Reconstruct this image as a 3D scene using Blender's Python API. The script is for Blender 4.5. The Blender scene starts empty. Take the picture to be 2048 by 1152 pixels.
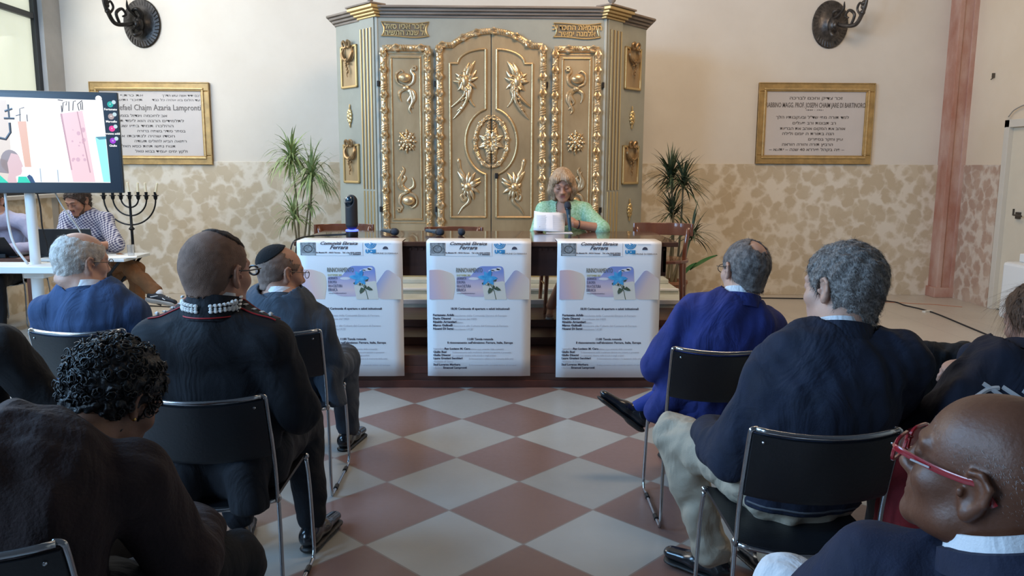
import bpy, bmesh, math, random
import numpy as np
from mathutils import Vector, Matrix, Euler

random.seed(7)
SC = bpy.context.scene
COL = SC.collection
PI = math.pi

# ------------------------------------------------------------------ camera
cam_d = bpy.data.cameras.new('camera'); cam = bpy.data.objects.new('camera', cam_d); COL.objects.link(cam)
cam_d.sensor_width = 36.0; cam_d.lens = 1565.0 / 2048.0 * 36.0
cam_d.clip_start = 0.05; cam_d.clip_end = 80
yaw, pit, rol = [math.radians(a) for a in (1.0756, 8.7066, 0.2651)]
_f = Vector((math.sin(yaw)*math.cos(pit), math.cos(yaw)*math.cos(pit), -math.sin(pit)))
_r = Vector((math.cos(yaw), -math.sin(yaw), 0)); _u = _r.cross(_f)
_r2 = _r*math.cos(rol) + _u*math.sin(rol); _u2 = -_r*math.sin(rol) + _u*math.cos(rol)
m = Matrix((( _r2.x, _u2.x, -_f.x), (_r2.y, _u2.y, -_f.y), (_r2.z, _u2.z, -_f.z))).to_4x4()
m.translation = (0, 0, 1.5)
cam.matrix_world = m
SC.camera = cam

# ------------------------------------------------------------------ world, light, exposure
SC.view_settings.view_transform = 'Standard'; SC.view_settings.look = 'None'
SC.view_settings.exposure = 0.55; SC.view_settings.gamma = 1.0; SC.view_settings.use_curve_mapping = False
w = bpy.data.worlds.new('world'); SC.world = w; w.use_nodes = True
w.node_tree.nodes['Background'].inputs[0].default_value = (0.62, 0.78, 1.0, 1)
w.node_tree.nodes['Background'].inputs[1].default_value = 0.06

def area(name, loc, target, sx, sy, power, color, spread=180):
    l = bpy.data.lights.new(name, 'AREA'); l.shape = 'RECTANGLE'; l.size = sx; l.size_y = sy
    l.energy = power; l.color = color; l.spread = math.radians(spread)
    o = bpy.data.objects.new(name, l); COL.objects.link(o); o.location = loc
    o.rotation_euler = (Vector(target) - Vector(loc)).to_track_quat('-Z', 'Y').to_euler()
    return o
# daylight through the tall windows of the left wall, the far ones and the one nearer the seats
area('window_daylight', (-4.82, 6.9, 3.1), (0.5, 7.3, 1.0), 3.2, 3.4, 122, (1.0, 0.98, 0.96))
area('near_window_daylight', (-4.82, 2.9, 2.9), (0.6, 5.2, 0.4), 2.4, 3.2, 270, (0.30, 0.60, 1.0))
area('rear_cool_fill', (-4.82, -0.4, 2.9), (0.0, 5.6, 0.6), 2.0, 3.0, 230, (0.46, 0.70, 1.0))  # added cool fill for the poster fronts; the wall has no window here
# warm lamps of the hall, high on the right
area('hall_lamp', (1.4, 4.4, 5.0), (1.2, 9.0, 1.6), 1.8, 1.8, 105, (1.0, 0.74, 0.50))

# ------------------------------------------------------------------ materials
def node_mat(name):
    m = bpy.data.materials.new(name); m.use_nodes = True
    nt = m.node_tree; b = nt.nodes['Principled BSDF']
    return m, nt, b
MATS = {}
def mat(name, col, rough=0.6, metal=0.0, var=0.0, scale=8.0, bump=0.0, bscale=60.0, spec=0.5, sheen=0.0, emit=None, estr=1.0, coat=0.0, col2=None, stretch=None, sss=0.0, trans=0.0, alpha=1.0, fold=0.0, fscale=7.0):
    if name in MATS: return MATS[name]
    m, nt, b = node_mat(name)
    N, L = nt.nodes.new, nt.links.new
    b.inputs['Base Color'].default_value = (*col, 1); b.inputs['Roughness'].default_value = rough
    b.inputs['Metallic'].default_value = metal; b.inputs['Specular IOR Level'].default_value = spec
    b.inputs['Coat Weight'].default_value = coat
    if sheen: b.inputs['Sheen Weight'].default_value = sheen
    if sss:
        b.inputs['Subsurface Weight'].default_value = sss; b.inputs['Subsurface Radius'].default_value = (0.02, 0.007, 0.004); b.inputs['Subsurface Scale'].default_value = 0.5
    if trans: b.inputs['Transmission Weight'].default_value = trans
    if alpha < 1: b.inputs['Alpha'].default_value = alpha
    if emit:
        b.inputs['Emission Color'].default_value = (*emit, 1); b.inputs['Emission Strength'].default_value = estr
    tc = N('ShaderNodeTexCoord'); mp = N('ShaderNodeMapping'); L(tc.outputs['Object'], mp.inputs[0])
    if stretch: mp.inputs['Scale'].default_value = stretch
    if var or col2:
        n = N('ShaderNodeTexNoise'); n.inputs['Scale'].default_value = scale; n.inputs['Detail'].default_value = 5; n.inputs['Roughness'].default_value = 0.6
        L(mp.outputs[0], n.inputs['Vector'])
        mx = N('ShaderNodeMix'); mx.data_type = 'RGBA'
        c2 = col2 if col2 else tuple(min(1, c*(1+var)) for c in col)
        c1 = col if col2 else tuple(c*(1-var) for c in col)
        mx.inputs[6].default_value = (*c1, 1); mx.inputs[7].default_value = (*c2, 1)
        r = N('ShaderNodeMapRange'); r.inputs[1].default_value = 0.35; r.inputs[2].default_value = 0.65
        L(n.outputs['Fac'], r.inputs[0]); L(r.outputs[0], mx.inputs[0]); L(mx.outputs[2], b.inputs['Base Color'])
    if bump:
        n2 = N('ShaderNodeTexNoise'); n2.inputs['Scale'].default_value = bscale; n2.inputs['Detail'].default_value = 4
        L(mp.outputs[0], n2.inputs['Vector'])
        bp = N('ShaderNodeBump'); bp.inputs['Strength'].default_value = bump; bp.inputs['Distance'].default_value = 0.01
        L(n2.outputs['Fac'], bp.inputs['Height']); L(bp.outputs[0], b.inputs['Normal'])
    if fold:
        n3 = N('ShaderNodeTexNoise'); n3.inputs['Scale'].default_value = fscale; n3.inputs['Detail'].default_value = 3; n3.inputs['Distortion'].default_value = 1.4
        m3 = N('ShaderNodeMapping'); m3.inputs['Scale'].default_value = (1, 1, 0.55); L(tc.outputs['Object'], m3.inputs[0]); L(m3.outputs[0], n3.inputs['Vector'])
        b3 = N('ShaderNodeBump'); b3.inputs['Strength'].default_value = fold; b3.inputs['Distance'].default_value = 0.05; L(n3.outputs['Fac'], b3.inputs['Height'])
        if bump: L(bp.outputs[0], b3.inputs['Normal'])
        L(b3.outputs[0], b.inputs['Normal'])
    MATS[name] = m
    return m

# ------------------------------------------------------------------ object helpers
def tag(o, label=None, cat=None, group=None, kind=None):
    if label: o['label'] = label
    if cat: o['category'] = cat
    if group: o['group'] = group
    if kind: o['kind'] = kind
    return o
def empty(name, loc=(0, 0, 0), rz=0.0, label=None, cat=None, group=None):
    o = bpy.data.objects.new(name, None); COL.objects.link(o); o.location = loc; o.rotation_euler = (0, 0, rz)
    o.empty_display_size = 0.1
    return tag(o, label, cat, group)
def obj_from(name, me, mats, parent=None, smooth=False, bevel=0.0, label=None):
    if not isinstance(mats, (list, tuple)): mats = [mats]
    for mm in mats: me.materials.append(mm)
    o = bpy.data.objects.new(name, me); COL.objects.link(o)
    if parent is not None: o.parent = parent
    if smooth: me.polygons.foreach_set('use_smooth', [True]*len(me.polygons))
    if bevel:
        b = o.modifiers.new('bevel', 'BEVEL'); b.width = bevel; b.segments = 2; b.limit_method = 'ANGLE'
    if label: o['label'] = label
    return o
class MB:
    """collects boxes, tubes, lathes ... and builds ONE mesh object"""
    def __init__(s): s.v = []; s.f = []; s.mi = []; s.cur = 0
    def add(s, vs, fs):
        n = len(s.v); s.v += [tuple(map(float, p)) for p in vs]; s.f += [tuple(i+n for i in f) for f in fs]; s.mi += [s.cur]*len(fs)
        return s
    def box(s, x0, x1, y0, y1, z0, z1, M=None):
        vs = [Vector(p) for p in ((x0,y0,z0),(x1,y0,z0),(x1,y1,z0),(x0,y1,z0),(x0,y0,z1),(x1,y0,z1),(x1,y1,z1),(x0,y1,z1))]
        if M is not None: vs = [M @ p for p in vs]
        return s.add(vs, [(0,3,2,1),(4,5,6,7),(0,1,5,4),(1,2,6,5),(2,3,7,6),(3,0,4,7)])
    def cbox(s, c, sx, sy, sz, M=None):
        return s.box(c[0]-sx/2, c[0]+sx/2, c[1]-sy/2, c[1]+sy/2, c[2]-sz/2, c[2]+sz/2, M)
    def prism(s, pts, a, b, M=None, axis='y'):
        """pts polygon (u,v); extruded between a and b along axis"""
        n = len(pts)
        def P(u, v, w):
            p = {'y': (u, w, v), 'x': (w, u, v), 'z': (u, v, w)}[axis]
            p = Vector(p); return M @ p if M is not None else p
        vs = [P(u, v, a) for u, v in pts] + [P(u, v, b) for u, v in pts]
        fs = [tuple(range(n)), tuple(range(2*n-1, n-1, -1))] + [(i, i+n, (i+1) % n+n, (i+1) % n) for i in range(n)]
        return s.add(vs, fs)
    def tube(s, pts, r, seg=8, cap=True, flat=None):
        """pts polyline, r radius or list; flat=(normal vector, factor) squashes the section along a direction"""
        pts = [Vector(p) for p in pts]; n = len(pts)
        rs = r if isinstance(r, (list, tuple)) else [r]*n
        if len(rs) != n: rs = [np.interp(i/(n-1), np.linspace(0, 1, len(rs)), rs) for i in range(n)]
        vs = []; prev = None
        for i, p in enumerate(pts):
            t = (pts[min(i+1, n-1)] - pts[max(i-1, 0)]).normalized()
            if prev is None:
                a = Vector((0, 0, 1)) if abs(t.z) < 0.9 else Vector((1, 0, 0))
                u = t.cross(a).normalized()
            else:
                u = (prev - t*prev.dot(t)).normalized()
            prev = u; v = t.cross(u)
            for k in range(seg):
                an = 2*PI*k/seg; d = (u*math.cos(an) + v*math.sin(an))*rs[i]
                if flat: nn = Vector(flat[0]); d = d - nn*d.dot(nn)*(1-flat[1])
                vs.append(p + d)
        fs = [(i*seg+k, i*seg+(k+1) % seg, (i+1)*seg+(k+1) % seg, (i+1)*seg+k) for i in range(n-1) for k in range(seg)]
        if cap: fs += [tuple(range(seg-1, -1, -1)), tuple(range((n-1)*seg, n*seg))]
        return s.add(vs, fs)
    def lathe(s, prof, seg=24, M=None, c=(0, 0, 0), sy=1.0):
        vs = []
        for r, z in prof:
            for k in range(seg):
                a = 2*PI*k/seg; p = Vector((c[0]+r*math.cos(a), c[1]+r*math.sin(a)*sy, c[2]+z)); vs.append(M @ p if M is not None else p)
        n = len(prof)
        fs = [(i*seg+k, i*seg+(k+1) % seg, (i+1)*seg+(k+1) % seg, (i+1)*seg+k) for i in range(n-1) for k in range(seg)]
        fs += [tuple(range(seg-1, -1, -1)), tuple(range((n-1)*seg, n*seg))]
        return s.add(vs, fs)
    def ball(s, c, r, seg=10, rings=6, M=None):
        rx, ry, rz = r if isinstance(r, (tuple, list)) else (r, r, r)
        vs = []; c = Vector(c)
        for i in range(rings+1):
            ph = PI*i/rings
            for k in range(seg):
                a = 2*PI*k/seg
                p = Vector((rx*math.sin(ph)*math.cos(a), ry*math.sin(ph)*math.sin(a), rz*math.cos(ph)))
                vs.append((M @ p if M is not None else p) + c)
        fs = [(i*seg+k, (i+1)*seg+k, (i+1)*seg+(k+1) % seg, i*seg+(k+1) % seg) for i in range(rings) for k in range(seg)]
        return s.add(vs, fs)
    def quad(s, a, b, c, d): return s.add([a, b, c, d], [(0, 1, 2, 3)])
    def strip(s, pts, w, thick=0.004, up=(0, 0, 1)):
        """flat band along pts, width w"""
        pts = [Vector(p) for p in pts]; up = Vector(up)
        for a, b in zip(pts[:-1], pts[1:]):
            d = (b-a).normalized(); sd = d.cross(up).normalized()*w/2; h = up*thick
            s.add([a-sd, a+sd, b+sd, b-sd, a-sd+h, a+sd+h, b+sd+h, b-sd+h], [(0,3,2,1),(4,5,6,7),(0,1,5,4),(1,2,6,5),(2,3,7,6),(3,0,4,7)])
        return s
    def build(s, name, mats, parent=None, smooth=False, bevel=0.0, label=None, M=None, fix=True):
        me = bpy.data.meshes.new(name)
        vs = s.v if M is None else [tuple(M @ Vector(p)) for p in s.v]
        me.from_pydata(vs, [], s.f); 
        if fix:
            bm = bmesh.new(); bm.from_mesh(me)
            for f, mi in zip(bm.faces, s.mi): f.material_index = mi
            bmesh.ops.recalc_face_normals(bm, faces=bm.faces); bm.to_mesh(me); bm.free()
        else:
            me.polygons.foreach_set('material_index', s.mi)
        o = obj_from(name, me, mats, parent, False, bevel, label)
        if smooth:
            me.polygons.foreach_set('use_smooth', [True]*len(me.polygons))
            if smooth != 'all':
                try: me.set_sharp_from_angle(angle=math.radians(40))
                except Exception: pass
        return o
def catmull(pts, n=8):
    P = [Vector(p) for p in pts]; P = [P[0]*2-P[1]] + P + [P[-1]*2-P[-2]]; out = []
    for i in range(1, len(P)-2):
        for k in range(n):
            t = k/n; a, b, c, d = P[i-1], P[i], P[i+1], P[i+2]
            out.append(0.5*((2*b) + (c-a)*t + (2*a-5*b+4*c-d)*t*t + (3*b-a-3*c+d)*t*t*t))
    out.append(P[-2]); return out
def clone(o, parent=None):
    c = o.copy(); COL.objects.link(c); c.parent = parent
    for ch in list(o.children): clone(ch, c)
    return c
FONT_MONO = None
def text_mesh(name, txt, size, material, parent=None, M=None, extrude=0.0005, align='CENTER', shear=0, xs=1.0, bold=0.0, label=None, spacing=1.0):
    """lettering turned into a mesh: lies in the local XZ plane facing -Y"""
    cu = bpy.data.curves.new(name, 'FONT'); cu.body = txt; cu.size = size; cu.align_x = align; cu.align_y = 'CENTER'
    cu.extrude = extrude; cu.shear = shear; cu.offset = bold; cu.resolution_u = 2; cu.space_character = spacing
    o = bpy.data.objects.new(name, cu); COL.objects.link(o)
    dg = bpy.context.evaluated_depsgraph_get(); dg.update()
    me = bpy.data.meshes.new_from_object(o.evaluated_get(dg))
    bpy.data.objects.remove(o); bpy.data.curves.remove(cu)
    R = Matrix.Rotation(PI/2, 4, 'X') @ Matrix.Diagonal((xs, 1, 1, 1))
    me.transform((M if M is not None else Matrix.Identity(4)) @ R)
    me.materials.clear()
    return obj_from(name, me, material, parent, label=label)
def multi_text(name, items, material, parent, M=None, extrude=0.0004):
    """items: (text, x, z, size, xs, shear, align, bold) -> one mesh"""
    bm = bmesh.new()
    for it in items:
        t, x, z, size, xs, sh, al, bo = it
        fitw = xs[0] if isinstance(xs, tuple) else None
        if fitw: xs = 1.0
        T = Matrix.Translation((x, 0, z))
        o = text_mesh('t', t, size, material, None, T, extrude, al, sh, xs, bo)
        if fitw:
            co = [v.co.x for v in o.data.vertices]
            if co: a_, b_ = min(co), max(co); k_ = fitw/max(b_-a_, 1e-6); o.data.transform(Matrix.Translation((x, 0, 0)) @ Matrix.Diagonal((k_, 1, 1, 1)) @ Matrix.Translation((-(a_+b_)/2, 0, 0)))
        bm.from_mesh(o.data); me = o.data; bpy.data.objects.remove(o); bpy.data.meshes.remove(me)
    me = bpy.data.meshes.new(name); bm.to_mesh(me); bm.free()
    if M is not None: me.transform(M)
    return obj_from(name, me, material, parent)

# ------------------------------------------------------------------ soft solid modelling (distance fields meshed with surface nets)
def _bb(lo, hi, g):
    i0 = np.maximum(np.floor((lo - g.lo)/g.h).astype(int), 0); i1 = np.minimum(np.ceil((hi - g.lo)/g.h).astype(int)+1, g.n)
    return i0, i1
class Sdf:
    def __init__(s): s.ops = []; s.post = []
    def cone(s, a, b, ra, rb=None, k=0.02, flat=None, sub=False):
        s.ops.append(('c', np.array(a, float), np.array(b, float), ra, ra if rb is None else rb, k, flat, sub)); return s
    def chain(s, pts, rs, k=0.02, flat=None):
        for i in range(len(pts)-1): s.cone(pts[i], pts[i+1], rs[i], rs[i+1], k, flat)
        return s
    def ell(s, c, r, k=0.02, rot=None, sub=False):
        s.ops.append(('e', np.array(c, float), np.array(r, float) if not np.isscalar(r) else np.array([r]*3, float), None if rot is None else np.array(Euler([math.radians(a) for a in rot]).to_matrix()), k, sub)); return s
    def box(s, c, half, rnd=0.005, k=0.01, rot=None, sub=False):
        s.ops.append(('b', np.array(c, float), np.array(half, float), rnd, None if rot is None else np.array(Euler([math.radians(a) for a in rot]).to_matrix()), k, sub)); return s
    def mod(s, fn): s.post.append(fn); return s
    def extent(s):
        lo = np.array([9e9]*3); hi = -lo
        for o in s.ops:
            if o[-1]: continue
            if o[0] == 'c':
                r = max(o[3], o[4]) * (max(1, o[6][1]) if o[6] else 1); lo = np.minimum(lo, np.minimum(o[1], o[2])-r); hi = np.maximum(hi, np.maximum(o[1], o[2])+r)
            elif o[0] == 'e': r = o[2].max(); lo = np.minimum(lo, o[1]-r); hi = np.maximum(hi, o[1]+r)
            else: r = np.linalg.norm(o[2]); lo = np.minimum(lo, o[1]-r); hi = np.maximum(hi, o[1]+r)
        return lo, hi
    def field(s, h, grow=0.0, lo=None, hi=None):
        l, u = s.extent(); l = l - grow - 3*h - 0.01; u = u + grow + 3*h + 0.01
        if lo is not None: l = np.maximum(l, lo)
        if hi is not None: u = np.minimum(u, hi)
        s.h = h; s.lo = l; s.n = np.ceil((u-l)/h).astype(int)+1
        F = np.full(s.n, 0.25, np.float32)
        ax = [(l[i] + h*np.arange(s.n[i])).astype(np.float32) for i in range(3)]
        for o in s.ops:
            sub = o[-1]; m_ = grow + 0.06
            if o[0] == 'c':
                _, a, b, ra, rb, k, flat, _s = o; r = max(ra, rb)*(max(1, flat[1]) if flat else 1)
                blo, bhi = np.minimum(a, b)-r-m_, np.maximum(a, b)+r+m_
            elif o[0] == 'e': _, c, r3, rot, k, _s = o; r = r3.max(); blo, bhi = c-r-m_, c+r+m_
            else: _, c, hf, rnd, rot, k, _s = o; r = np.linalg.norm(hf); blo, bhi = c-r-m_, c+r+m_
            i0, i1 = _bb(blo, bhi, s)
            if np.any(i1 <= i0): continue
            sl = tuple(slice(i0[j], i1[j]) for j in range(3))
            X, Y, Z = np.meshgrid(ax[0][sl[0]], ax[1][sl[1]], ax[2][sl[2]], indexing='ij', sparse=False)
            if o[0] == 'c':
                ab = b-a; L2 = max(ab@ab, 1e-9)
                px, py, pz = X-a[0], Y-a[1], Z-a[2]
                t = np.clip((px*ab[0]+py*ab[1]+pz*ab[2])/L2, 0, 1)
                px, py, pz = px-t*ab[0], py-t*ab[1], pz-t*ab[2]
                if flat:
                    nrm = np.array(flat[0], float); nrm /= np.linalg.norm(nrm); dd = (px*nrm[0]+py*nrm[1]+pz*nrm[2])*(1/flat[1]-1)
                    px, py, pz = px+dd*nrm[0], py+dd*nrm[1], pz+dd*nrm[2]
                d = np.sqrt(px*px+py*py+pz*pz) - (ra + (rb-ra)*t)
                if flat and flat[1] < 1: d = d*(0.5+0.5*flat[1])
            elif o[0] == 'e':
                px, py, pz = X-c[0], Y-c[1], Z-c[2]
                if rot is not None: px, py, pz = [rot[0][j]*px+rot[1][j]*py+rot[2][j]*pz for j in range(3)]
                k0 = np.sqrt((px/r3[0])**2+(py/r3[1])**2+(pz/r3[2])**2)+1e-6
                k1 = np.sqrt((px/r3[0]**2)**2+(py/r3[1]**2)**2+(pz/r3[2]**2)**2)+1e-6
                d = k0*(k0-1)/k1
            else:
                px, py, pz = X-c[0], Y-c[1], Z-c[2]
                if rot is not None: px, py, pz = [rot[0][j]*px+rot[1][j]*py+rot[2][j]*pz for j in range(3)]
                qx, qy, qz = abs(px)-hf[0]+rnd, abs(py)-hf[1]+rnd, abs(pz)-hf[2]+rnd
                d = np.sqrt(np.maximum(qx, 0)**2+np.maximum(qy, 0)**2+np.maximum(qz, 0)**2) + np.minimum(np.maximum(np.maximum(qx, qy), qz), 0) - rnd
            G = F[sl]
            if sub:
                d = -d; hh = np.maximum(k-np.abs(G-d), 0)/k; F[sl] = np.maximum(G, d)+hh*hh*k*0.25
            else:
                hh = np.maximum(k-np.abs(G-d), 0)/k; F[sl] = np.minimum(G, d)-hh*hh*k*0.25
        F = F - grow
        if s.post:
            P = np.meshgrid(*ax, indexing='ij')
            for fn in s.post: F = fn(F, *P)
        return F
    def mesh(s, h, grow=0.0, lo=None, hi=None):
        F = s.field(h, grow, lo, hi)
        F[0, :, :] = F[-1, :, :] = F[:, 0, :] = F[:, -1, :] = F[:, :, 0] = F[:, :, -1] = np.maximum(0.01, 0)
        return nets(F, s.lo, h)
def nets(F, lo, h):
    I = F < 0
    n = np.array(F.shape); c = n-1
    acc = np.zeros((*c, 3), np.float32); cnt = np.zeros(c, np.float32)
    for ax in range(3):
        a = [slice(None)]*3; b = [slice(None)]*3; a[ax] = slice(0, -1); b[ax] = slice(1, None)
        fa, fb = F[tuple(a)], F[tuple(b)]; cr = I[tuple(a)] != I[tuple(b)]
        t = np.where(cr, fa/(fa-fb+1e-12), 0).astype(np.float32)
        o1, o2 = [x for x in range(3) if x != ax]
        for d1 in (0, 1):
            for d2 in (0, 1):
                sl = [slice(None)]*3; sl[o1] = slice(d1, d1+c[o1]); sl[o2] = slice(d2, d2+c[o2])
                cc = cr[tuple(sl)]; tt = t[tuple(sl)]
                acc[..., ax] += np.where(cc, tt, 0); acc[..., o1] += cc*d1; acc[..., o2] += cc*d2; cnt += cc
    act = cnt > 0; idx = -np.ones(c, np.int64); idx[act] = np.arange(act.sum())
    ijk = np.argwhere(act); V = lo + h*(ijk + acc[act]/cnt[act][:, None])
    faces = []
    for ax in range(3):
        o1, o2 = (ax+1) % 3, (ax+2) % 3
        a = [slice(1, -1)]*3; b = [slice(1, -1)]*3; a[ax] = slice(0, -1); b[ax] = slice(1, None)
        A, B = I[tuple(a)], I[tuple(b)]; e = np.argwhere(A != B)
        if len(e) == 0: continue
        fl = A[tuple(e.T)]; base = e.copy(); base[:, o1] += 1; base[:, o2] += 1
        q = []
        for d1, d2 in ((-1, -1), (0, -1), (0, 0), (-1, 0)):
            p = base.copy(); p[:, o1] += d1; p[:, o2] += d2; q.append(idx[tuple(p.T)])
        q = np.stack(q, 1); q[~fl] = q[~fl][:, ::-1]
        faces.append(q)
    return V, np.concatenate(faces)
def mesh_np(name, V, Fc):
    me = bpy.data.meshes.new(name); me.vertices.add(len(V)); me.vertices.foreach_set('co', V.astype(np.float32).ravel())
    nf = len(Fc); k = Fc.shape[1]
    me.loops.add(nf*k); me.loops.foreach_set('vertex_index', Fc.astype(np.int32).ravel())
    me.polygons.add(nf); me.polygons.foreach_set('loop_start', np.arange(0, nf*k, k, dtype=np.int32)); me.polygons.foreach_set('loop_total', np.full(nf, k, np.int32))
    me.polygons.foreach_set('use_smooth', np.ones(nf, bool)); me.update(calc_edges=True); me.validate()
    return me
def join_np(parts):
    V = []; Fc = []; n = 0
    for v, f in parts: V.append(v); Fc.append(f+n); n += len(v)
    return np.concatenate(V), np.concatenate(Fc)
def wavy(X, Y, Z, seed, freq, amp, st=(1, 1, 1), oct=3):
    r = np.random.RandomState(seed); o = 0
    X, Y, Z = X*st[0], Y*st[1], Z*st[2]
    for i in range(oct):
        f = freq*1.9**i; a = amp/1.7**i
        for _ in range(3):
            d = r.randn(3); d /= np.linalg.norm(d); p = r.rand(2)*6.28; e = r.randn(3)*0.6
            o = o + a*0.5*np.sin(f*(d[0]*X+d[1]*Y+d[2]*Z)*6.28+p[0]+1.3*np.sin(f*3.1*(e[0]*X+e[1]*Y+e[2]*Z)+p[1]))
    return o
# ================================================================== the room
X0T, Y0T, DT = 0.1066, 4.8775, 0.6380
def floor_mat():
    m, nt, b = node_mat('floor_tiles'); N, L = nt.nodes.new, nt.links.new
    tc = N('ShaderNodeTexCoord'); sep = N('ShaderNodeSeparateXYZ'); L(tc.outputs['Object'], sep.inputs[0])
    def M_(op, a, b_=None, c=None):
        n = N('ShaderNodeMath'); n.operation = op
        for i, v in enumerate((a, b_, c)):
            if v is None: continue
            if isinstance(v, (int, float)): n.inputs[i].default_value = v
            else: L(v, n.inputs[i])
        return n.outputs[0]
    x = M_('SUBTRACT', sep.outputs[0], X0T); y = M_('SUBTRACT', sep.outputs[1], Y0T)
    u = M_('DIVIDE', M_('ADD', x, y), DT); v = M_('DIVIDE', M_('SUBTRACT', x, y), DT)
    fu, fv = M_('FLOOR', u), M_('FLOOR', v)
    par = M_('MODULO', M_('ADD', M_('ADD', fu, fv), 200.0), 2.0)
    du, dv = M_('SUBTRACT', u, fu), M_('SUBTRACT', v, fv)
    eu = M_('MINIMUM', du, M_('SUBTRACT', 1.0, du)); ev = M_('MINIMUM', dv, M_('SUBTRACT', 1.0, dv))
    edge = M_('MINIMUM', eu, ev); grout = M_('LESS_THAN', edge, 0.008)
    # plain border tiles outside the chequered field
    gx = M_('DIVIDE', sep.outputs[0], 0.60); gy = M_('DIVIDE', sep.outputs[1], 0.60)
    dx = M_('FRACT', gx); dy = M_('FRACT', gy)
    eb = M_('MINIMUM', M_('MINIMUM', dx, M_('SUBTRACT', 1.0, dx)), M_('MINIMUM', dy, M_('SUBTRACT', 1.0, dy)))
    gb = M_('LESS_THAN', eb, 0.004)
    outx = M_('GREATER_THAN', M_('ABSOLUTE', M_('SUBTRACT', sep.outputs[0], 0.1)), 2.35)
    wn = N('ShaderNodeTexWhiteNoise'); cb = N('ShaderNodeCombineXYZ'); L(fu, cb.inputs[0]); L(fv, cb.inputs[1]); L(cb.outputs[0], wn.inputs['Vector'])
    nz = N('ShaderNodeTexNoise'); nz.inputs['Scale'].default_value = 3.0; nz.inputs['Detail'].default_value = 6; L(tc.outputs['Object'], nz.inputs['Vector'])
    nf = N('ShaderNodeTexNoise'); nf.inputs['Scale'].default_value = 40; nf.inputs['Detail'].default_value = 4; L(tc.outputs['Object'], nf.inputs['Vector'])
    def mix(f, a, b_):
        n = N('ShaderNodeMix'); n.data_type = 'RGBA'
        if isinstance(f, float): n.inputs[0].default_value = f
        else: L(f, n.inputs[0])
        for i, c in ((6, a), (7, b_)):
            if isinstance(c, tuple): n.inputs[i].default_value = (*c, 1)
            else: L(c, n.inputs[i])
        return n.outputs[2]
    red = mix(nz.outputs['Fac'], (0.18, 0.106, 0.088), (0.245, 0.150, 0.128))
    lig = mix(nz.outputs['Fac'], (0.30, 0.30, 0.285), (0.41, 0.415, 0.395))
    t1 = mix(par, lig, red)
    val = M_('ADD', M_('MULTIPLY', wn.outputs['Value'], 0.22), 0.86)
    hs = N('ShaderNodeHueSaturation'); L(t1, hs.inputs['Color']); L(val, hs.inputs['Value'])
    t2 = mix(grout, hs.outputs[0], (0.22, 0.19, 0.17))
    bord = mix(nz.outputs['Fac'], (0.47, 0.43, 0.375), (0.57, 0.525, 0.46)); bord = mix(gb, bord, (0.34, 0.31, 0.27))
    t3 = mix(outx, t2, bord)
    L(t3, b.inputs['Base Color'])
    r = M_('ADD', M_('MULTIPLY', nf.outputs['Fac'], 0.18), 0.24); L(r, b.inputs['Roughness'])
    bp = N('ShaderNodeBump'); bp.inputs['Strength'].default_value = 0.12; bp.inputs['Distance'].default_value = 0.004
    L(M_('SUBTRACT', nz.outputs['Fac'], M_('MULTIPLY', grout, 0.4)), bp.inputs['Height']); L(bp.outputs[0], b.inputs['Normal'])
    return m
def plaster_mat(name, col, col2):
    return mat(name, col, 0.85, col2=col2, scale=0.9, bump=0.08, bscale=25)
def wainscot_mat(name, base, blob, pale):
    m, nt, b = node_mat(name); N, L = nt.nodes.new, nt.links.new
    tc = N('ShaderNodeTexCoord'); mp = N('ShaderNodeMapping'); mp.inputs['Scale'].default_value = (1, 1, 1); L(tc.outputs['Object'], mp.inputs[0])
    nw = N('ShaderNodeTexNoise'); nw.inputs['Scale'].default_value = 7; nw.inputs['Detail'].default_value = 3; L(mp.outputs[0], nw.inputs['Vector'])
    ad = N('ShaderNodeMix'); ad.data_type = 'VECTOR'; ad.inputs[0].default_value = 0.16; L(mp.outputs[0], ad.inputs[4]); L(nw.outputs['Color'], ad.inputs[5])
    vo = N('ShaderNodeTexVoronoi'); vo.inputs['Scale'].default_value = 10.0; vo.feature = 'SMOOTH_F1'; vo.inputs['Smoothness'].default_value = 0.15; L(ad.outputs[1], vo.inputs['Vector'])
    rg = N('ShaderNodeMapRange'); rg.inputs[1].default_value = 0.46; rg.inputs[2].default_value = 0.72; L(vo.outputs['Distance'], rg.inputs[0])
    n2 = N('ShaderNodeTexNoise'); n2.inputs['Scale'].default_value = 3.5; n2.inputs['Detail'].default_value = 5; L(mp.outputs[0], n2.inputs['Vector'])
    r2 = N('ShaderNodeMapRange'); r2.inputs[1].default_value = 0.40; r2.inputs[2].default_value = 0.60; L(n2.outputs['Fac'], r2.inputs[0])
    sc = N('ShaderNodeSeparateColor'); L(vo.outputs['Color'], sc.inputs[0])
    def mix(f, a, b_):
        n = N('ShaderNodeMix'); n.data_type = 'RGBA'
        if isinstance(f, float): n.inputs[0].default_value = f
        else: L(f, n.inputs[0])
        for i, c in ((6, a), (7, b_)):
            if isinstance(c, tuple): n.inputs[i].default_value = (*c, 1)
            else: L(c, n.inputs[i])
        return n.outputs[2]
    bl = mix(sc.outputs[0], base, blob); bl = mix(r2.outputs[0], bl, blob)
    c = mix(rg.outputs[0], bl, pale)
    L(c, b.inputs['Base Color']); b.inputs['Roughness'].default_value = 0.62
    bp = N('ShaderNodeBump'); bp.inputs['Strength'].default_value = 0.1; bp.inputs['Distance'].default_value = 0.004; L(vo.outputs['Distance'], bp.inputs['Height']); L(bp.outputs[0], b.inputs['Normal'])
    return m
M_PLAS = plaster_mat('cream_plaster', (0.66, 0.60, 0.52), (0.72, 0.665, 0.585))
M_WAIN = wainscot_mat('mottled_wainscot', (0.60, 0.51, 0.375), (0.53, 0.435, 0.305), (0.71, 0.64, 0.53))
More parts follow.
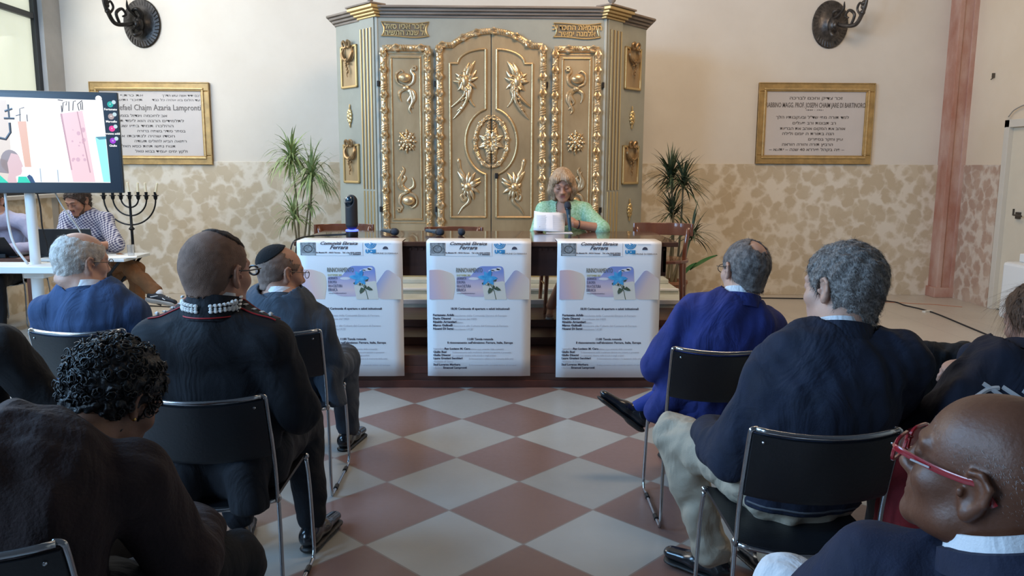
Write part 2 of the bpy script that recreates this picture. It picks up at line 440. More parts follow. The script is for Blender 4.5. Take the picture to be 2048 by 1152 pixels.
M_WAIN2 = wainscot_mat('rosy_wainscot', (0.56, 0.42, 0.32), (0.46, 0.31, 0.23), (0.66, 0.56, 0.46))
M_MARB = mat('pink_marble', (0.40, 0.17, 0.115), 0.45, col2=(0.58,0.40,0.33), scale=3.2, stretch=(1, 1, 0.45))
def structure(o): o['kind'] = 'structure'; return o
WY = 9.30; WLX = -4.95; WRX = 5.23; ZT = 5.2; ZW = 1.56
structure(MB().box(-7, 8, -1.5, 12, -0.06, 0).build('floor', floor_mat()))
structure(MB().box(WLX-0.3, WRX+0.35, WY, WY+0.2, 0, ZT).build('wall_back', M_PLAS))
# mottled dado of the back wall, thin raised coat
structure(MB().box(WLX, WRX, WY-0.012, WY, 0, ZW).build('trim_1', M_WAIN, bevel=0.003))
# left wall with tall windows
WIN = [(5.0, 8.95), (0.9, 3.4)]
ml = MB()
for a, b_ in ((-1.5, 0.9), (3.4, 5.0), (8.95, WY+0.2)): ml.box(WLX-0.2, WLX, a, b_, 0, ZT)
for a, b_ in WIN: ml.box(WLX-0.2, WLX, a, b_, 0, 1.2); ml.box(WLX-0.2, WLX, a, b_, 4.9, ZT)
structure(ml.build('wall_left', mat('grey_plaster', (0.42, 0.42, 0.42), 0.8, var=0.1, scale=2)))
structure(MB().box(WLX-0.004, WLX+0.012, 8.95, WY, 0, ZW).box(WLX-0.004, WLX+0.012, 3.4, 8.8, 0, 1.2).build('trim_2', M_WAIN))
M_FRAME = mat('dark_window_frame', (0.015, 0.017, 0.02), 0.4)
M_GLASS = mat('frosted_glass', (0.80, 0.86, 0.74), 0.5, emit=(0.80, 0.88, 0.74), estr=0.30, var=0.1, scale=1.2)  # panes are opaque, their daylight glow is emission in the material
for i, (a, b_) in enumerate(WIN):
    wo = structure(empty('window_%d' % (i+1), (WLX-0.1, (a+b_)/2, 1.2)))
    hw = (b_-a)/2
    f = MB()
    for yy in (-hw+0.035, 0, hw-0.035): f.box(-0.04, 0.05, yy-0.035, yy+0.035, 0, 3.7)
    for zz in (0.03, 1.9, 3.67): f.box(-0.035, 0.045, -hw, hw, zz-0.03, zz+0.03)
    f.build('window_frame', M_FRAME, wo, bevel=0.004)
    for k, yy in enumerate((-hw/2, hw/2)): MB().box(-0.004, 0.004, yy-hw/2+0.07, yy+hw/2-0.07, 0.06, 3.64).build('pane', M_GLASS, wo)
    MB().box(0.05, 0.22, -hw-0.03, hw+0.03, -0.04, 0.0).build('window_sill', mat('stone_sill', (0.5, 0.48, 0.45), 0.6), wo, bevel=0.004)
# right wall, standing back behind the pilaster, with the door
structure(MB().box(WRX+0.2, WRX+0.4, -1.5, 7.0, 0, ZT).box(WRX+0.2, WRX+0.4, 7.0, 8.42, 2.02, ZT).box(WRX+0.2, WRX+0.4, 8.42, WY+0.2, 0, ZT).build('wall_right', mat('pale_plaster', (0.74, 0.62, 0.47), 0.85, col2=(0.80, 0.69, 0.55), scale=0.8)))
structure(MB().box(WRX+0.185, WRX+0.205, 8.44, WY, 0, ZW).build('trim_3', M_WAIN2))
# rose marble pilaster in the right corner
pl = MB(); pl.box(5.215, 5.44, WY-0.18, WY+0.02, 0.0, ZT); pl.box(5.215, 5.27, WY-0.20, WY-0.17, 0.0, ZT); pl.box(5.375, 5.44, WY-0.20, WY-0.17, 0.0, ZT); pl.box(5.19, 5.45, WY-0.21, WY+0.02, 0.0, 0.12)
structure(pl.build('trim_4', M_MARB, bevel=0.006))
# door in right wall
do = structure(empty('door_1', (WRX+0.24, 7.71, 0)))
MD = mat('cream_door_paint', (0.70, 0.63, 0.50), 0.5, var=0.04, scale=2)
MB().box(-0.02, 0.03, -0.62, 0.62, 0.01, 1.95).build('door_panel', MD, do, bevel=0.003)
MB().box(-0.07, 0.05, 0.62, 0.70, 0, 2.03).box(-0.07, 0.05, -0.70, -0.62, 0, 2.03).box(-0.07, 0.05, -0.70, 0.70, 1.95, 2.03).build('door_frame', mat('door_frame_paint', (0.66, 0.62, 0.54), 0.5), do, bevel=0.004)
MB().box(-0.045, -0.02, 0.36, 0.42, 1.00, 1.07).tube([(-0.05, 0.38, 1.04), (-0.085, 0.38, 1.04), (-0.085, 0.26, 1.035)], 0.009).box(-0.03, -0.018, 0.47, 0.49, 1.03, 1.10).build('door_handle', mat('dark_handle', (0.10, 0.09, 0.08), 0.35, 0.8), do)
# skirting strip of brown wood under the door wall, ceiling high above
structure(MB().box(WRX+0.17, WRX+0.2, 3.0, 6.98, 0, 0.06).build('baseboard_right', mat('brown_skirting', (0.33, 0.18, 0.09), 0.5)))
structure(MB().box(WLX-0.3, WRX+0.4, 5.4, WY+0.2, ZT, ZT+0.1).build('ceiling', M_PLAS))
# ================================================================== gilded ark
M_GOLD = mat('worn_gold_leaf', (0.44, 0.28, 0.13), 0.38, 0.6, col2=(0.62, 0.43, 0.22), scale=6, bump=0.25, bscale=45)
M_GOLDF = mat('dull_gold_panel', (0.33, 0.225, 0.115), 0.42, 0.35, col2=(0.47, 0.34, 0.19), scale=3.5, bump=0.12, bscale=14, stretch=(1, 1, 0.4))
M_GOLDB = mat('bright_gold_carving', (0.58, 0.38, 0.18), 0.3, 0.7, col2=(0.78, 0.60, 0.38), scale=14, bump=0.2, bscale=70)
M_SAGE = mat('sage_grey_paint', (0.31, 0.305, 0.25), 0.5, var=0.07, scale=3, bump=0.08, bscale=12)
M_CORN = mat('dark_cornice_wood', (0.17, 0.13, 0.10), 0.55, col2=(0.27, 0.21, 0.165), scale=8, stretch=(0.3, 1, 4), bump=0.15)
M_GROOVE = mat('fluting_brown', (0.14, 0.10, 0.055), 0.6)
M_GILT = mat('gilt_edge', (0.60, 0.43, 0.20), 0.35, 0.7)
AX, AY, AZ = -0.06, 7.3, 0.48
ark = empty('torah_ark', (AX, AY, AZ), 0, 'tall sage-grey ark cabinet with carved gilded doors standing behind the table', 'cabinet')
TR = Matrix.Translation((0, 0, -AZ))
CH = 1.03; CW = 0.46; CD = 0.50           # half front width, canted facet run
def facet(sgn):
    """matrix: local (s along the canted facet from the front corner, y outward negative, z) -> ark"""
    a = Vector((sgn*CH, 0, 0)); d = Vector((sgn*CW, CD, 0)).normalized(); n = Vector((d.y*sgn, -d.x*sgn, 0))*1.0
    n = Vector((sgn*abs(d.y), -abs(d.x), 0))
    return Matrix(((d.x, -n.x, 0, a.x), (d.y, -n.y, 0, a.y), (0, 0, 1, 0), (0, 0, 0, 1)))
FW = math.hypot(CW, CD)
outline = [(-CH, 0), (CH, 0), (CH+CW, CD), (CH+CW, 1.3), (-CH-CW, 1.3), (-CH-CW, CD)]
def off(poly, d):
    c = []
    n = len(poly)
    for i in range(n):
        p0, p1, p2 = Vector(poly[i-1]), Vector(poly[i]), Vector(poly[(i+1) % n])
        n1 = Vector(((p1-p0).y, -(p1-p0).x)).normalized(); n2 = Vector(((p2-p1).y, -(p2-p1).x)).normalized()
        b = (n1+n2); b = b/(b.dot(n1)) ; c.append(tuple(p1 + b*d))
    return c
MB().prism(outline, 0.66, 2.86, axis='z').build('body', M_SAGE, ark, bevel=0.004, M=TR)
MB().prism(off(outline, 0.015), 0.80, 0.885, axis='z').prism(off(outline, 0.03), 0.49, 0.66, axis='z').prism(off(outline, 0.045), 0.64, 0.675, axis='z').build('plinth', mat('honey_base_wood', (0.42, 0.30, 0.13), 0.5, var=0.15, scale=5), ark, bevel=0.004, M=TR)
cz = MB(); cz.prism(off(outline, 0.012), 2.825, 2.85, axis='z'); cz.prism(off(outline, 0.035), 2.85, 2.875, axis='z'); cz.prism(off(outline, 0.06), 2.875, 2.90, axis='z'); cz.prism(off(outline, 0.085), 2.90, 2.92, axis='z')
cz.build('cornice', M_CORN, ark, bevel=0.006, M=TR)
# the cornice breaks forward in gilded blocks over the fluted pilasters
for sg in (-1, 1):
    F = facet(sg); b_ = MB()
    for z0, z1, o_, e in ((2.83, 2.85, 0.03, 0), (2.85, 2.872, 0.055, 0.015), (2.872, 2.895, 0.08, 0.03), (2.895, 2.925, 0.105, 0.045)):
        b_.box(-0.035-e, 0.27+e, -o_, 0.05, z0, z1, F)
    b_.build('gilded_cornice_block', M_GILT, ark, bevel=0.006, M=TR)
    MB().box(-0.085, 0.32, -0.12, 0.05, 2.925, 2.94, F).build('block_cap', M_CORN, ark, M=TR, bevel=0.003)
    MB().lathe([(0.045, 2.94), (0.05, 2.955), (0.022, 2.965), (0.016, 2.985), (0.03, 3.0), (0.05, 3.04), (0.04, 3.08), (0.012, 3.12), (0.002, 3.15)], 14, F @ Matrix.Translation((0.13, 0.03, 0))).build('urn_finial', mat('grey_finial', (0.28, 0.25, 0.22), 0.5), ark, smooth=True, M=TR)
    # fluted pilaster
    p = MB(); p.box(0.02, 0.25, -0.018, 0.0, 0.67, 2.83, F); p.build('pilaster', M_SAGE, ark, bevel=0.003, M=TR)
    g = MB()
    for k in range(4):
        x = 0.055+k*0.053
        g.box(x-0.006, x+0.006, -0.0205, -0.017, 1.30, 2.745, F); g.box(x-0.006+0.012, x+0.006+0.012, -0.0205, -0.017, 0.70, 1.285, F)
    g.build('fluting', M_GROOVE, ark, M=TR)
    g = MB()
    for k in range(4):
        x = 0.068+k*0.053; g.tube([F @ Vector((x, -0.019, 1.30)), F @ Vector((x, -0.019, 2.745))], 0.0075, 6); g.tube([F @ Vector((x-0.01, -0.019, 0.70)), F @ Vector((x-0.01, -0.019, 1.285))], 0.0075, 6)
    g.build('gilt_reeding', M_GILT, ark, smooth=True, M=TR)
    # small gilded panels with hanging festoons
    for z0, z1 in ((2.24, 2.63), (1.35, 1.72)):
        x0, x1 = 0.31, 0.585
        fr = MB(); t = 0.022
        fr.box(x0, x1, -0.022, 0, z0, z0+t, F); fr.box(x0, x1, -0.022, 0, z1-t, z1, F); fr.box(x0, x0+t, -0.022, 0, z0, z1, F); fr.box(x1-t, x1, -0.022, 0, z0, z1, F)
        po = fr.build('panel_frame', M_GILT, ark, bevel=0.006, M=TR)
        MB().box(x0+0.015, x1-0.015, -0.008, 0, z0+0.015, z1-0.015, F).build('panel_field', M_GOLDF, po, M=TR)
        f2 = MB(); xc = (x0+x1)/2
        for s2 in (-1, 1):
            f2.tube([F @ Vector(q) for q in catmull([(xc+s2*0.005, -0.03, z1-0.005), (xc+s2*0.03, -0.045, z1+0.035), (xc+s2*0.06, -0.04, z1+0.02), (xc+s2*0.045, -0.035, z1-0.02), (xc+s2*0.008, -0.03, z1-0.012)], 5)], 0.012, 6)
            f2.tube([F @ Vector(q) for q in catmull([(xc+s2*0.07, -0.02, z1-0.02), (xc+s2*0.085, -0.03, z1-0.07), (xc+s2*0.055, -0.035, z1-0.12), (xc+s2*0.01, -0.035, z1-0.14)], 6)], [0.006, 0.016, 0.02, 0.012], 7)
        rr = random.Random(5)
        for k in range(13):
            zz = z1-0.13-0.155*k/12; wv = 0.028*(1-k/16)
            f2.ball(F @ Vector((xc+rr.uniform(-wv, wv), -0.032, zz)), rr.uniform(0.010, 0.018)*(1-k/26), 7, 5)
        f2.build('festoon', mat('dark_gilt_festoon', (0.30, 0.19, 0.09), 0.4, 0.6, var=0.3, scale=20), po, smooth=True, M=TR)
    for zc in (1.98, 1.10):
        f3 = MB()
        for k in range(9):
            a = k*PI*2/9; f3.ball(F @ Vector((0.455+0.022*math.cos(a), -0.012, zc+0.05*math.sin(a))), (0.016, 0.012, 0.022), 7, 5)
        f3.ball(F @ Vector((0.455, -0.018, zc)), (0.018, 0.014, 0.03), 8, 6); f3.ball(F @ Vector((0.455, -0.01, zc+0.085)), (0.008, 0.008, 0.03), 7, 5); f3.ball(F @ Vector((0.455, -0.01, zc-0.08)), (0.01, 0.008, 0.028), 7, 5)
        f3.build('rosette', M_GILT, ark, smooth=True, M=TR)
# edge beads at the front corners
e = MB()
for sg in (-1, 1): MB().box(sg*CH-0.012, sg*CH+0.012, -0.008, 0.008, 0.67, 2.83).build('corner_bead', mat('pale_sage', (0.42, 0.43, 0.38), 0.5), ark, bevel=0.004, M=TR)

# ---- carved things
def box_frame(mb, x0, x1, z0, z1, t, y0, y1):
    mb.box(x0, x1, y0, y1, z0, z0+t); mb.box(x0, x1, y0, y1, z1-t, z1); mb.box(x0, x0+t, y0, y1, z0+t, z1-t); mb.box(x1-t, x1, y0, y1, z0+t, z1-t)
def garland(mb, path, r, y, seed):
    rr = random.Random(seed); P = [Vector((p[0], 0, p[1])) for p in path]
    mb.tube([p + Vector((0, y, 0)) for p in P], r*0.95, 8, flat=((0, 1, 0), 0.6))
    # arclength walk
    seg = [(P[i+1]-P[i]).length for i in range(len(P)-1)]; L_ = sum(seg); s = 0.02; k = rr.randrange(4)
    while s < L_-0.015:
        t = s; i = 0
        while t > seg[i] and i < len(seg)-1: t -= seg[i]; i += 1
        d = (P[i+1]-P[i]).normalized(); c = P[i]+d*t+Vector((0, y-r*0.35, 0)); nrm = Vector((d.z, 0, -d.x))
        an = math.atan2(d.x, d.z); R = Matrix.Rotation(an, 3, 'Y')
        kind = k % 5
        if kind in (0,):
            mb.ball(c, (r*0.85, r*0.62, r*1.05), 10, 7, R); mb.ball(c+d*r*1.25, (r*0.6, r*0.4, r*0.35), 8, 5, R); mb.ball(c-d*r*1.25, (r*0.7, r*0.4, r*0.35), 8, 5, R); s += r*2.6
        elif kind in (1, 3):
            for sd in (-1, 1):
                mb.tube(catmull([c+nrm*sd*r*0.15-d*r*1.1, c+nrm*sd*r*0.75+Vector((0, -r*0.25, 0)), c+nrm*sd*r*0.35+d*r*1.3], 4), [r*0.2, r*0.5, r*0.12], 6)
            mb.ball(c+d*r*0.3, (r*0.26, r*0.55, r*0.7), 7, 5, R); s += r*2.4
        elif kind == 2:
            for q in range(6): mb.ball(c+nrm*rr.uniform(-0.6, 0.6)*r+d*rr.uniform(-0.9, 0.9)*r, r*rr.uniform(0.28, 0.42), 7, 5)
            s += r*2.2
        else:
            for q in (-1, 0, 1):
                mb.tube([c+nrm*(-0.85)*r+d*(q-0.5)*r*0.7, c+Vector((0, -r*0.3, 0))+d*q*r*0.7, c+nrm*0.85*r+d*(q+0.5)*r*0.7], [r*0.18, r*0.38, r*0.18], 6)
            s += r*2.4
        k += 1
def leaf(mb, pts, rs, y=-0.03, flat=0.7, n=6):
    mb.tube([(p[0], y+(p[2] if len(p) > 2 else 0), p[1]) for p in [(q.x, q.y, q.z) for q in catmull([Vector((a[0], a[1], a[2] if len(a) > 2 else 0)) for a in pts], n)]], rs, 7, flat=((0, 1, 0), flat))
def spray(mb, cx, cz, petals, y, mir=1):
    """petals: (angle deg, length, bend deg, width)"""
    for a, L_, be, wd in petals:
        a0 = math.radians(a); pts = []; x, z = 0.0, 0.0; n = 5
        for i in range(n+1):
            t = i/n; pts.append((cx+mir*x, y-0.012*math.sin(t*PI), cz+z)); an = a0+math.radians(be)*t
            x += math.cos(an)*L_/n; z += math.sin(an)*L_/n
        mb.tube(pts, [wd*0.8, wd*1.5, wd*1.25, wd*0.2], 7, flat=((0, 1, 0), 0.6))
        mb.tube([(p[0], p[1]-wd*0.55, p[2]) for p in pts[1:5]], [wd*0.2, wd*0.3, wd*0.1], 5)
def sun_ornament(mb, cx, cz, y, mir):
    pet = []
    rr = random.Random(11)
    for k in range(15):
        a = 60+k*18.5; pet.append((a, 0.085+0.03*math.sin(k*2.1), 40*math.sin(k*1.7), 0.011))
    pet += [(75, 0.20, -30, 0.016), (95, 0.17, -45, 0.012), (62, 0.16, 25, 0.012), (30, 0.14, 35, 0.012), (5, 0.12, 30, 0.011), (-25, 0.12, -20, 0.011)]
    spray(mb, cx, cz, pet, y, mir)
    mb.ball((cx, y-0.012, cz), (0.032, 0.026, 0.052), 14, 9)
    for k in range(9): a = k*PI/8-PI/2; mb.ball((cx+mir*0.05*math.cos(a), y-0.008, cz+0.07*math.sin(a)), 0.008, 6, 4)
    for dx, e_, w_ in ((0, 1.0, 0.011), (0.020, 0.80, 0.009), (-0.020, 0.72, 0.009), (0.034, 0.55, 0.007)):
        leaf(mb, [(cx+mir*(0.01+dx), cz-0.04, -0.008), (cx+mir*(0.018+dx), cz-0.15*e_, -0.012), (cx+mir*(-0.02+dx*1.4), cz-0.23*e_, -0.010), (cx+mir*(-0.075+dx*1.6), cz-0.30*e_, -0.004), (cx+mir*(-0.11+dx*1.8), cz-0.345*e_+0.01, 0)], [w_, w_*1.3, w_, 0.003], y)
    for k in range(7): mb.ball((cx+mir*(0.012-0.012*k*0.8), y-0.026, cz-0.06-0.032*k), 0.0075, 6, 4)
    for k in range(6): a = math.radians(20+k*52); mb.tube([(cx+0.03*math.cos(a), y-0.012, cz+0.045*math.sin(a)), (cx+0.058*math.cos(a+0.3), y-0.02, cz+0.08*math.sin(a+0.3)), (cx+0.066*math.cos(a+0.75), y-0.006, cz+0.095*math.sin(a+0.75))], [0.008, 0.010, 0.004], 6)
    leaf(mb, [(cx+mir*0.02, cz-0.08), (cx+mir*0.045, cz-0.17), (cx+mir*0.085, cz-0.225)], [0.013, 0.012, 0.006], y)
def flame_ornament(mb, cx, cz, y, mir):
    spray(mb, cx, cz, [(115, 0.17, 20, 0.016), (95, 0.14, -25, 0.013), (75, 0.15, -30, 0.013), (40, 0.14, -10, 0.014), (15, 0.13, 20, 0.012), (-15, 0.12, -30, 0.012), (-50, 0.13, -40, 0.012), (-85, 0.12, 20, 0.013), (-120, 0.11, 30, 0.011), (170, 0.075, -60, 0.011), (200, 0.08, 60, 0.011)], y, mir)
    leaf(mb, [(cx-mir*0.01, cz+0.02), (cx-mir*0.045, cz+0.11), (cx-mir*0.07, cz+0.165), (cx-mir*0.085, cz+0.235)], [0.012, 0.02, 0.012, 0.018], y)
    mb.ball((cx-mir*0.085, y-0.004, cz+0.24), (0.014, 0.014, 0.022), 8, 6)
    mb.ball((cx, y-0.014, cz), (0.036, 0.024, 0.04), 12, 8)
    for k in range(6): a = math.radians(100+k*36); mb.ball((cx+0.05*math.cos(a), y-0.006, cz+0.05*math.sin(a)), 0.012, 6, 4)
    leaf(mb, [(cx, cz-0.06), (cx+mir*0.01, cz-0.13), (cx-mir*0.05, cz-0.19), (cx-mir*0.09, cz-0.25)], [0.014, 0.015, 0.010, 0.003], y)
    leaf(mb, [(cx-mir*0.02, cz-0.05), (cx-mir*0.06, cz-0.08), (cx-mir*0.045, cz-0.12), (cx-mir*0.015, cz-0.105), (cx-mir*0.03, cz-0.085)], [0.010, 0.012, 0.008], y)
def vase_ornament(mb, cx, cz, y, mir, down=False):
    s = -1 if down else 1
    Z = lambda v: cz+s*v
    mb.ball((cx-mir*0.01, y-0.015, Z(0.04)), (0.058, 0.032, 0.042), 14, 9)
    leaf(mb, [(cx-mir*0.02, Z(-0.03)), (cx-mir*0.075, Z(0.0)), (cx-mir*0.085, Z(0.07)), (cx-mir*0.045, Z(0.105)), (cx-mir*0.02, Z(0.09))], [0.010, 0.011, 0.009, 0.006], y)
    leaf(mb, [(cx, Z(-0.035)), (cx+mir*0.06, Z(-0.005)), (cx+mir*0.075, Z(0.06)), (cx+mir*0.05, Z(0.10)), (cx+mir*0.075, Z(0.14))], [0.010, 0.014, 0.011, 0.008], y)
    for k in range(6): a = math.radians(60*k); mb.ball((cx+mir*0.078+0.014*math.cos(a), y-0.006, Z(0.125)+0.016*math.sin(a)), 0.011, 6, 4)
    mb.ball((cx, y-0.01, Z(-0.05)), (0.03, 0.02, 0.022), 8, 6)
    for dx, L_ in ((0.0, 1.0), (0.018, 0.85), (-0.012, 0.7)):
        leaf(mb, [(cx+mir*(0.01+dx), Z(-0.06)), (cx+mir*(0.05+dx), Z(-0.10*L_)), (cx+mir*(0.06+dx), Z(-0.17*L_)), (cx+mir*(0.03+dx), Z(-0.235*L_)), (cx+mir*(0.045+dx), Z(-0.27*L_))], [0.012, 0.017, 0.013, 0.004], y)
    leaf(mb, [(cx-mir*0.01, Z(-0.06)), (cx-mir*0.055, Z(-0.085)), (cx-mir*0.06, Z(-0.13)), (cx-mir*0.045, Z(-0.17))], [0.012, 0.015, 0.010, 0.004], y)
def rosette_ornament(mb, cx, cz, y):
    for n_, R1, r_ in ((8, 0.045, 0.014), (12, 0.068, 0.011), (8, 0.025, 0.011)):
        for k in range(n_):
            a = 2*PI*k/n_+n_; mb.ball((cx+R1*math.cos(a), y-0.012, cz+R1*1.15*math.sin(a)), (r_, r_*0.8, r_*1.2), 7, 5)
    for k in range(8): a = 2*PI*k/8; mb.tube([(cx+0.03*math.cos(a), y-0.01, cz+0.035*math.sin(a)), (cx+0.088*math.cos(a), y-0.006, cz+0.108*math.sin(a))], [0.011, 0.013, 0.004], 6)
    mb.ball((cx, y-0.025, cz), (0.018, 0.014, 0.02), 9, 6)

# ---- side doors
for sg, nm in ((-1, 'side_door'), (1, 'side_door')):
    x0, x1 = (-1.0, -0.54) if sg < 0 else (0.545, 0.995)
    d = MB(); d.box(x0+0.02, x1-0.02, -0.022, 0.0, 0.905, 2.585)
    door = d.build(nm, M_GOLDF, ark, bevel=0.003, M=TR)
    mo = MB(); ix0, ix1, iz0, iz1 = x0+0.105, x1-0.105, 1.03, 2.475
    box_frame(mo, ix0-0.012, ix1+0.012, iz0-0.012, iz1+0.012, 0.016, -0.034, -0.02)
    mo.build('inner_moulding', M_GOLD, door, bevel=0.006, M=TR)
    b_ = MB(); box_frame(b_, ix0-0.04, ix1+0.04, iz0-0.04, iz1+0.04, 0.008, -0.028, -0.02); b_.build('rail_edge', M_GOLD, door, bevel=0.003, M=TR)
    g = MB(); xl, xr = x0+0.032, x1-0.032
    garland(g, [(xl, 0.91), (xl, 2.56)], 0.030, -0.03, 3); garland(g, [(xr, 0.91), (xr, 2.56)], 0.030, -0.03, 8); garland(g, [(xl+0.03, 2.56), (xr-0.03, 2.56)], 0.030, -0.03, 5)
    g.build('garland_border', M_GOLDB, door, smooth=True, M=TR)
    xc = (x0+x1)/2
    for fn, zc, nm2 in ((lambda m_, z: vase_ornament(m_, xc, z, -0.03, -sg), 2.26, 'vase_carving'), (lambda m_, z: rosette_ornament(m_, xc, z, -0.028), 1.737, 'rosette_carving'), (lambda m_, z: vase_ornament(m_, xc, z, -0.03, sg, True), 1.24, 'scroll_carving')):
        o_ = MB(); fn(o_, zc); o_.build(nm2, M_GOLDB, door, smooth=True, M=TR)
# ---- central double door with shouldered arch
def arch(x0, x1, zs, zt, shoulder, n=14):
    """outline from left spring to right spring"""
    xc = (x0+x1)/2; hw = (x1-x0)/2-shoulder; R = (hw*hw+(zt-zs-0.0)**2)/(2*(zt-zs)); zc = zt-R; a0 = math.asin(min(1, hw/R))
    return [(x0, zs), (x0+shoulder, zs)] + [(xc+R*math.sin(a), zc+R*math.cos(a)) for a in np.linspace(-a0, a0, n)] + [(x1-shoulder, zs), (x1, zs)]
ar = arch(-0.475, 0.475, 2.575, 2.70, 0.12)
core = [(x, z) for x, z in ar]
for sg in (-1, 1):
    half = [(x, z) for x, z in ar if x*sg > -1e-6]
    poly = [(0.004*sg, 0.905)] + ([(0.475*sg, 0.905)] + (half[::-1] if sg > 0 else half))
    if sg > 0: poly = [(0.004, 0.905), (0.475, 0.905)] + [p for p in reversed(half)] + [(0.004, 2.70)]
    else: poly = [(-0.004, 0.905), (-0.004, 2.70)] + [p for p in reversed(half)] + [(-0.475, 0.905)]
    cl = []
    for p in poly:
        if not cl or (Vector(p)-Vector(cl[-1])).length > 1e-4: cl.append(p)
    door = MB().prism(cl, -0.022, 0.0).build('door', M_GOLDF, ark, bevel=0.002, M=TR)
    # raised mouldings: panel outline with arch and the oval sweep
    mo = MB(); y = -0.028
    xi, xo = 0.05*sg, 0.372*sg
    top = [(xo, 2.43), (0.30*sg, 2.43)] + [(0.30*sg*math.cos(t)+0.05*sg*(1-math.cos(t)), 2.43+0.125*math.sin(t)) for t in np.linspace(0.12, PI/2, 9)]
    mo.tube([(xo, y, 1.05), (xo, y, 2.43)], 0.011, 8); mo.tube([(a_, y, b2) for a_, b2 in top], 0.010, 8); mo.tube([(xi, y, 2.555), (xi, y, 2.03)], 0.011, 8)
    ov = [(0.235*sg*math.sin(t), 1.735+0.30*math.cos(t)) for t in np.linspace(0.21, PI-0.21, 22)]
    mo.tube([(a_, y, b2) for a_, b2 in ov], 0.011, 8)
    mo.tube([(xi, y, 1.44), (xi, y, 1.05)], 0.011, 8); mo.tube([(xi, y, 1.05), (xo, y, 1.05)], 0.010, 8)
    mo.build('inner_moulding', M_GOLD, door, smooth=True, M=TR)
    o_ = MB(); ring = [(0.145*sg*math.sin(t), 1.735+0.222*math.cos(t)) for t in np.linspace(0.03, PI-0.03, 20)]
    garland(o_, ring, 0.020, -0.03, 4); o_.build('oval_wreath', M_GOLDB, door, smooth=True, M=TR)
    c = MB()
    spray(c, 0.004*sg, 1.735, [(80, 0.14, -20, 0.014), (60, 0.13, 30, 0.013), (40, 0.12, -30, 0.012), (15, 0.10, 25, 0.013), (-10, 0.10, -20, 0.013), (-35, 0.12, 30, 0.012), (-60, 0.13, -30, 0.013), (-82, 0.14, 20, 0.014)], -0.028, sg)
    for k in range(8): a = -PI/2+PI*(k+0.5)/8; c.ball((0.055*sg*math.cos(a)+0.004*sg, -0.04, 1.735+0.10*math.sin(a)), 0.013, 7, 5)
    for k in range(3): c.ball((0.022*sg, -0.045, 1.70+k*0.035), (0.018, 0.014, 0.016), 8, 6)
    for k in range(5): c.ball((sg*(0.02+0.012*(k % 2)), -0.035, 1.56+0.012*k), 0.013, 6, 4); c.ball((sg*(0.02+0.012*(k % 2)), -0.035, 1.91-0.012*k), 0.013, 6, 4)
    c.build('oval_carving', M_GOLDB, door, smooth=True, M=TR)
    o_ = MB(); sun_ornament(o_, 0.235*sg, 2.275, -0.028, -sg*-1 if False else sg*-1 if False else (1 if sg > 0 else -1)*-1); o_.build('sunburst_carving', M_GOLDB, door, smooth=True, M=TR)
    o_ = MB(); flame_ornament(o_, 0.215*sg, 1.325, -0.028, (1 if sg > 0 else -1)*-1); o_.build('flame_carving', M_GOLDB, door, smooth=True, M=TR)
    if sg > 0: MB().box(0.035, 0.065, -0.045, -0.02, 1.405, 1.455).build('lock_plate', mat('dark_iron', (0.03, 0.025, 0.022), 0.5, 0.6), door, M=TR, bevel=0.004)
    g = MB(); xg = 0.468*sg
    garland(g, [(xg, 0.91), (xg, 2.585)], 0.032, -0.03, 6)
    ga = [(x, z+0.012) for x, z in arch(-0.46, 0.46, 2.575, 2.70, 0.105, 17)]
    ga = [p for p in ga if p[0]*sg > -1e-6]
    garland(g, ga if sg > 0 else ga[::-1][::-1], 0.028, -0.03, 9)
    g.build('garland_border', M_GOLDB, door, smooth=True, M=TR)
MB().box(-0.004, 0.004, -0.021, -0.0, 0.91, 2.70).build('gap_shade_strip', mat('gap_shade_black', (0.01, 0.008, 0.006), 0.9), ark, M=TR)  # solid black strip painting in the shade between the two leaves
# hinges
for x in (-1.02, -0.505, 0.505, 1.015):
    for z in (1.12, 2.25): MB().cbox((x, -0.014, z), 0.022, 0.022, 0.05).build('hinge', mat('dark_iron', (0.03, 0.025, 0.022), 0.5, 0.6), ark, M=TR, bevel=0.004)
# carved zigzag strip under the doors
zg = MB(); k = 0
for i in range(36):
    x = -0.98+i*0.0565
    zg.tube([(x, -0.012, 0.862), (x+0.028, -0.022, 0.893), (x+0.056, -0.012, 0.862)], 0.006, 5)
zg.build('zigzag_strip', M_GILT, ark, M=TR)
# cartouches with raised Hebrew lettering
for xc, l1, l2 in ((-0.772, 'לאס ויבא רכזל', 'הישתה תנש לו'), (0.772, 'בי דבחה תאמקוה', 'ריאמי הנמלא')):
    zc = 2.722; hw, hh = 0.212, 0.066
    P = []
    for t in np.linspace(0, 1, 9): P.append((xc-hw+2*hw*t, zc-hh+0.012*math.sin(t*PI*2)*0.6-0.010*math.sin(t*PI)+0.012))
    for t in np.linspace(0, 1, 7)[1:]: P.append((xc+hw-0.026*math.sin(t*PI), zc-hh+2*hh*t))
    for t in np.linspace(0, 1, 9)[1:]: P.append((xc+hw-2*hw*t, zc+hh-0.012*math.sin(t*PI)*1.0-0.005*math.sin(t*PI*2)))
    for t in np.linspace(0, 1, 7)[1:-1]: P.append((xc-hw+0.026*math.sin(t*PI), zc+hh-2*hh*t))
    ca = MB().prism(P, -0.006, 0.0).build('cartouche', mat('cartouche_field', (0.17, 0.13, 0.08), 0.6, 0.1), ark, M=TR)
    MB().tube([(p[0], -0.008, p[1]) for p in P+[P[0]]], 0.0065, 6).build('cartouche_rim', M_GILT, ca, smooth=True, M=TR)
    multi_text('hebrew_lettering', [(l1, xc, zc+0.026, 0.062, 1.0, 0, 'CENTER', 0.002), (l2, xc, zc-0.028, 0.062, 1.0, 0, 'CENTER', 0.002)], M_GILT, ca, TR @ Matrix.Translation((0, -0.009, 0)), 0.004)
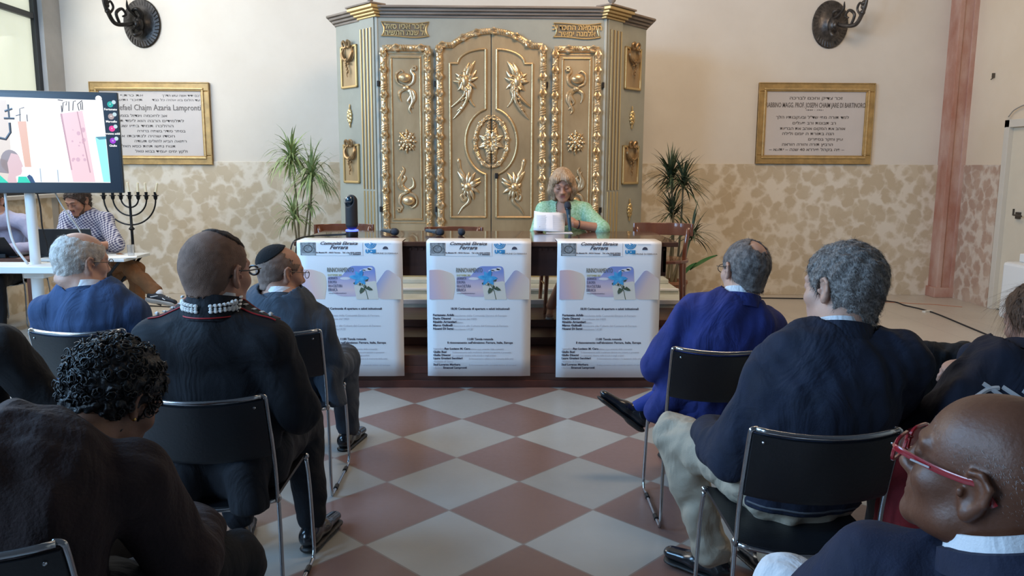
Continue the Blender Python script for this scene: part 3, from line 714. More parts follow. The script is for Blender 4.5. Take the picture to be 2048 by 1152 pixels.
# marble steps under the ark, wooden platform with shallow steps in front
M_STEP = mat('pale_step_marble', (0.52, 0.53, 0.46), 0.5, var=0.12, scale=4)
st = MB(); st.box(-1.75, 1.65, 6.48, 8.7, 0, 0.405); st.box(-1.70, 1.60, 6.80, 8.7, 0.40, 0.45); st.box(-1.68, 1.58, 7.12, 8.7, 0.45, 0.49)
structure(st.build('trim_5', M_STEP, bevel=0.006))
st = MB(); st.box(-1.75, 1.65, 6.472, 6.50, 0.37, 0.409); st.box(-1.70, 1.60, 6.79, 6.83, 0.436, 0.455)
structure(st.build('trim_6', mat('white_nosing', (0.72, 0.72, 0.72), 0.4), bevel=0.004))
M_PLAT = mat('dark_platform_wood', (0.060, 0.026, 0.020), 0.35, col2=(0.11, 0.045, 0.032), scale=5, stretch=(0.3, 3, 3), bump=0.1)
pf = empty('wooden_platform', (0, 5.86, 0), 0, 'dark brown wooden platform with three shallow steps under the long table', 'platform')
b_ = MB(); b_.box(-1.42, 1.66, -0.60, 0.60, 0, 0.225); b_.build('lower_step', M_PLAT, pf, bevel=0.006)
b_ = MB(); b_.box(-1.42, 1.66, -0.29, 0.60, 0.225, 0.285); b_.build('middle_step', M_PLAT, pf, bevel=0.006)
b_ = MB(); b_.box(-1.42, 1.66, 0.07, 0.60, 0.285, 0.345); b_.build('upper_step', M_PLAT, pf, bevel=0.006)
b_ = MB(); b_.box(-1.42, 1.38, -0.612, -0.60, 0.0, 0.05); b_.box(-1.42, 1.66, -0.606, -0.6, 0.10, 0.15); b_.build('front_moulding', mat('reddish_moulding', (0.10, 0.035, 0.025), 0.35, var=0.2), pf, bevel=0.003)
# ================================================================== furniture and things
def rev(s): return s[::-1]
M_TABLE = mat('dark_polished_walnut', (0.055, 0.024, 0.015), 0.16, col2=(0.10, 0.045, 0.028), scale=3, stretch=(0.4, 4, 4), coat=0.4)
M_TABLE2 = mat('dark_walnut', (0.045, 0.020, 0.016), 0.35, col2=(0.075, 0.032, 0.022), scale=3, stretch=(0.4, 4, 4))
TZ = 1.012
tb = empty('long_table', (-0.07, 5.68, 0.225), 0, 'long dark polished walnut table carrying posters, camera and microphones', 'table')
T = Matrix.Translation((0, 0, -0.225))
MB().box(-1.29, 1.29, -0.455, 0.47, TZ-0.032, TZ).build('table_top', M_TABLE, tb, bevel=0.006, M=T)
ap = MB(); ap.box(-1.22, 1.22, -0.40, -0.375, 0.775, TZ-0.032); ap.box(-1.22, 1.22, 0.38, 0.405, 0.80, TZ-0.032); ap.box(-1.22, -1.195, -0.4, 0.4, 0.80, TZ-0.032); ap.box(1.195, 1.22, -0.4, 0.4, 0.80, TZ-0.032)
ap.build('apron', M_TABLE2, tb, bevel=0.003, M=T)
dn = MB()
for k in range(61):
    x = -1.20+k*0.04; dn.box(x-0.009, x+0.009, -0.408, -0.40, 0.950, 0.966)
dn.build('dentil_strip', M_TABLE2, tb, M=T)
for sx in (-1, 1):
    for sy in (-1, 1):
        z0 = 0.225 if sy < 0 else 0.345
        l = MB(); c = (sx*1.13, sy*0.33, 0)
        l.lathe([(0.03, z0), (0.034, z0+0.03), (0.024, z0+0.06), (0.03, 0.45), (0.04, 0.60), (0.028, 0.70), (0.042, 0.74), (0.042, 0.80)], 14, c=c); l.cbox((c[0], c[1], 0.87), 0.085, 0.085, 0.17)
        l.build('leg', M_TABLE2, tb, smooth=True, M=T)

# ---- posters 70 x 100 over the table edge
M_PAPER = mat('poster_paper', (0.83, 0.83, 0.84), 0.45, bump=0.03, bscale=3)
M_INK = mat('black_print', (0.07, 0.07, 0.10), 0.7); M_INKG = mat('grey_print', (0.60, 0.61, 0.66), 0.7)
M_INKB = mat('slate_print', (0.16, 0.17, 0.26), 0.7); M_BLUE = mat('blue_print', (0.03, 0.30, 0.60), 0.6)
M_LILY = mat('lily_blue', (0.03, 0.27, 0.60), 0.6, col2=(0.10, 0.48, 0.78), scale=30)
M_LEAFP = mat('printed_leaf', (0.07, 0.10, 0.06), 0.7, var=0.3, scale=40)
def grad_mat(name, c1, c2, c3, ang, off_, width):
    """printed colour blend along one direction of the sheet"""
    m, nt, b = node_mat(name); N, L = nt.nodes.new, nt.links.new
    tc = N('ShaderNodeTexCoord'); sp = N('ShaderNodeSeparateXYZ'); L(tc.outputs['Object'], sp.inputs[0])
    a = N('ShaderNodeMath'); a.operation = 'MULTIPLY'; a.inputs[1].default_value = math.cos(ang)/width; L(sp.outputs[0], a.inputs[0])
    c = N('ShaderNodeMath'); c.operation = 'MULTIPLY'; c.inputs[1].default_value = math.sin(ang)/width; L(sp.outputs[2], c.inputs[0])
    s = N('ShaderNodeMath'); s.operation = 'ADD'; L(a.outputs[0], s.inputs[0]); L(c.outputs[0], s.inputs[1])
    s2 = N('ShaderNodeMath'); s2.operation = 'ADD'; s2.inputs[1].default_value = off_; L(s.outputs[0], s2.inputs[0])
    r = N('ShaderNodeValToRGB'); r.color_ramp.elements[0].color = (*c1, 1); r.color_ramp.elements[1].color = (*c3, 1); e = r.color_ramp.elements.new(0.5); e.color = (*c2, 1)
    L(s2.outputs[0], r.inputs[0]); L(r.outputs[0], b.inputs['Base Color']); b.inputs['Roughness'].default_value = 0.5
    return m
G1 = grad_mat('pink_print', (0.56, 0.50, 0.68), (0.78, 0.53, 0.48), (0.78, 0.68, 0.52), 0.2, 1.88, 0.22)
G2 = grad_mat('blue_sand_print', (0.12, 0.28, 0.66), (0.70, 0.54, 0.50), (0.80, 0.66, 0.50), -0.5, -1.0, 0.24)
G3 = grad_mat('sky_print', (0.28, 0.34, 0.66), (0.76, 0.58, 0.58), (0.24, 0.31, 0.64), PI/2, 1.80, 0.25)
G4 = mat('sand_print', (0.74, 0.69, 0.60), 0.6)
M_STONEP = mat('engraved_emblem', (0.13, 0.14, 0.15), 0.7, col2=(0.40, 0.42, 0.43), scale=60)
def rnd_poly(pts, r, n=5):
    out = []; k = len(pts)
    for i in range(k):
        p0, p, p2 = [Vector((*pts[j % k], 0)) for j in (i-1, i, i+1)]
        rr = r[i] if isinstance(r, (list, tuple)) else r
        a = p+(p0-p).normalized()*rr; c = p+(p2-p).normalized()*rr
        for t in np.linspace(0, 1, n): q = a*(1-t)**2+p*2*t*(1-t)+c*t*t; out.append((q.x, q.y))
    return out
def make_poster(x, dz, rz, label):
    """origin at the top front edge; sheet hangs down -z, folds back +y over the table"""
    W = 0.70
    po = empty('poster', (x, 5.212, TZ), rz, label, 'poster', 'event posters hung on the table front')
    prof = [(0.23, 0.0045), (0.03, 0.0045), (0.012, 0.004), (0.0, -0.003), (-0.005, -0.014), (-0.0055, -0.2), (-0.0055, -0.5), (-0.0055, -0.8), (-0.0055, -0.93+dz)]
    vs, fs = [], []; nx = 10
    for i, (y, z) in enumerate(prof):
        for k in range(nx+1):
            u = k/nx-0.5; curl = 0.008*(abs(u)*2)**14 if z < -0.1 else 0; vs.append((u*W, y+curl, z))
    for i in range(len(prof)-1):
        for k in range(nx): a = i*(nx+1)+k; fs.append((a, a+1, a+nx+2, a+nx+1))
    s = MB().add(vs, fs).build('sheet', M_PAPER, po, smooth='all', fix=False)
    so = s.modifiers.new('thickness', 'SOLIDIFY'); so.thickness = 0.0006; so.offset = 1
    H = 0.794
    def P(u, v, e=0.0): return ((u-0.5)*W, -0.0062-e, -v*H)   # u 0..1 left-right, v 0..1 down the sheet
    def flat(name, pts, m, e=0.0, par=po):
        mb = MB(); n = len(pts); mb.prism([((u-0.5)*W, -v*H) for u, v in pts], -0.0068-e, -0.0062-e+0.002); return mb.build(name, m, par)
    flat('emblem_picture', [(0.035, 0.008), (0.18, 0.008), (0.18, 0.115), (0.035, 0.115)], M_STONEP)
    e_ = MB()
    for k in range(24): a = 2*PI*k/24; e_.cbox(P(0.107+0.045*math.cos(a)*0.9, 0.06+0.03*math.sin(a), 0.001), 0.012, 0.0006, 0.010)
    e_.cbox(P(0.107, 0.105, 0.001), 0.085, 0.0006, 0.012); e_.build('emblem_relief', mat('pale_emblem_grey', (0.45, 0.47, 0.48), 0.7), po)
    rl = MB(); rl.cbox(P(0.405, 0.117), 0.46*W, 0.001, 0.0016); rl.cbox(P(0.625, 0.06), 0.0022, 0.001, 0.105*H)
    rl.cbox(P(0.83, 0.014), 0.13*W, 0.001, 0.0016); rl.build('ruled_line', M_INKG, po)
    ah = lambda t, u, v, sz, xs=1.0, sh=0.0, al='CENTER', bo=0.0: (t, (u-0.5)*W, -v*H, sz, xs, sh, al, bo)
    TM = Matrix.Translation((0, -0.0072, 0))
    multi_text('heading_lettering', [ah('Comunità Ebraica', 0.395, 0.014, 0.030, 1.15, 0.45, 'CENTER', 0.0006), ah('Ferrara', 0.395, 0.048, 0.036, 1.1, 0.45, 'CENTER', 0.0006),
        ah('Via Mazzini 95 - 44121 Ferrara    Tel. e fax 0532 247004', 0.605, 0.092, 0.0125, 1.05, 0, 'RIGHT', 0.0003), ah('C.F. 80006860', 0.605, 0.106, 0.0125, 1.05, 0, 'RIGHT', 0.0003),
        ah('COMUNE DI FERRARA', 0.84, 0.098, 0.016, 1.05, 0.0, 'CENTER', -0.0002)], M_INK, po, TM)
    # menorah-like arcs logo with UCEI below
    lg = MB()
    for R in (0.016, 0.026, 0.036):
        c = P(0.70, 0.010, 0.0005); lg.tube([(c[0]+R*math.cos(a), c[1], c[2]-R*math.sin(a)*0.95) for a in np.linspace(0.08, PI-0.08, 14)], 0.0034, 5, flat=((0, 1, 0), 0.12))
    lg.tube([P(0.70, 0.008, 0.0005), P(0.715, 0.016, 0.0005), P(0.70, 0.022, 0.0005)], 0.003, 5, flat=((0, 1, 0), 0.12))
    lo = lg.build('arc_logo', M_BLUE, po); multi_text('logo_lettering', [ah('UCEI', 0.70, 0.082, 0.030, 1.05, 0, 'CENTER', 0.0022)], M_BLUE, po, TM)
    c = P(0.84, 0.055); flat('crest', [(0.84+0.026*math.cos(a), 0.062-0.024*math.sin(a)) for a in np.linspace(0, PI, 10)], M_INK)
    flat('pink_shape', rnd_poly([(0.025, 0.238), (0.13, 0.232), (0.262, 0.27), (0.275, 0.37), (0.25, 0.488), (0.025, 0.488)], [0.01, 0.045, 0.045, 0.045, 0.001, 0.001]), G1)
    flat('sky_shape', rnd_poly([(0.50, 0.204), (0.735, 0.204), (0.752, 0.44), (0.56, 0.464), (0.37, 0.464), (0.285, 0.40), (0.285, 0.30), (0.42, 0.29)], [0.04, 0.035, 0.02, 0.02, 0.07, 0.03, 0.02, 0.02]), G3)
    flat('sand_shape', rnd_poly([(0.53, 0.355), (0.745, 0.33), (0.765, 0.488), (0.555, 0.488)], [0.03, 0.02, 0.005, 0.005]), G4, 0.0006)
    flat('blue_shape', rnd_poly([(0.85, 0.225), (0.985, 0.31), (0.985, 0.488), (0.77, 0.488), (0.71, 0.40)], [0.04, 0.02, 0.001, 0.04, 0.045]), G2)
    cl = MB()
    for u, v, a, b2 in ((0.66, 0.235, 0.045, 0.012), (0.69, 0.226, 0.025, 0.012), (0.62, 0.243, 0.03, 0.008), (0.45, 0.31, 0.05, 0.012)): cl.prism([((u-0.5+a*math.cos(t))*W, -(v+b2*math.sin(t))*H) for t in np.linspace(0, 2*PI, 12)[:-1]], -0.0073, -0.005)
    cl.build('cloud_print', mat('cloud_white', (0.74, 0.71, 0.74), 0.7), po)
    multi_text('title_lettering', [ah('RINNOVAMENTO', 0.408, 0.240, 0.044, (0.176,), 0, 'CENTER', 0.0)], mat('olive_print', (0.16, 0.17, 0.13), 0.7), po, Matrix.Translation((0, -0.0078, 0)))
    multi_text('date_lettering', [ah('18 SETTEMBRE 2022', 0.352, 0.283, 0.019, (0.092,), 0, 'CENTER', 0.0)], mat('yellow_print', (0.42, 0.42, 0.16), 0.7), po, Matrix.Translation((0, -0.0078, 0)))
    multi_text('subtitle_lettering', [ah('GIORNATA', 0.333, 0.309, 0.027, (0.064,), 0, 'CENTER', 0.0), ah('EUROPEA', 0.329, 0.342, 0.027, (0.058,), 0, 'CENTER', 0.0), ah('DELLA', 0.308, 0.375, 0.024, (0.030,), 0, 'CENTER', 0.0), ah('CULTURA', 0.378, 0.375, 0.028, (0.063,), 0, 'CENTER', 0.0003), ah('EBRAICA', 0.331, 0.408, 0.028, (0.063,), 0, 'CENTER', 0.0003), ah('www.giornatadellaculturaebraica.it', 0.375, 0.436, 0.010, (0.12,), 0, 'CENTER', 0)], M_INKB, po, Matrix.Translation((0, -0.0078, 0)))
    fl = MB(); fc = (0.587, 0.306)
    for a, L_, wd in ((70, 0.080, 0.026), (118, 0.070, 0.024), (0, 0.088, 0.026), (172, 0.092, 0.026), (-48, 0.080, 0.026), (-125, 0.078, 0.024)):
        an = math.radians(a); d = Vector((math.cos(an), math.sin(an))); n_ = Vector((-d.y, d.x)); pts = []
        for t, q in ((0, 0.3), (0.25, 0.9), (0.5, 1.0), (0.75, 0.7), (1.0, 0.0), (0.75, -0.7), (0.5, -1.0), (0.25, -0.9), (0, -0.3)): pp = d*t*L_*0.75+n_*q*wd*0.55; pts.append(((fc[0]-0.5)*W+pp.x, -fc[1]*H+pp.y))
        fl.prism(pts, -0.0092-0.0001*a/30, -0.007)
    fo = fl.build('lily_print', M_LILY, po)
    st = MB(); st.tube([P(0.60, 0.33, 0.002), P(0.625, 0.38, 0.002), P(0.648, 0.42, 0.002), P(0.665, 0.488, 0.002)], 0.0022, 5, flat=((0, 1, 0), 0.2))
    for u, v, r_ in ((0.655, 0.322, 0.010), (0.538, 0.352, 0.007), (0.592, 0.358, 0.009)): q = P(u, v, 0.002); st.ball(q, (r_, 0.0008, r_), 8, 4)
    for pts in ([(0.64, 0.40), (0.60, 0.385), (0.585, 0.42), (0.592, 0.44), (0.62, 0.425)], [(0.645, 0.40), (0.67, 0.375), (0.70, 0.395), (0.712, 0.41), (0.68, 0.412)], [(0.635, 0.395), (0.63, 0.36), (0.65, 0.372), (0.655, 0.395)]): st.prism([((u-0.5)*W, -v*H) for u, v in pts], -0.0098, -0.0078)
    st.tube([P(0.538, 0.352, 0.002), P(0.60, 0.375, 0.002), P(0.655, 0.322, 0.002)], 0.0012, 5, flat=((0, 1, 0), 0.3)); st.build('stem_print', M_LEAFP, po)
    # positions measured down the sheet
    bl = [ah('18:30 Cerimonia di apertura e saluti istituzionali', 0.51, 0.569, 0.0205, 1.0, 0, 'CENTER', 0.0005)]
    names = ('Fortunato Arbib', 'Dario Disegni', 'Rinaldo Argentieri', 'Marco Gulinelli', 'Noemi Di Segni'); roles = ('Presidente della Comunità Ebraica di Ferrara', 'Presidente del MEIS', 'Prefetto', 'Assessore alla Cultura del Comune di Ferrara', 'Presidente UCEI')
    gl = []
    for k, (t, r_) in enumerate(zip(names, roles)):
        v = 0.624+k*0.0295; bl.append(ah(t, 0.055, v, 0.0205, 1.05, 0, 'LEFT', 0.0008)); gl.append(ah(r_, 0.25, v+0.004, 0.0190, 1.05, 0, 'LEFT', 0.0))
    bl += [ah('11:00 Tavola rotonda', 0.51, 0.833, 0.0205, 1.0, 0, 'CENTER', 0.0005), ah('Il rinnovamento nell\'ebraismo: Ferrara, Italia, Europa', 0.51, 0.864, 0.0205, 1.02, 0, 'CENTER', 0.0005)]
    for k, (g_, t, x_) in enumerate((('Introduce', 'Rav Luciano M. Caro', 0.165), ('', 'Giulio Busi', 0.055), ('', 'Giulio Disegni', 0.055), ('', 'Laura Graziani Secchieri', 0.055), ('Archivio di Stato', '', 0.055), ('', 'Saul Loverso Meghera', 0.055), ('Modera', 'Emanuel Lampronti', 0.15))):
        v = 0.917+k*0.0279
        if t: bl.append(ah(t, x_, v, 0.0195, 1.05, 0, 'LEFT', 0.0007))
        if g_: gl.append(ah(g_, 0.055, v, 0.0195, 1.0, 0, 'LEFT', 0.0))
        r_ = ('Rabbino capo emerito della comunità', 'Il rinnovamento nella tradizione ebraica tra passato e presente', 'La comunità ebraica nella scuola e negli archivi', 'Il rinnovamento urbano e le memorie della città', '', 'Il rinnovamento nelle comunità italiane ed europee', '')[k]
        if r_: gl.append(ah(r_, 0.40 if k in (0, 3, 5) else 0.24, v+0.003, 0.0175, 0.9, 0, 'LEFT', 0.0))
    multi_text('programme_lettering', bl, M_INK, po, TM); multi_text('small_lettering', gl, M_INKG, po, TM)
    return po
make_poster(-0.985, 0.01, 0.0, 'event poster on the table front below the black camera tower')
make_poster(-0.125, 0.01, 0.0, 'middle one of the three event posters, hanging between the two others')
make_poster(0.750, 0.0, 0.0, 'event poster on the table front below the reading woman')

# ---- conference camera tower
M_BLK = mat('black_plastic', (0.012, 0.013, 0.016), 0.35); M_BLK2 = mat('matte_black', (0.015, 0.016, 0.02), 0.7)
ct = empty('conference_camera', (-1.035, 5.58, TZ), 0, 'black cylindrical conference camera with glowing blue ring on the table', 'camera')
MB().lathe([(0.040, 0), (0.043, 0.006), (0.043, 0.04)], 28).build('base', M_BLK, ct, smooth=True)
MB().lathe([(0.0433, 0.04), (0.0436, 0.042), (0.0436, 0.049), (0.0433, 0.051)], 28).build('light_ring', mat('blue_glow_ring', (0.05, 0.08, 0.9), 0.4, emit=(0.05, 0.08, 1.0), estr=3.5), ct, smooth=True)
s = Sdf(); s.cone((0, 0, 0.09), (0, 0, 0.255), 0.043, 0.043, 0.005); s.box((0, 0, 0.02), (0.06, 0.06, 0.031), 0.001, 0.004, sub=True)
s.ell((-0.018, -0.035, 0.262), (0.040, 0.040, 0.050), 0.006, sub=True)
V_, F_ = s.mesh(0.0035); o = obj_from('housing', mesh_np('housing', V_, F_), M_BLK2, ct)
MB().ball((-0.010, -0.012, 0.262), 0.031, 20, 12).build('lens_ball', mat('glossy_lens', (0.01, 0.03, 0.05), 0.06, coat=1.0), ct, smooth='all')
MB().tube([(-0.012+0.036*math.cos(a), -0.022-0.020*math.sin(a+0.4)*0.6, 0.255+0.040*math.sin(a)) for a in np.linspace(PI*0.85, PI*2.15, 16)], 0.0022, 6).build('silver_rim', mat('silver', (0.6, 0.62, 0.65), 0.25, 1.0), ct, smooth=True)
# cables from the camera
cb = MB(); cb.tube(catmull([(-1.075, 5.59, TZ+0.02), (-1.17, 5.62, TZ+0.012), (-1.28, 5.56, TZ+0.010), (-1.365, 5.42, TZ+0.004), (-1.39, 5.30, TZ-0.03), (-1.40, 5.28, TZ-0.14), (-1.42, 5.30, TZ-0.40), (-1.45, 5.35, 0.30)], 6), 0.005, 6)
cb.tube(catmull([(-1.075, 5.57, TZ+0.015), (-1.2, 5.57, TZ+0.008), (-1.33, 5.50, TZ+0.01), (-1.385, 5.44, TZ-0.02), (-1.41, 5.42, TZ-0.2), (-1.43, 5.40, 0.4)], 6), 0.0035, 6)
tag(cb.build('camera_cable', M_BLK2, smooth='all'), 'black cable trailing from the camera tower over the table edge', 'cable')

# ---- microphones
M_MIC = mat('dark_blue_mic', (0.018, 0.05, 0.075), 0.35); M_GRILL = mat('mic_grille', (0.02, 0.03, 0.05), 0.4, 0.4, bump=0.6, bscale=350)
def microphone(label, M):
    t = empty('microphone', (0, 0, 0), 0, label, 'microphone'); t.matrix_world = M
    MB().lathe([(0.012, 0.0), (0.0135, 0.004), (0.0145, 0.09), (0.019, 0.155), (0.0215, 0.165)], 18).build('body', M_MIC, t, smooth=True)
    MB().lathe([(0.0245, 0.165), (0.026, 0.170), (0.0245, 0.176)], 18).build('collar', mat('mic_collar', (0.03, 0.03, 0.035), 0.3, 0.6), t, smooth=True)
    MB().lathe([(0.0215, 0.172), (0.0265, 0.185), (0.027, 0.20), (0.024, 0.215), (0.015, 0.226), (0.002, 0.229)], 18).build('grille', M_GRILL, t, smooth='all')
    MB().box(-0.004, 0.004, -0.0165, -0.012, 0.10, 0.125).build('switch', mat('switch_grey', (0.2, 0.2, 0.2), 0.4), t)
    return t
def lay(x, y, heading, z=TZ+0.0265):
    d = Vector((math.cos(heading), math.sin(heading), 0.004)); q = Vector((0, 0, 1)).rotation_difference(d)
    return Matrix.Translation(Vector((x, y, z)) - d*0.0) @ q.to_matrix().to_4x4()
microphone('black handheld microphone lying on the table nearest the camera tower', lay(-0.86, 5.86, -0.95))
microphone('black handheld microphone lying in the middle of the table row', lay(-0.53, 5.84, -0.95))
microphone('black handheld microphone on the table pointing towards the audience', lay(-0.285, 5.88, -1.45))

# ---- wooden chairs behind the table
M_WOOD = mat('reddish_chair_wood', (0.13, 0.045, 0.026), 0.16, col2=(0.20, 0.075, 0.04), scale=6, stretch=(1, 1, 0.3), coat=0.6)
def wood_chair(x, y, z, rz, label, hb=0.82):
    c = empty('wooden_chair', (x, y, z), rz, label, 'chair', 'wooden chairs at the long table')
    MB().prism([(0.20*math.cos(a)*(1.05), 0.20*math.sin(a)) for a in np.linspace(0, 2*PI, 25)[:-1]], 0.43, 0.455, axis='z').build('seat', M_WOOD, c, bevel=0.005)
    for sx in (-1, 1):
        MB().tube([(sx*0.17, 0.16, 0), (sx*0.15, 0.13, 0.43)], [0.014, 0.02], 10).build('leg', M_WOOD, c, smooth=True)
        MB().tube(catmull([(sx*0.19, -0.24, 0), (sx*0.175, -0.17, 0.43), (sx*0.20, -0.19, 0.65), (sx*0.225, -0.235, hb-0.02)], 5), [0.015, 0.02, 0.018, 0.014], 10).build('leg', M_WOOD, c, smooth=True)
    r = MB(); n = 12; top = hb
    pts = [(0.245*math.sin(a), -0.13-0.13*math.cos(a)) for a in np.linspace(-1.25, 1.25, n)]
    vs = []
    for (px, py) in pts:
        d = Vector((px, py+0.13, 0)).normalized()*0.008
        for dd, zz in ((d, top-0.10), (d, top), (-d, top), (-d, top-0.10)): vs.append((px+dd.x, py+dd.y, zz))
    fs = [(i*4+k, i*4+(k+1) % 4, (i+1)*4+(k+1) % 4, (i+1)*4+k) for i in range(n-1) for k in range(4)] + [(3, 2, 1, 0), tuple((n-1)*4+k for k in range(4))]
    r.add(vs, fs); r.build('backrest', M_WOOD, c, smooth=True, bevel=0.003)
    MB().tube([(-0.155, 0.13, 0.22), (-0.18, -0.19, 0.22)], 0.008, 8).tube([(0.155, 0.13, 0.22), (0.18, -0.19, 0.22)], 0.008, 8).build('stretcher', M_WOOD, c, smooth=True)
    return c
wood_chair(-1.22, 6.18, 0.345, PI+0.12, 'dark wooden chair behind the table beside the leafy plant and camera tower', 0.70)
wood_chair(-0.345, 6.18, 0.345, PI+0.05, 'dark wooden chair behind the table in front of the gilded central doors', 0.68)
wood_chair(0.55, 6.33, 0.345, PI, 'wooden chair on which the reading woman sits')
wood_chair(1.30, 6.14, 0.345, PI-0.22, 'glossy wooden chair standing at the table end by the dark spiky plant', 0.72)

# ---- plants
def plant(x, y, crowns, label, leafmat, pot_h, stem_bases, seed, extra=None, pr=0.16):
    rr = random.Random(seed)
    p = empty('potted_dracaena', (x, y, 0), 0, label, 'plant')
    MB().lathe([(pr*0.72, 0), (pr*0.80, 0.01), (pr, pot_h-0.03), (pr*1.06, pot_h-0.03), (pr*1.06, pot_h), (pr*0.96, pot_h), (pr*0.94, pot_h-0.03)], 24).build('pot', mat('terracotta_pot', (0.30, 0.14, 0.08), 0.7, var=0.15), p, smooth=True)
    MB().lathe([(pr*0.95, pot_h-0.04), (0.01, pot_h-0.025)], 16).build('soil', mat('soil', (0.03, 0.02, 0.015), 0.95), p)
    for i, (cx, cy, cz, R, n, droop) in enumerate(crowns):
        bx, by = stem_bases[i % len(stem_bases)]
        MB().tube(catmull([(bx, by, pot_h-0.04), (bx*0.6+cx*0.4+0.02, by, (pot_h+cz)/2), (cx, cy, cz)], 5), [0.014, 0.011, 0.008], 8).build('stem', mat('plant_stem', (0.16, 0.13, 0.07), 0.8, var=0.2), p, smooth=True)
        vs, fs = [], []
        for k in range(n):
            a = rr.uniform(0, 2*PI); el = rr.uniform(-0.25, 1.45); L_ = R*rr.uniform(0.75, 1.25); wd = rr.uniform(0.006, 0.010)
            d = Vector((math.cos(a)*math.cos(el), math.sin(a)*math.cos(el), math.sin(el))); sd = Vector((-math.sin(a), math.cos(a), 0))
            q = Vector((cx, cy, cz-0.03+rr.uniform(-0.05, 0.05))); m_ = 6; b0 = len(vs)
            dr = droop*rr.uniform(0.6, 1.4)
            for j in range(m_+1):
                t = j/m_; wj = wd*(0.6+1.6*t*(1-t)*1.6)*(1-t**3)+0.0003
                vs += [tuple(q-sd*wj), tuple(q+sd*wj)]
                q = q+d*L_/m_; d = (d+Vector((0, 0, -dr*0.28))).normalized()
            fs += [(b0+2*j, b0+2*j+1, b0+2*j+3, b0+2*j+2) for j in range(m_)]
        me = bpy.data.meshes.new('foliage'); me.from_pydata(vs, [], fs); obj_from('foliage', me, leafmat, p, smooth=True)
    if extra:
        for (ex, ey, ez, L_, ang, wd, sl) in extra:
            M_ = Matrix.Translation((ex, ey, ez)) @ Matrix.Rotation(ang, 4, 'Y') @ Matrix.Rotation(sl, 4, 'Z')
            vs, fs = [], []; m_ = 10
            for j in range(m_+1):
                t = j/m_; wj = wd*math.sin(PI*min(1, t*1.02))**0.7*(1-0.35*t)+0.0005; zz = -0.05*t*t
                for q in (-1, 0, 1): vs.append(tuple(M_ @ Vector((t*L_, q*wj, zz-abs(q)*-0.012))))
            fs = [(3*j+k, 3*j+k+1, 3*j+k+4, 3*j+k+3) for j in range(m_) for k in (0, 1)]
            me = bpy.data.meshes.new('broad_leaf'); me.from_pydata(vs, [], fs); obj_from('broad_leaf', me, mat('broad_leaf_green', (0.05, 0.16, 0.045), 0.4), p, smooth=True)
    return p
ML1 = mat('sunlit_leaf', (0.18, 0.27, 0.09), 0.5, col2=(0.34, 0.42, 0.19), scale=14); ML2 = mat('dark_leaf', (0.035, 0.055, 0.028), 0.5, col2=(0.075, 0.105, 0.05), scale=14)  # lighter green of the left plant has its sunlight put into the colour
plant(-2.12, 8.35, [(-0.04, 0, 1.60, 0.36, 130, 1.15), (0.17, -0.03, 1.42, 0.40, 110, 1.4), (-0.05, 0.02, 1.00, 0.28, 60, 1.1), (0.12, 0.03, 1.13, 0.2, 25, 1.2)], 'tall light green spiky plant left of the gilded ark', ML1, 0.42, [(0.0, 0), (0.06, 0.02), (-0.04, 0.02)], 3)
plant(1.80, 8.0, [(-0.04, 0, 1.44, 0.32, 120, 0.6), (0.08, -0.04, 1.38, 0.34, 90, 0.8), (0.0, 0.02, 1.08, 0.27, 80, 0.6), (0.17, -0.10, 0.86, 0.30, 60, 0.7)], 'dark green spiky plant right of the ark behind the glossy chair', ML2, 0.36, [(0.0, 0), (0.05, 0.02), (-0.04, 0.02)], 5,
      extra=[(0.12, -0.30, 0.50, 0.30, -0.75, 0.075, -0.3), (0.05, -0.2, 0.40, 0.26, -1.2, 0.055, -0.6), (-0.3, -0.2, 0.42, 0.25, 0.2, 0.07, 2.6)])

# ---- framed wall inscriptions
M_FR = mat('gilded_frame', (0.42, 0.27, 0.10), 0.45, 0.3, var=0.2, scale=10, bump=0.15); M_FRH = mat('gilded_frame_bright', (0.58, 0.40, 0.18), 0.35, 0.5, var=0.15, scale=20)
M_SLAB = mat('grey_white_slab', (0.58, 0.53, 0.50), 0.6, var=0.03, scale=2); M_CARV = mat('engraved_letters', (0.13, 0.11, 0.10), 0.7)
def plaque(xc, zc, w_, h_, shear, label, items, f_=0.10):
    # the frames hang a little out of true in the photo's left or right turn: kept square to the wall
    p = empty('framed_inscription', (xc, WY-0.002, zc), 0, label, 'plaque')
    fr = MB(); 
    box_frame(fr, -w_/2, w_/2, -h_/2, h_/2, f_, -0.035, 0); fr.build('frame', M_FR, p, bevel=0.010)
    f2 = MB(); box_frame(f2, -w_/2+f_*0.62, w_/2-f_*0.62, -h_/2+f_*0.62, h_/2-f_*0.62, 0.022, -0.05, -0.02); f2.build('inner_rim', M_FRH, p, bevel=0.008)
    f3 = MB(); box_frame(f3, -w_/2, w_/2, -h_/2, h_/2, 0.012, -0.045, -0.0); f3.build('outer_rim', M_FR, p, bevel=0.004)
    MB().box(-w_/2+f_*0.7, w_/2-f_*0.7, -0.014, 0, -h_/2+f_*0.7, h_/2-f_*0.7).build('slab', M_SLAB, p)
    multi_text('inscription_lettering', items, M_CARV, p, Matrix.Translation((0, -0.0155, 0)), 0.001)
    return p
L_ = [(rev('דרכם ידיד אשה עוש הדרך'), 0.37, 0.315, 0.036, (0.47,), 0, 'CENTER', 0), (rev('כי עד הלום בא אהיה כל נבד'), 0.32, 0.265, 0.034, (0.60,), 0, 'CENTER', 0), (rev('את כרתף בש'), -0.26, 0.315, 0.036, (0.36,), 0, 'CENTER', 0), (rev('תזכר ותשיע'), -0.26, 0.265, 0.034, (0.34,), 0, 'CENTER', 0),
  ('Isaija Refael Chajm Azaria Lampronti', 0.0, 0.178, 0.092, (1.14,), 0, 'CENTER', 0.0003)]
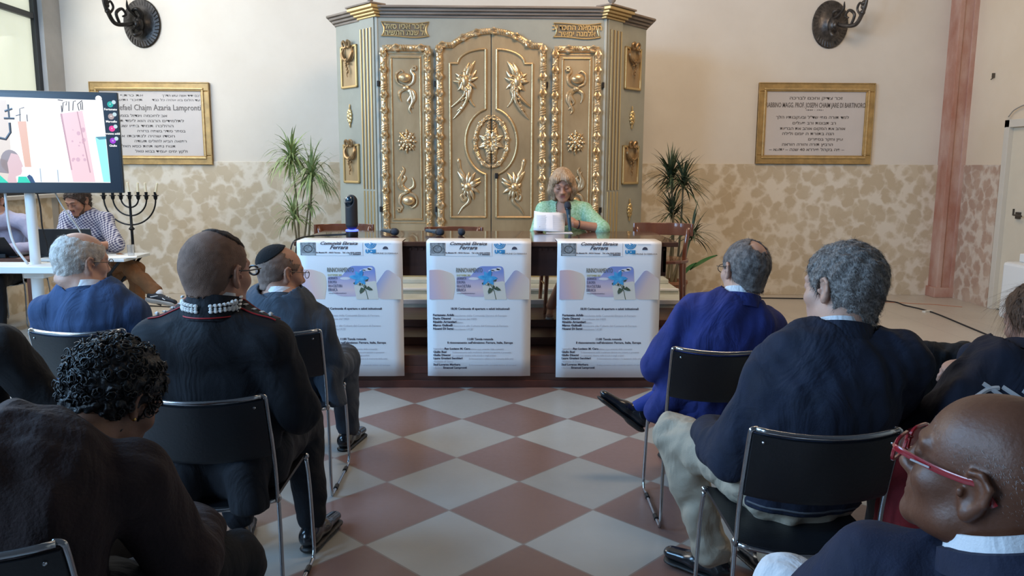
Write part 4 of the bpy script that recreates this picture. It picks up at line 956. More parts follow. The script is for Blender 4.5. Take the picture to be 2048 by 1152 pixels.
for k, (t, x0, x1) in enumerate((('אב לחכמה ויגדול בגמרא', -0.42, 0.18), ('לתלמידים הרבה הוא לימד תורה', -0.45, 0.37), ('ההלכה תמיד בפיו שגורה', -0.45, 0.245), ('בספר סודר בשפה ברורה', -0.17, 0.38), ('חסדו שהיה לנתיבתו אורה', -0.45, 0.255), ('רפואה הביא לחולים תעודה', -0.21, 0.386), ('תנוח נפשו תחת כסא האל', -0.36, 0.255), ('ולקץ ימים יעמיד בבוא גואל', -0.21, 0.39))):
    L_.append((rev(t), (x0+x1)/2, 0.087-k*0.0576, 0.040, (x1-x0,), 0, 'CENTER', 0.0003))
plaque(-3.99, 1.99, 1.36, 0.93, 0, 'gold framed grey inscription tablet partly hidden by the television', L_)
R_ = [(rev('זכר צדיק וחכם לברכה'), 0.0, 0.29, 0.046, (0.62,), 0, 'CENTER', 0.0006), ('RABBINO MAGG. PROF. JOSEPH CHAIM JARE DI BARTINORO', 0.0, 0.21, 0.078, (1.17,), 0, 'CENTER', 0.0008), ('1840 - 1921', -0.01, 0.156, 0.022, (0.2,), 0, 'CENTER', 0)]
for (t, c_, w_, z_) in (('למד תורה מפי שד"ל ובעקבותיו הלך', -0.03, 0.86, 0.072), ('רב תבונות ורב פעלים', -0.005, 0.51, 0.006), ('אוהב את המקום אוהב את הבריות', -0.02, 0.77, -0.057), ('הגה בתורת ה יומם ולילה', -0.07, 0.61, -0.116), ('עיין וחקר בספרים', 0.14, 0.41, -0.18), ('הרביץ תורה והורה הוראה', -0.07, 0.60, -0.24), ('– פה בקהל פיררא 04 שנה – יתעא –', -0.075, 0.89, -0.30)):
    R_.append((rev(t), c_, z_, 0.044, (w_,), 0, 'CENTER', 0.0006))
plaque(3.71, 2.03, 1.36, 0.93, 0, 'gold framed inscription tablet alone on the wall right of the ark', R_)

# ---- bronze wall sconces
M_BRZ = mat('black_bronze', (0.025, 0.023, 0.022), 0.35, 0.7, var=0.4, scale=20, bump=0.3, bscale=30); M_BRZ2 = mat('grey_bronze', (0.075, 0.066, 0.060), 0.4, 0.6, var=0.4, scale=20, bump=0.3, bscale=30)
def sconce(x, z, sg, label, mt):
    s_ = empty('wall_sconce', (x, WY, z), 0, label, 'sconce'); s_.rotation_euler = (0, 0, 0)
    RX = Matrix.Rotation(PI/2, 4, 'X')
    prof = [(0.205, 0.0), (0.21, 0.012), (0.20, 0.03), (0.15, 0.036), (0.10, 0.05), (0.075, 0.075), (0.045, 0.09), (0.0, 0.095)]
    k = MB(); k.lathe([(max(r, 0.001), h_) for r, h_ in prof], 32, Matrix.Diagonal((1, 1, 1.28, 1)) @ RX); k.build('back_plate', mt, s_, smooth=True)
    g = MB()
    for i in range(36): a = 2*PI*i/36; g.tube([(0.155*math.cos(a), -0.036, 0.155*1.28*math.sin(a)), (0.198*math.cos(a+0.08), -0.030, 0.198*1.28*math.sin(a+0.08))], [0.004, 0.009, 0.006], 5)
    g.build('gadrooned_rim', mt, s_, smooth=True)
    b = MB(); b.ball((0, -0.09, -0.02), (0.06, 0.07, 0.09), 14, 9); b.tube(catmull([(0.0, -0.08, -0.06), (0.03, -0.13, -0.12), (-0.02, -0.17, -0.15), (-0.05, -0.15, -0.10), (-0.02, -0.14, -0.07)], 5), [0.02, 0.03, 0.026, 0.018, 0.01], 8)
    b.tube(catmull([(0.02, -0.08, 0.02), (0.05, -0.13, 0.08), (0.02, -0.17, 0.13), (-0.03, -0.16, 0.11), (-0.02, -0.13, 0.07)], 5), [0.02, 0.025, 0.02, 0.012], 8); b.ball((0.0, -0.16, -0.03), (0.03, 0.025, 0.04), 10, 7)
    b.tube(catmull([(0, -0.1, 0.04), (sg*0.05, -0.22, 0.12), (sg*0.04, -0.27, 0.2)], 5), [0.014, 0.018, 0.006], 7)
    b.build('boss', mt, s_, smooth='all')
    a_ = MB(); cx = sg
    a_.tube(catmull([(cx*0.02, -0.10, 0.0), (cx*0.06, -0.24, -0.05), (cx*0.14, -0.36, -0.06), (cx*0.17, -0.45, 0.05), (cx*0.18, -0.50, 0.15), (cx*0.18, -0.50, 0.22)], 7), [0.018, 0.024, 0.022, 0.024, 0.018, 0.015], 10)
    a_.tube(catmull([(cx*0.12, -0.30, -0.05), (cx*0.13, -0.34, 0.05), (cx*0.10, -0.27, 0.11), (cx*0.08, -0.22, 0.06), (cx*0.10, -0.26, 0.03)], 6), [0.016, 0.018, 0.014, 0.010], 8)
    a_.tube(catmull([(cx*0.17, -0.42, 0.02), (cx*0.14, -0.38, 0.10), (cx*0.15, -0.42, 0.16), (cx*0.17, -0.46, 0.10)], 6), [0.012, 0.014, 0.008], 8)
    for q in (0.2, 0.55, 0.8): a_.ball((cx*0.17, -0.44-0.04*q, 0.02+0.16*q), 0.03, 9, 6)
    a_.build('arm', mt, s_, smooth='all')
    MB().lathe([(0.015, 0.20), (0.05, 0.225), (0.055, 0.24), (0.03, 0.25), (0.035, 0.30), (0.02, 0.31)], 16, c=(cx*0.18, -0.50, 0)).build('candle_cup', mat('copper_cup', (0.22, 0.10, 0.06), 0.35, 0.8), s_, smooth=True)
    return s_
sconce(-4.03, 3.10, -1, 'black bronze wall sconce above the tablet by the television', M_BRZ)
sconce(3.82, 3.15, 1, 'grey bronze wall sconce above the tablet right of the ark', M_BRZ2)

# ---- floor menorah with candles
mn = empty('floor_menorah', (-3.87, 8.35, 0), 0, 'tall black iron seven-branched menorah standing by the back wall', 'menorah')
M_IRON = mat('wrought_iron', (0.012, 0.013, 0.016), 0.45, 0.6, bump=0.2, bscale=50)
st = MB(); st.lathe([(0.016, 0.05), (0.016, 0.52), (0.03, 0.53), (0.035, 0.54), (0.016, 0.56), (0.014, 0.80), (0.014, 0.83), (0.028, 0.84), (0.03, 0.85), (0.014, 0.87), (0.012, 1.17), (0.022, 1.19)], 14)
st.build('stem', M_IRON, mn, smooth=True)
ft = MB()
for k in range(3): a = k*2*PI/3+0.5; ft.tube(catmull([(0, 0, 0.10), (0.10*math.cos(a), 0.10*math.sin(a), 0.09), (0.20*math.cos(a), 0.20*math.sin(a), 0.03), (0.24*math.cos(a), 0.24*math.sin(a), 0.012)], 4), 0.012, 8)
ft.build('foot', M_IRON, mn, smooth=True)
for R in (0.27, 0.175, 0.09):
    zc = 1.165
    MB().tube([(R*math.cos(a), 0, zc+R*1.02*math.sin(a)) for a in np.linspace(PI, 2*PI, 25)], 0.0085, 8).build('branch', M_IRON, mn, smooth=True)
M_WAX = mat('ivory_wax', (0.74, 0.68, 0.50), 0.4, sss=0.2)
cand = None; tilts = [0.10, -0.10, -0.05, -0.10, 0.03, -0.05, 0.22]
for i, x in enumerate((-0.27, -0.175, -0.09, 0, 0.09, 0.175, 0.27)):
    MB().lathe([(0.008, 1.15), (0.018, 1.165), (0.02, 1.19), (0.035, 1.195), (0.035, 1.2), (0.014, 1.205), (0.016, 1.235), (0.013, 1.235)], 14, c=(x, 0, 0)).build('candle_holder', M_IRON, mn, smooth=True)
    h_ = 0.125 if i != 3 else 0.13
    c_ = MB().lathe([(0.0125, 0), (0.012, h_-0.004), (0.008, h_)], 12).tube([(0, 0, h_), (0.001, 0, h_+0.008)], 0.0012, 5).build('candle', M_WAX, smooth=True)
    c_.location = (-3.87+x, 8.35, 1.206); c_.rotation_euler = (0, tilts[i], 0)
    tag(c_, ('outermost ivory candle on the television side of the menorah', 'second ivory candle from the television end of the menorah', 'ivory candle just left of the menorah centre', 'ivory candle on the centre stem of the menorah', 'ivory candle just right of the menorah centre', 'second ivory candle from the wall-side end of the menorah, nearly upright', 'strongly leaning ivory candle at the far right end of the menorah')[i], 'candle', 'candles on the menorah')

# ---- television on white stand
tv = empty('television', (-3.475, 5.93, 1.672), math.radians(12), 'large flat television on a white stand showing the reading woman', 'television')
MB().box(-0.645, 0.645, -0.018, 0.018, -0.372, 0.372).box(-0.35, 0.35, 0.018, 0.05, -0.25, 0.2).build('housing', M_BLK, tv, bevel=0.004)
def em(name, c, s=1.0): return mat(name, tuple(x*0.1 for x in c), 0.3, emit=c, estr=s*0.70)
MB().box(-0.63, 0.63, -0.0195, -0.018, -0.352, 0.352).build('screen', em('screen_navy', (0.006, 0.014, 0.032)), tv)
def scr(name, polys, m_, d):
    mb = MB()
    for p in polys: mb.prism([(.1257+.868*a, b) for a, b in p] if name.startswith('picture') else p, -0.0195-0.0006*d, -0.018)
    return mb.build(name, m_, tv)
R4 = lambda a, b, c, d_: [(a, c), (b, c), (b, d_), (a, d_)]
XR = 0.475
scr('picture_wall', [[(-0.55, -0.29), (XR+0.02, -0.295), (XR, 0.315), (0.36, 0.315), (-0.55, 0.325)]], em('screen_white', (1.0, 0.97, 0.92), 1.15), 1)
scr('picture_shade', [R4(-0.55, -0.26, -0.29, 0.30)], em('screen_cream', (0.74, 0.62, 0.52)), 2)
scr('picture_floorband', [[(-0.20, -0.29), (0.47, -0.29), (0.47, -0.20), (0.05, -0.19), (0.02, -0.10), (-0.10, -0.10), (-0.2, -0.19)]], em('screen_paleblue', (0.82, 0.88, 0.97), 1.1), 2)
scr('picture_pilaster', [[(0.14, 0.21), (0.315, 0.235), (0.375, -0.29), (0.20, -0.29)]], mat('screen_pink', (0.08, 0.05, 0.05), 0.3, emit=(0.86, 0.58, 0.62), estr=0.75), 3)
scr('picture_pilaster_edges', [[(0.14, 0.21), (0.155, 0.212), (0.20, -0.20), (0.19, -0.20)], [(0.27, 0.228), (0.278, 0.23), (0.345, -0.22), (0.335, -0.22)]], em('screen_dusty', (0.55, 0.33, 0.38)), 4)
rr = random.Random(4)
scr('picture_marble_marks', [[(x+0.03*s_*math.cos(a), z+0.03*s_*math.sin(a)) for a in np.linspace(0, 6.28, 8)[:-1]] for x, z, s_ in [(0.19+rr.uniform(0, 0.13), rr.uniform(-0.15, 0.15), rr.uniform(0.15, 0.6)) for _ in range(16)]], em('screen_dusty2', (0.70, 0.44, 0.52)), 4)
cap = MB(); 
for pts in ([(0.16, 0.225), (0.17, 0.29), (0.20, 0.30), (0.19, 0.27)], [(0.21, 0.23), (0.215, 0.30)], [(0.24, 0.235), (0.25, 0.30), (0.27, 0.305)], [(0.29, 0.235), (0.28, 0.28), (0.32, 0.31)], [(0.13, 0.31), (0.17, 0.305)], [(0.155, 0.22), (0.155, 0.27)], [(0.305, 0.24), (0.305, 0.29)], [(0.318, 0.24), (0.318, 0.30)], [(-0.17, 0.15), (-0.165, 0.24), (-0.13, 0.25)], [(-0.115, 0.15), (-0.115, 0.20)], [(-0.20, 0.19), (-0.16, 0.20)]): cap.tube([(.1257+.868*a, -0.0222, b) for a, b in pts], 0.0035, 5, flat=((0, 1, 0), 0.2))
cap.build('picture_capitals', em('screen_dark', (0.08, 0.07, 0.08)), tv)
scr('picture_far_pilaster', [[(-0.19, 0.15), (-0.125, 0.152), (-0.115, -0.18), (-0.165, -0.18)]], em('screen_orange', (0.78, 0.45, 0.32)), 3)
sc_ = MB(); sc_.tube([(-0.34, -0.0225, 0.03), (-0.29, -0.0225, 0.02), (-0.25, -0.0225, 0.07), (-0.25, -0.0225, 0.14)], 0.011, 6, flat=((0, 1, 0), 0.15)); sc_.tube([(-0.29, -0.0225, 0.17), (-0.21, -0.0225, 0.17)], 0.008, 5, flat=((0, 1, 0), 0.15)); sc_.tube([(-0.25, -0.0225, 0.17), (-0.25, -0.0225, 0.27)], 0.008, 5, flat=((0, 1, 0), 0.15)); sc_.tube([(-0.28, -0.0225, 0.22), (-0.22, -0.0225, 0.24)], 0.008, 5, flat=((0, 1, 0), 0.15)); sc_.v = [(.1257+.868*q[0], q[1], q[2]) for q in sc_.v]; sc_.build('picture_sconce', em('screen_black', (0.03, 0.03, 0.04)), tv)
scr('picture_ark_glow', [[(0.40, 0.04), (0.48, 0.05), (0.495, -0.29), (0.44, -0.29)]], em('screen_cyan', (0.35, 0.85, 0.95), 1.0), 3)
scr('picture_ark_cornice', [[(0.40, 0.045), (0.485, 0.05), (0.485, 0.03), (0.43, 0.025)]], em('screen_teal', (0.10, 0.30, 0.38)), 5)
hd = [(-0.27+0.075*math.cos(a)*(1 if a > 0 else 1), -0.14+0.085*math.sin(a)) for a in np.linspace(0, 2*PI, 20)[:-1]]
scr('picture_hair', [hd, [(-0.345, -0.12), (-0.26, -0.14), (-0.27, -0.23), (-0.37, -0.22)]], em('screen_hair', (0.30, 0.24, 0.24)), 5)
scr('picture_face', [[(-0.26, -0.08), (-0.21, -0.09), (-0.187, -0.145), (-0.178, -0.175), (-0.19, -0.185), (-0.188, -0.21), (-0.20, -0.235), (-0.24, -0.25), (-0.235, -0.295), (-0.31, -0.295), (-0.29, -0.22), (-0.295, -0.15)]], em('screen_skin', (0.72, 0.48, 0.48)), 6)
scr('picture_shirt', [[(-0.42, -0.225), (-0.36, -0.24), (-0.30, -0.295), (-0.42, -0.295)], [(-0.22, -0.25), (-0.16, -0.25), (-0.13, -0.295), (-0.23, -0.295)]], em('screen_green', (0.02, 0.62, 0.42)), 7)
scr('picture_microphone', [[(-0.155, -0.25), (-0.135, -0.235), (-0.115, -0.25), (-0.095, -0.295), (-0.13, -0.295)]], em('screen_mic', (0.02, 0.06, 0.16)), 8)
scr('picture_lines', [R4(-0.052, -0.046, -0.29, -0.19), R4(0.082, 0.088, -0.29, -0.20)], em('screen_line', (0.35, 0.42, 0.50)), 4)
scr('sidebar_knob', [[(0.515+0.022*math.cos(a), 0.325+0.022*math.sin(a)) for a in np.linspace(0, 6.28, 14)[:-1]]], em('screen_white', (1, 1, 1)), 6)
for k, (c, nm, t) in enumerate((((0.02, 0.40, 0.34), 'icon_teal', 'Fortunato'), ((0.42, 0.32, 0.30), 'icon_brown', 'Marcello'), ((0.85, 0.04, 0.30), 'icon_pink', 'yvonne addi'), ((0.36, 0.03, 0.60), 'icon_purple', 'Giulio'))):
    zc = 0.285-k*0.089
    scr('participant_icon', [[(0.592+0.021*math.cos(a), zc+0.022*math.sin(a)) for a in np.linspace(0, 6.28, 16)[:-1]]], em(nm, c), 3)
    scr('mute_icon', [[(0.617+0.014*math.cos(a), zc+0.016+0.015*math.sin(a)) for a in np.linspace(0, 6.28, 12)[:-1]]], em('screen_icon', (0.55, 0.70, 0.72)), 4)
    multi_text('participant_lettering', [(t, 0.592, zc-0.037, 0.022, 1.0, 0, 'CENTER', 0.0005), ('FMYG'[k], 0.592, zc, 0.016, 1, 0, 'CENTER', 0)], em('screen_white', (1, 1, 1)), tv, Matrix.Translation((0, -0.0222, 0)))
M_WHT = mat('white_painted_metal', (0.72, 0.74, 0.74), 0.35)
ts = empty('television_stand', (-3.52, 5.99, 0), 0, 'white pole stand with a shelf carrying the television', 'stand')
MB().lathe([(0.042, 0.02), (0.042, 0.66), (0.052, 0.67), (0.052, 0.72), (0.036, 0.73), (0.036, 1.6)], 20).build('pole', M_WHT, ts, smooth=True)
MB().box(-0.52, 0.40, -0.24, 0.12, 0.735, 0.762).box(-0.52, 0.40, -0.245, -0.235, 0.72, 0.77).build('shelf', M_WHT, ts, bevel=0.006)
MB().box(-0.06, 0.10, -0.08, 0.08, 0.66, 0.735).build('shelf_bracket', M_WHT, ts, bevel=0.01)
MB().box(-0.45, 0.45, -0.05, 0.05, 0.0, 0.035).box(-0.47, -0.38, -0.42, 0.32, 0.0, 0.04).box(0.30, 0.40, -0.42, 0.32, 0.0, 0.04).box(-0.2, 0.2, -0.30, 0.2, 0.0, 0.02).build('base', M_WHT, ts, bevel=0.008)
MB().box(-0.05, 0.05, -0.03, 0.02, 1.35, 1.95).build('mount_bracket', M_WHT, ts)
w1 = MB(); w1.tube(catmull([(-3.66, 5.92, 1.35), (-3.64, 5.90, 1.05), (-3.58, 5.86, 0.90), (-3.50, 5.86, 0.775)], 6), 0.009, 6)
tag(w1.build('white_cable', mat('white_cable', (0.6, 0.6, 0.6), 0.5), smooth='all'), 'white cable hanging beside the stand pole under the television', 'cable')
w1 = MB(); w1.tube(catmull([(-3.53, 6.08, 1.36), (-3.60, 6.25, 1.2), (-3.74, 6.5, 1.0), (-3.82, 6.68, 0.85), (-3.84, 6.72, 0.735)], 6), 0.006, 6)
tag(w1.build('black_cable', M_BLK2, smooth='all'), 'black cable hanging from the television to the desk', 'cable')
w1 = MB(); w1.tube(catmull([(-3.35, 6.0, 1.34), (-3.30, 6.02, 1.2), (-3.20, 6.04, 1.02), (-3.18, 6.05, 0.90), (-3.22, 6.0, 0.80), (-3.30, 5.95, 0.77)], 6), 0.006, 6)
tag(w1.build('grey_cable', mat('grey_cable', (0.45, 0.42, 0.38), 0.5), smooth='all'), 'thin grey cable hanging in front of the man in the checked shirt', 'cable')
# dark tall pole behind the television, beside the window
if 0:
  dp = empty('loudspeaker_pole', (-4.67, 8.25, 0), 0, 'tall black pole rising behind the television beside the window', 'pole')
if 0: MB().box(-0.055, 0.055, -0.02, 0.02, 0.03, 4.4).build('post', M_FRAME, dp, bevel=0.004)
if 0: MB().box(-0.25, 0.25, -0.2, 0.2, 0, 0.03).build('base_plate', M_FRAME, dp, bevel=0.004)

# ---- technicians' desk
M_DESK = mat('reddish_desk', (0.12, 0.05, 0.035), 0.4, var=0.2, scale=4)
dk = empty('technicians_desk', (-4.35, 6.95, 0), 0, 'reddish brown desk behind the television with two open laptops', 'table')
MB().box(-0.56, 0.42, -0.30, 0.35, 0.685, 0.725).build('table_top', M_DESK, dk, bevel=0.004)
for x, y in ((-0.51, -0.26), (0.37, -0.26), (-0.51, 0.30), (0.37, 0.30)): MB().cbox((x, y, 0.342), 0.05, 0.05, 0.686).build('leg', M_DESK, dk, bevel=0.003)
MB().box(-0.53, 0.39, -0.27, -0.25, 0.60, 0.685).build('apron', M_DESK, dk)
st = empty('small_side_table', (-3.52, 6.92, 0), 0, 'small white-topped table with dark folding legs beside the checked-shirt man', 'table')
MB().box(-0.38, 0.36, -0.28, 0.22, 0.70, 0.725).build('table_top', mat('white_laminate', (0.62, 0.66, 0.68), 0.35), st, bevel=0.004)
for y in (-0.24, 0.18):
    MB().tube([(-0.30, y, 0.70), (0.28, y, 0.0)], 0.013, 8).build('leg', M_IRON, st, smooth=True); MB().tube([(0.30, y, 0.70), (-0.28, y, 0.0)], 0.013, 8).build('leg', M_IRON, st, smooth=True)
    MB().tube([(0.20, y, 0.70), (0.33, y-0.0, 0.0)], 0.011, 8).build('leg', M_IRON, st, smooth=True)
def laptop(x, y, z, rz, w_, ang, label, facing=1):
    l = empty('laptop', (x, y, z), rz, label, 'laptop')
    MB().box(-w_/2, w_/2, -0.12, 0.12, 0, 0.018).build('base', M_BLK2, l, bevel=0.004)
    R = Matrix.Translation((0, -0.12, 0.018)) @ Matrix.Rotation(ang, 4, 'X')
    MB().box(-w_/2, w_/2, -0.008, 0.0, 0.0, 0.235, R).build('lid', M_BLK, l, bevel=0.004)
    MB().box(-w_/2+0.015, w_/2-0.015, 0.0, 0.001, 0.015, 0.22, R).build('screen', em('laptop_screen', (0.25, 0.30, 0.40), 0.6), l)
    MB().box(-w_/2+0.02, w_/2-0.02, -0.04, 0.09, 0.018, 0.021).build('keyboard', mat('key_black', (0.03, 0.03, 0.035), 0.5), l)
    return l
laptop(-3.72, 6.90, 0.725, 0.08, 0.46, 0.20, 'black laptop with its lid towards the audience before the checked shirt')
laptop(-4.28, 6.85, 0.725, 0.0, 0.36, 0.75, 'low black laptop on the desk before the man in lilac')
rt = empty('wireless_router', (-4.38, 6.72, 0.725), 0.1, 'small black router with two antennas at the desk edge', 'router')
MB().box(-0.22, 0.20, -0.06, 0.04, 0, 0.035).build('case', M_BLK2, rt, bevel=0.006)
for x in (-0.17, 0.0): MB().tube([(x, 0.04, 0.03), (x-0.03, 0.05, 0.23)], [0.009, 0.007], 8).build('antenna', M_BLK2, rt, smooth=True)
gl = MB().lathe([(0.026, 0), (0.030, 0.10), (0.0285, 0.10), (0.025, 0.005), (0.001, 0.004)], 16).build('plastic_cup', mat('clear_plastic', (0.9, 0.92, 0.95), 0.1, trans=0.9), smooth=True)
gl.location = (-3.20, 6.86, 0.725); tag(gl, 'clear plastic cup on the white-topped side table', 'cup')
pp = MB().box(-0.15, 0.15, -0.1, 0.1, 0, 0.004).build('paper_sheet', mat('paper_sheet', (0.8, 0.82, 0.82), 0.5)); pp.location = (-3.27, 6.76, 0.7265); pp.rotation_euler = (0, 0, 0.4); tag(pp, 'white paper sheet on the corner of the side table', 'paper')

# ---- radiator heater at right and small wall things
ht = empty('convector_heater', (4.95, 7.05, 0), 0.0, 'white box heater standing on the floor near the cream door', 'heater')
MB().box(-0.22, 0.28, -0.40, 0.15, 0.13, 0.66).build('casing', M_WHT, ht, bevel=0.03)
MB().box(-0.17, -0.05, -0.36, -0.2, 0.0, 0.14).box(0.05, 0.2, -0.36, -0.2, 0.0, 0.14).build('foot', mat('grey_metal', (0.42, 0.43, 0.45), 0.4), ht, bevel=0.005)
MB().box(-0.10, 0.28, -0.1, 0.10, 0.66, 0.74).build('control_box', M_WHT, ht, bevel=0.01)
hh = MB(); 
for k in range(4): hh.cbox((-0.05+0.0*k, -0.103, 0.675+0.016*k), 0.02, 0.004, 0.006)
hh.build('vent', M_BLK2, ht)
hk = MB().box(WRX+0.17, WRX+0.205, 8.70, 8.715, 2.50, 2.55).tube([(WRX+0.18, 8.70, 2.50), (WRX+0.15, 8.69, 2.48)], 0.006, 6).build('wall_hook', mat('old_iron', (0.12, 0.10, 0.08), 0.5, 0.5)); tag(hk, 'small iron hook on the pale wall above the dado beside the pilaster', 'hook')
cd = MB().tube(catmull([(WRX+0.165, 8.35, 2.06), (WRX+0.165, 8.25, 2.13), (WRX+0.165, 8.0, 2.18), (WRX+0.165, 7.7, 2.17)], 6), 0.006, 6).build('thin_wire', mat('grey_wire', (0.35, 0.32, 0.28), 0.6), smooth='all'); tag(cd, 'thin wire arching over the cream door frame', 'wire')
# ================================================================== audience chairs
M_CHR = mat('chrome_tube', (0.48, 0.50, 0.53), 0.2, 1.0); M_LEA = mat('black_leather', (0.008, 0.009, 0.012), 0.42, bump=0.08, bscale=90); M_PLG = mat('black_glide', (0.01, 0.01, 0.01), 0.5)
def make_chair(label):
    """origin on the floor under the seat centre, faces +y"""
    c = empty('stacking_chair', (0, 0, 0), 0, label, 'chair', 'black and chrome audience chairs')
    w2 = 0.205; ST = 0.43
    for sx in (-1, 1):
        x = sx*w2
        pts = catmull([(x, 0.20, ST-0.01), (x+sx*0.006, 0.215, 0.30), (x+sx*0.012, 0.225, 0.07)], 5) + catmull([(x+sx*0.012, 0.225, 0.04), (x+sx*0.012, 0.205, 0.012), (x+sx*0.012, 0.17, 0.010), (x+sx*0.012, -0.15, 0.010), (x+sx*0.012, -0.19, 0.014), (x+sx*0.012, -0.205, 0.05)], 4) + catmull([(x+sx*0.010, -0.20, 0.12), (x+sx*0.004, -0.18, 0.30), (x, -0.175, ST)], 5)
        f = MB().tube(pts, 0.0075, 8).build('leg_frame', M_CHR, c, smooth='all')
        for yy in (-0.10, 0.12): MB().tube([(x+sx*0.012, yy-0.02, 0.011), (x+sx*0.012, yy+0.02, 0.011)], 0.0108, 8).build('glide', M_PLG, f, smooth=True)
        MB().tube(catmull([(x, -0.185, ST-0.015), (x, -0.20, 0.55), (x, -0.245, 0.72), (x, -0.265, 0.785), (x-sx*0.004, -0.268, 0.797), (x-sx*0.02, -0.27, 0.80)], 5), 0.0075, 8).build('back_post', M_CHR, c, smooth='all')
        for yj in (-0.178, 0.198): MB().ball((x, yj, ST-0.004), 0.0125, 8, 6).build('joint', M_CHR, c, smooth=True)
    def bow(x, base, d): return base-d*(1-(x/w2)**2)
    n = 13; xs = [-w2+0.012+i*(2*w2-0.024)/(n-1) for i in range(n)]
    MB().tube([(x, bow(x, -0.27, 0.045), 0.80-0.012*(1-(x/w2)**2)) for x in xs], 0.0085, 8).build('back_rail', M_CHR, c, smooth='all')
    vs, fs = [], []; xs = [-w2+0.004+i*(2*w2-0.008)/(n-1) for i in range(n)]
    prof = [(-0.270, 0.789), (-0.262, 0.78), (-0.215, 0.60), (-0.208, 0.592), (-0.214, 0.585), (-0.226, 0.60), (-0.274, 0.775), (-0.277, 0.786)]
    for x in xs:
        for y, z in prof: vs.append((x, bow(x, y, 0.045), z-0.012*(1-(x/w2)**2)))
    k = len(prof); fs = [(i*k+j, i*k+(j+1) % k, (i+1)*k+(j+1) % k, (i+1)*k+j) for i in range(n-1) for j in range(k)] + [tuple(range(k-1, -1, -1)), tuple((n-1)*k+j for j in range(k))]
    bk = MB().add(vs, fs).build('backrest', M_LEA, c, smooth=True)
    rv = MB()
    for sx in (-1, 1): rv.ball((sx*0.175, -0.285, 0.765), 0.005, 7, 5)
    rv.build('rivet', M_CHR, bk, smooth=True)
    vs = []; m_ = 9
    ys = [-0.19+0.40*j/(m_-1) for j in range(m_)]
    for side in (0, 1):
        for y in ys:
            for x in xs:
                d = 0.022*(1-(x/w2)**2); back = 0.0 if y > -0.17 else 0.0
                vs.append((x, y-(0.03*(1-(x/w2)**2) if y < -0.18 else 0), ST+0.004-d-(0.012 if side else 0)))
    a = n*m_; fs = []
    for j in range(m_-1):
        for i in range(n-1): q = j*n+i; fs.append((q, q+1, q+n+1, q+n)); fs.append((a+q+n, a+q+n+1, a+q+1, a+q))
    for i in range(n-1): fs.append((i, a+i, a+i+1, i+1)); q = (m_-1)*n+i; fs.append((q+1, a+q+1, a+q, q))
    for j in range(m_-1): q = j*n; fs.append((q+n, a+q+n, a+q, q)); q += n-1; fs.append((q, a+q, a+q+n, q+n))
    MB().add(vs, fs).build('seat', M_LEA, c, smooth=True)
    MB().tube([(x, -0.192-0.03*(1-(x/w2)**2), ST-0.006-0.022*(1-(x/w2)**2)) for x in xs], 0.0075, 8).build('seat_rail', M_CHR, c, smooth='all')
    MB().tube([(x, 0.205, ST-0.008-0.012*(1-(x/w2)**2)) for x in xs], 0.0075, 8).build('seat_rail', M_CHR, c, smooth='all')
    return c
chair0 = make_chair('black chair under the white-haired man in the blue suit')
CHS = [(-1.825, 3.63, 0.0, None), (-0.925, 2.63, 0.0, 'black chair under the officer in dark uniform'), (-0.975, 3.62, 0.0, 'black chair under the man with the skullcap'),
       (-1.035, 1.66, 0.05, 'black chair in the near left corner under the curly-haired person'), (0.905, 3.28, -0.02, 'black chair under the bright blue suit'), (0.905, 2.31, -0.02, 'black chair under the man in cream trousers'),
       (1.62, 3.22, 0.0, 'black chair with a dark jacket draped over its back'), (1.02, 1.36, 0.0, 'black chair under the bald man with red glasses'), (-1.86, 2.55, 0.0, 'black chair under the dark-clothed person at the left edge'), (1.58, 2.28, 0.0, 'black chair under the long-haired person at the right edge'),
       (-4.15, 5.2, 2.6, 'black chair standing empty below the television shelf at the left edge')]
for i, (x, y, rz, lb) in enumerate(CHS):
    c = chair0 if i == 0 else clone(chair0)
    c.location = (x, y, 0); c.rotation_euler = (0, 0, rz)
    if lb: c['label'] = lb
tag(clone(chair0), 'black metal chair under the man in the checked shirt', 'chair').location = (-3.80, 7.42, 0)
bpy.context.view_layer.update()

# ================================================================== people
def skin(name, c, c2=None, rough=0.5):
    return mat(name, c, rough, col2=c2 or tuple(min(1, x*1.15) for x in c), scale=9, bump=0.06, bscale=160, sss=0.12)
SK1 = skin('fair_skin', (0.50, 0.28, 0.20), (0.56, 0.33, 0.25)); SK2 = skin('tanned_skin', (0.42, 0.21, 0.14), (0.48, 0.26, 0.18))
SK3 = mat('dark_brown_skin', (0.115, 0.040, 0.019), 0.46, col2=(0.15, 0.058, 0.030), scale=7, bump=0.10, bscale=130, sss=0.08, spec=0.6)
SK4 = skin('brown_skin', (0.20, 0.10, 0.065), (0.25, 0.13, 0.085))
LIP = mat('lips', (0.36, 0.12, 0.10), 0.4)
V3 = lambda *a: np.array(a, float)
def rotz(a): a = math.radians(a); return np.array([[math.cos(a), -math.sin(a), 0], [math.sin(a), math.cos(a), 0], [0, 0, 1]])
def rotx(a): a = math.radians(a); return np.array([[1, 0, 0], [0, math.cos(a), -math.sin(a)], [0, math.sin(a), math.cos(a)]])
def roty(a): a = math.radians(a); return np.array([[math.cos(a), 0, math.sin(a)], [0, 1, 0], [-math.sin(a), 0, math.cos(a)]])
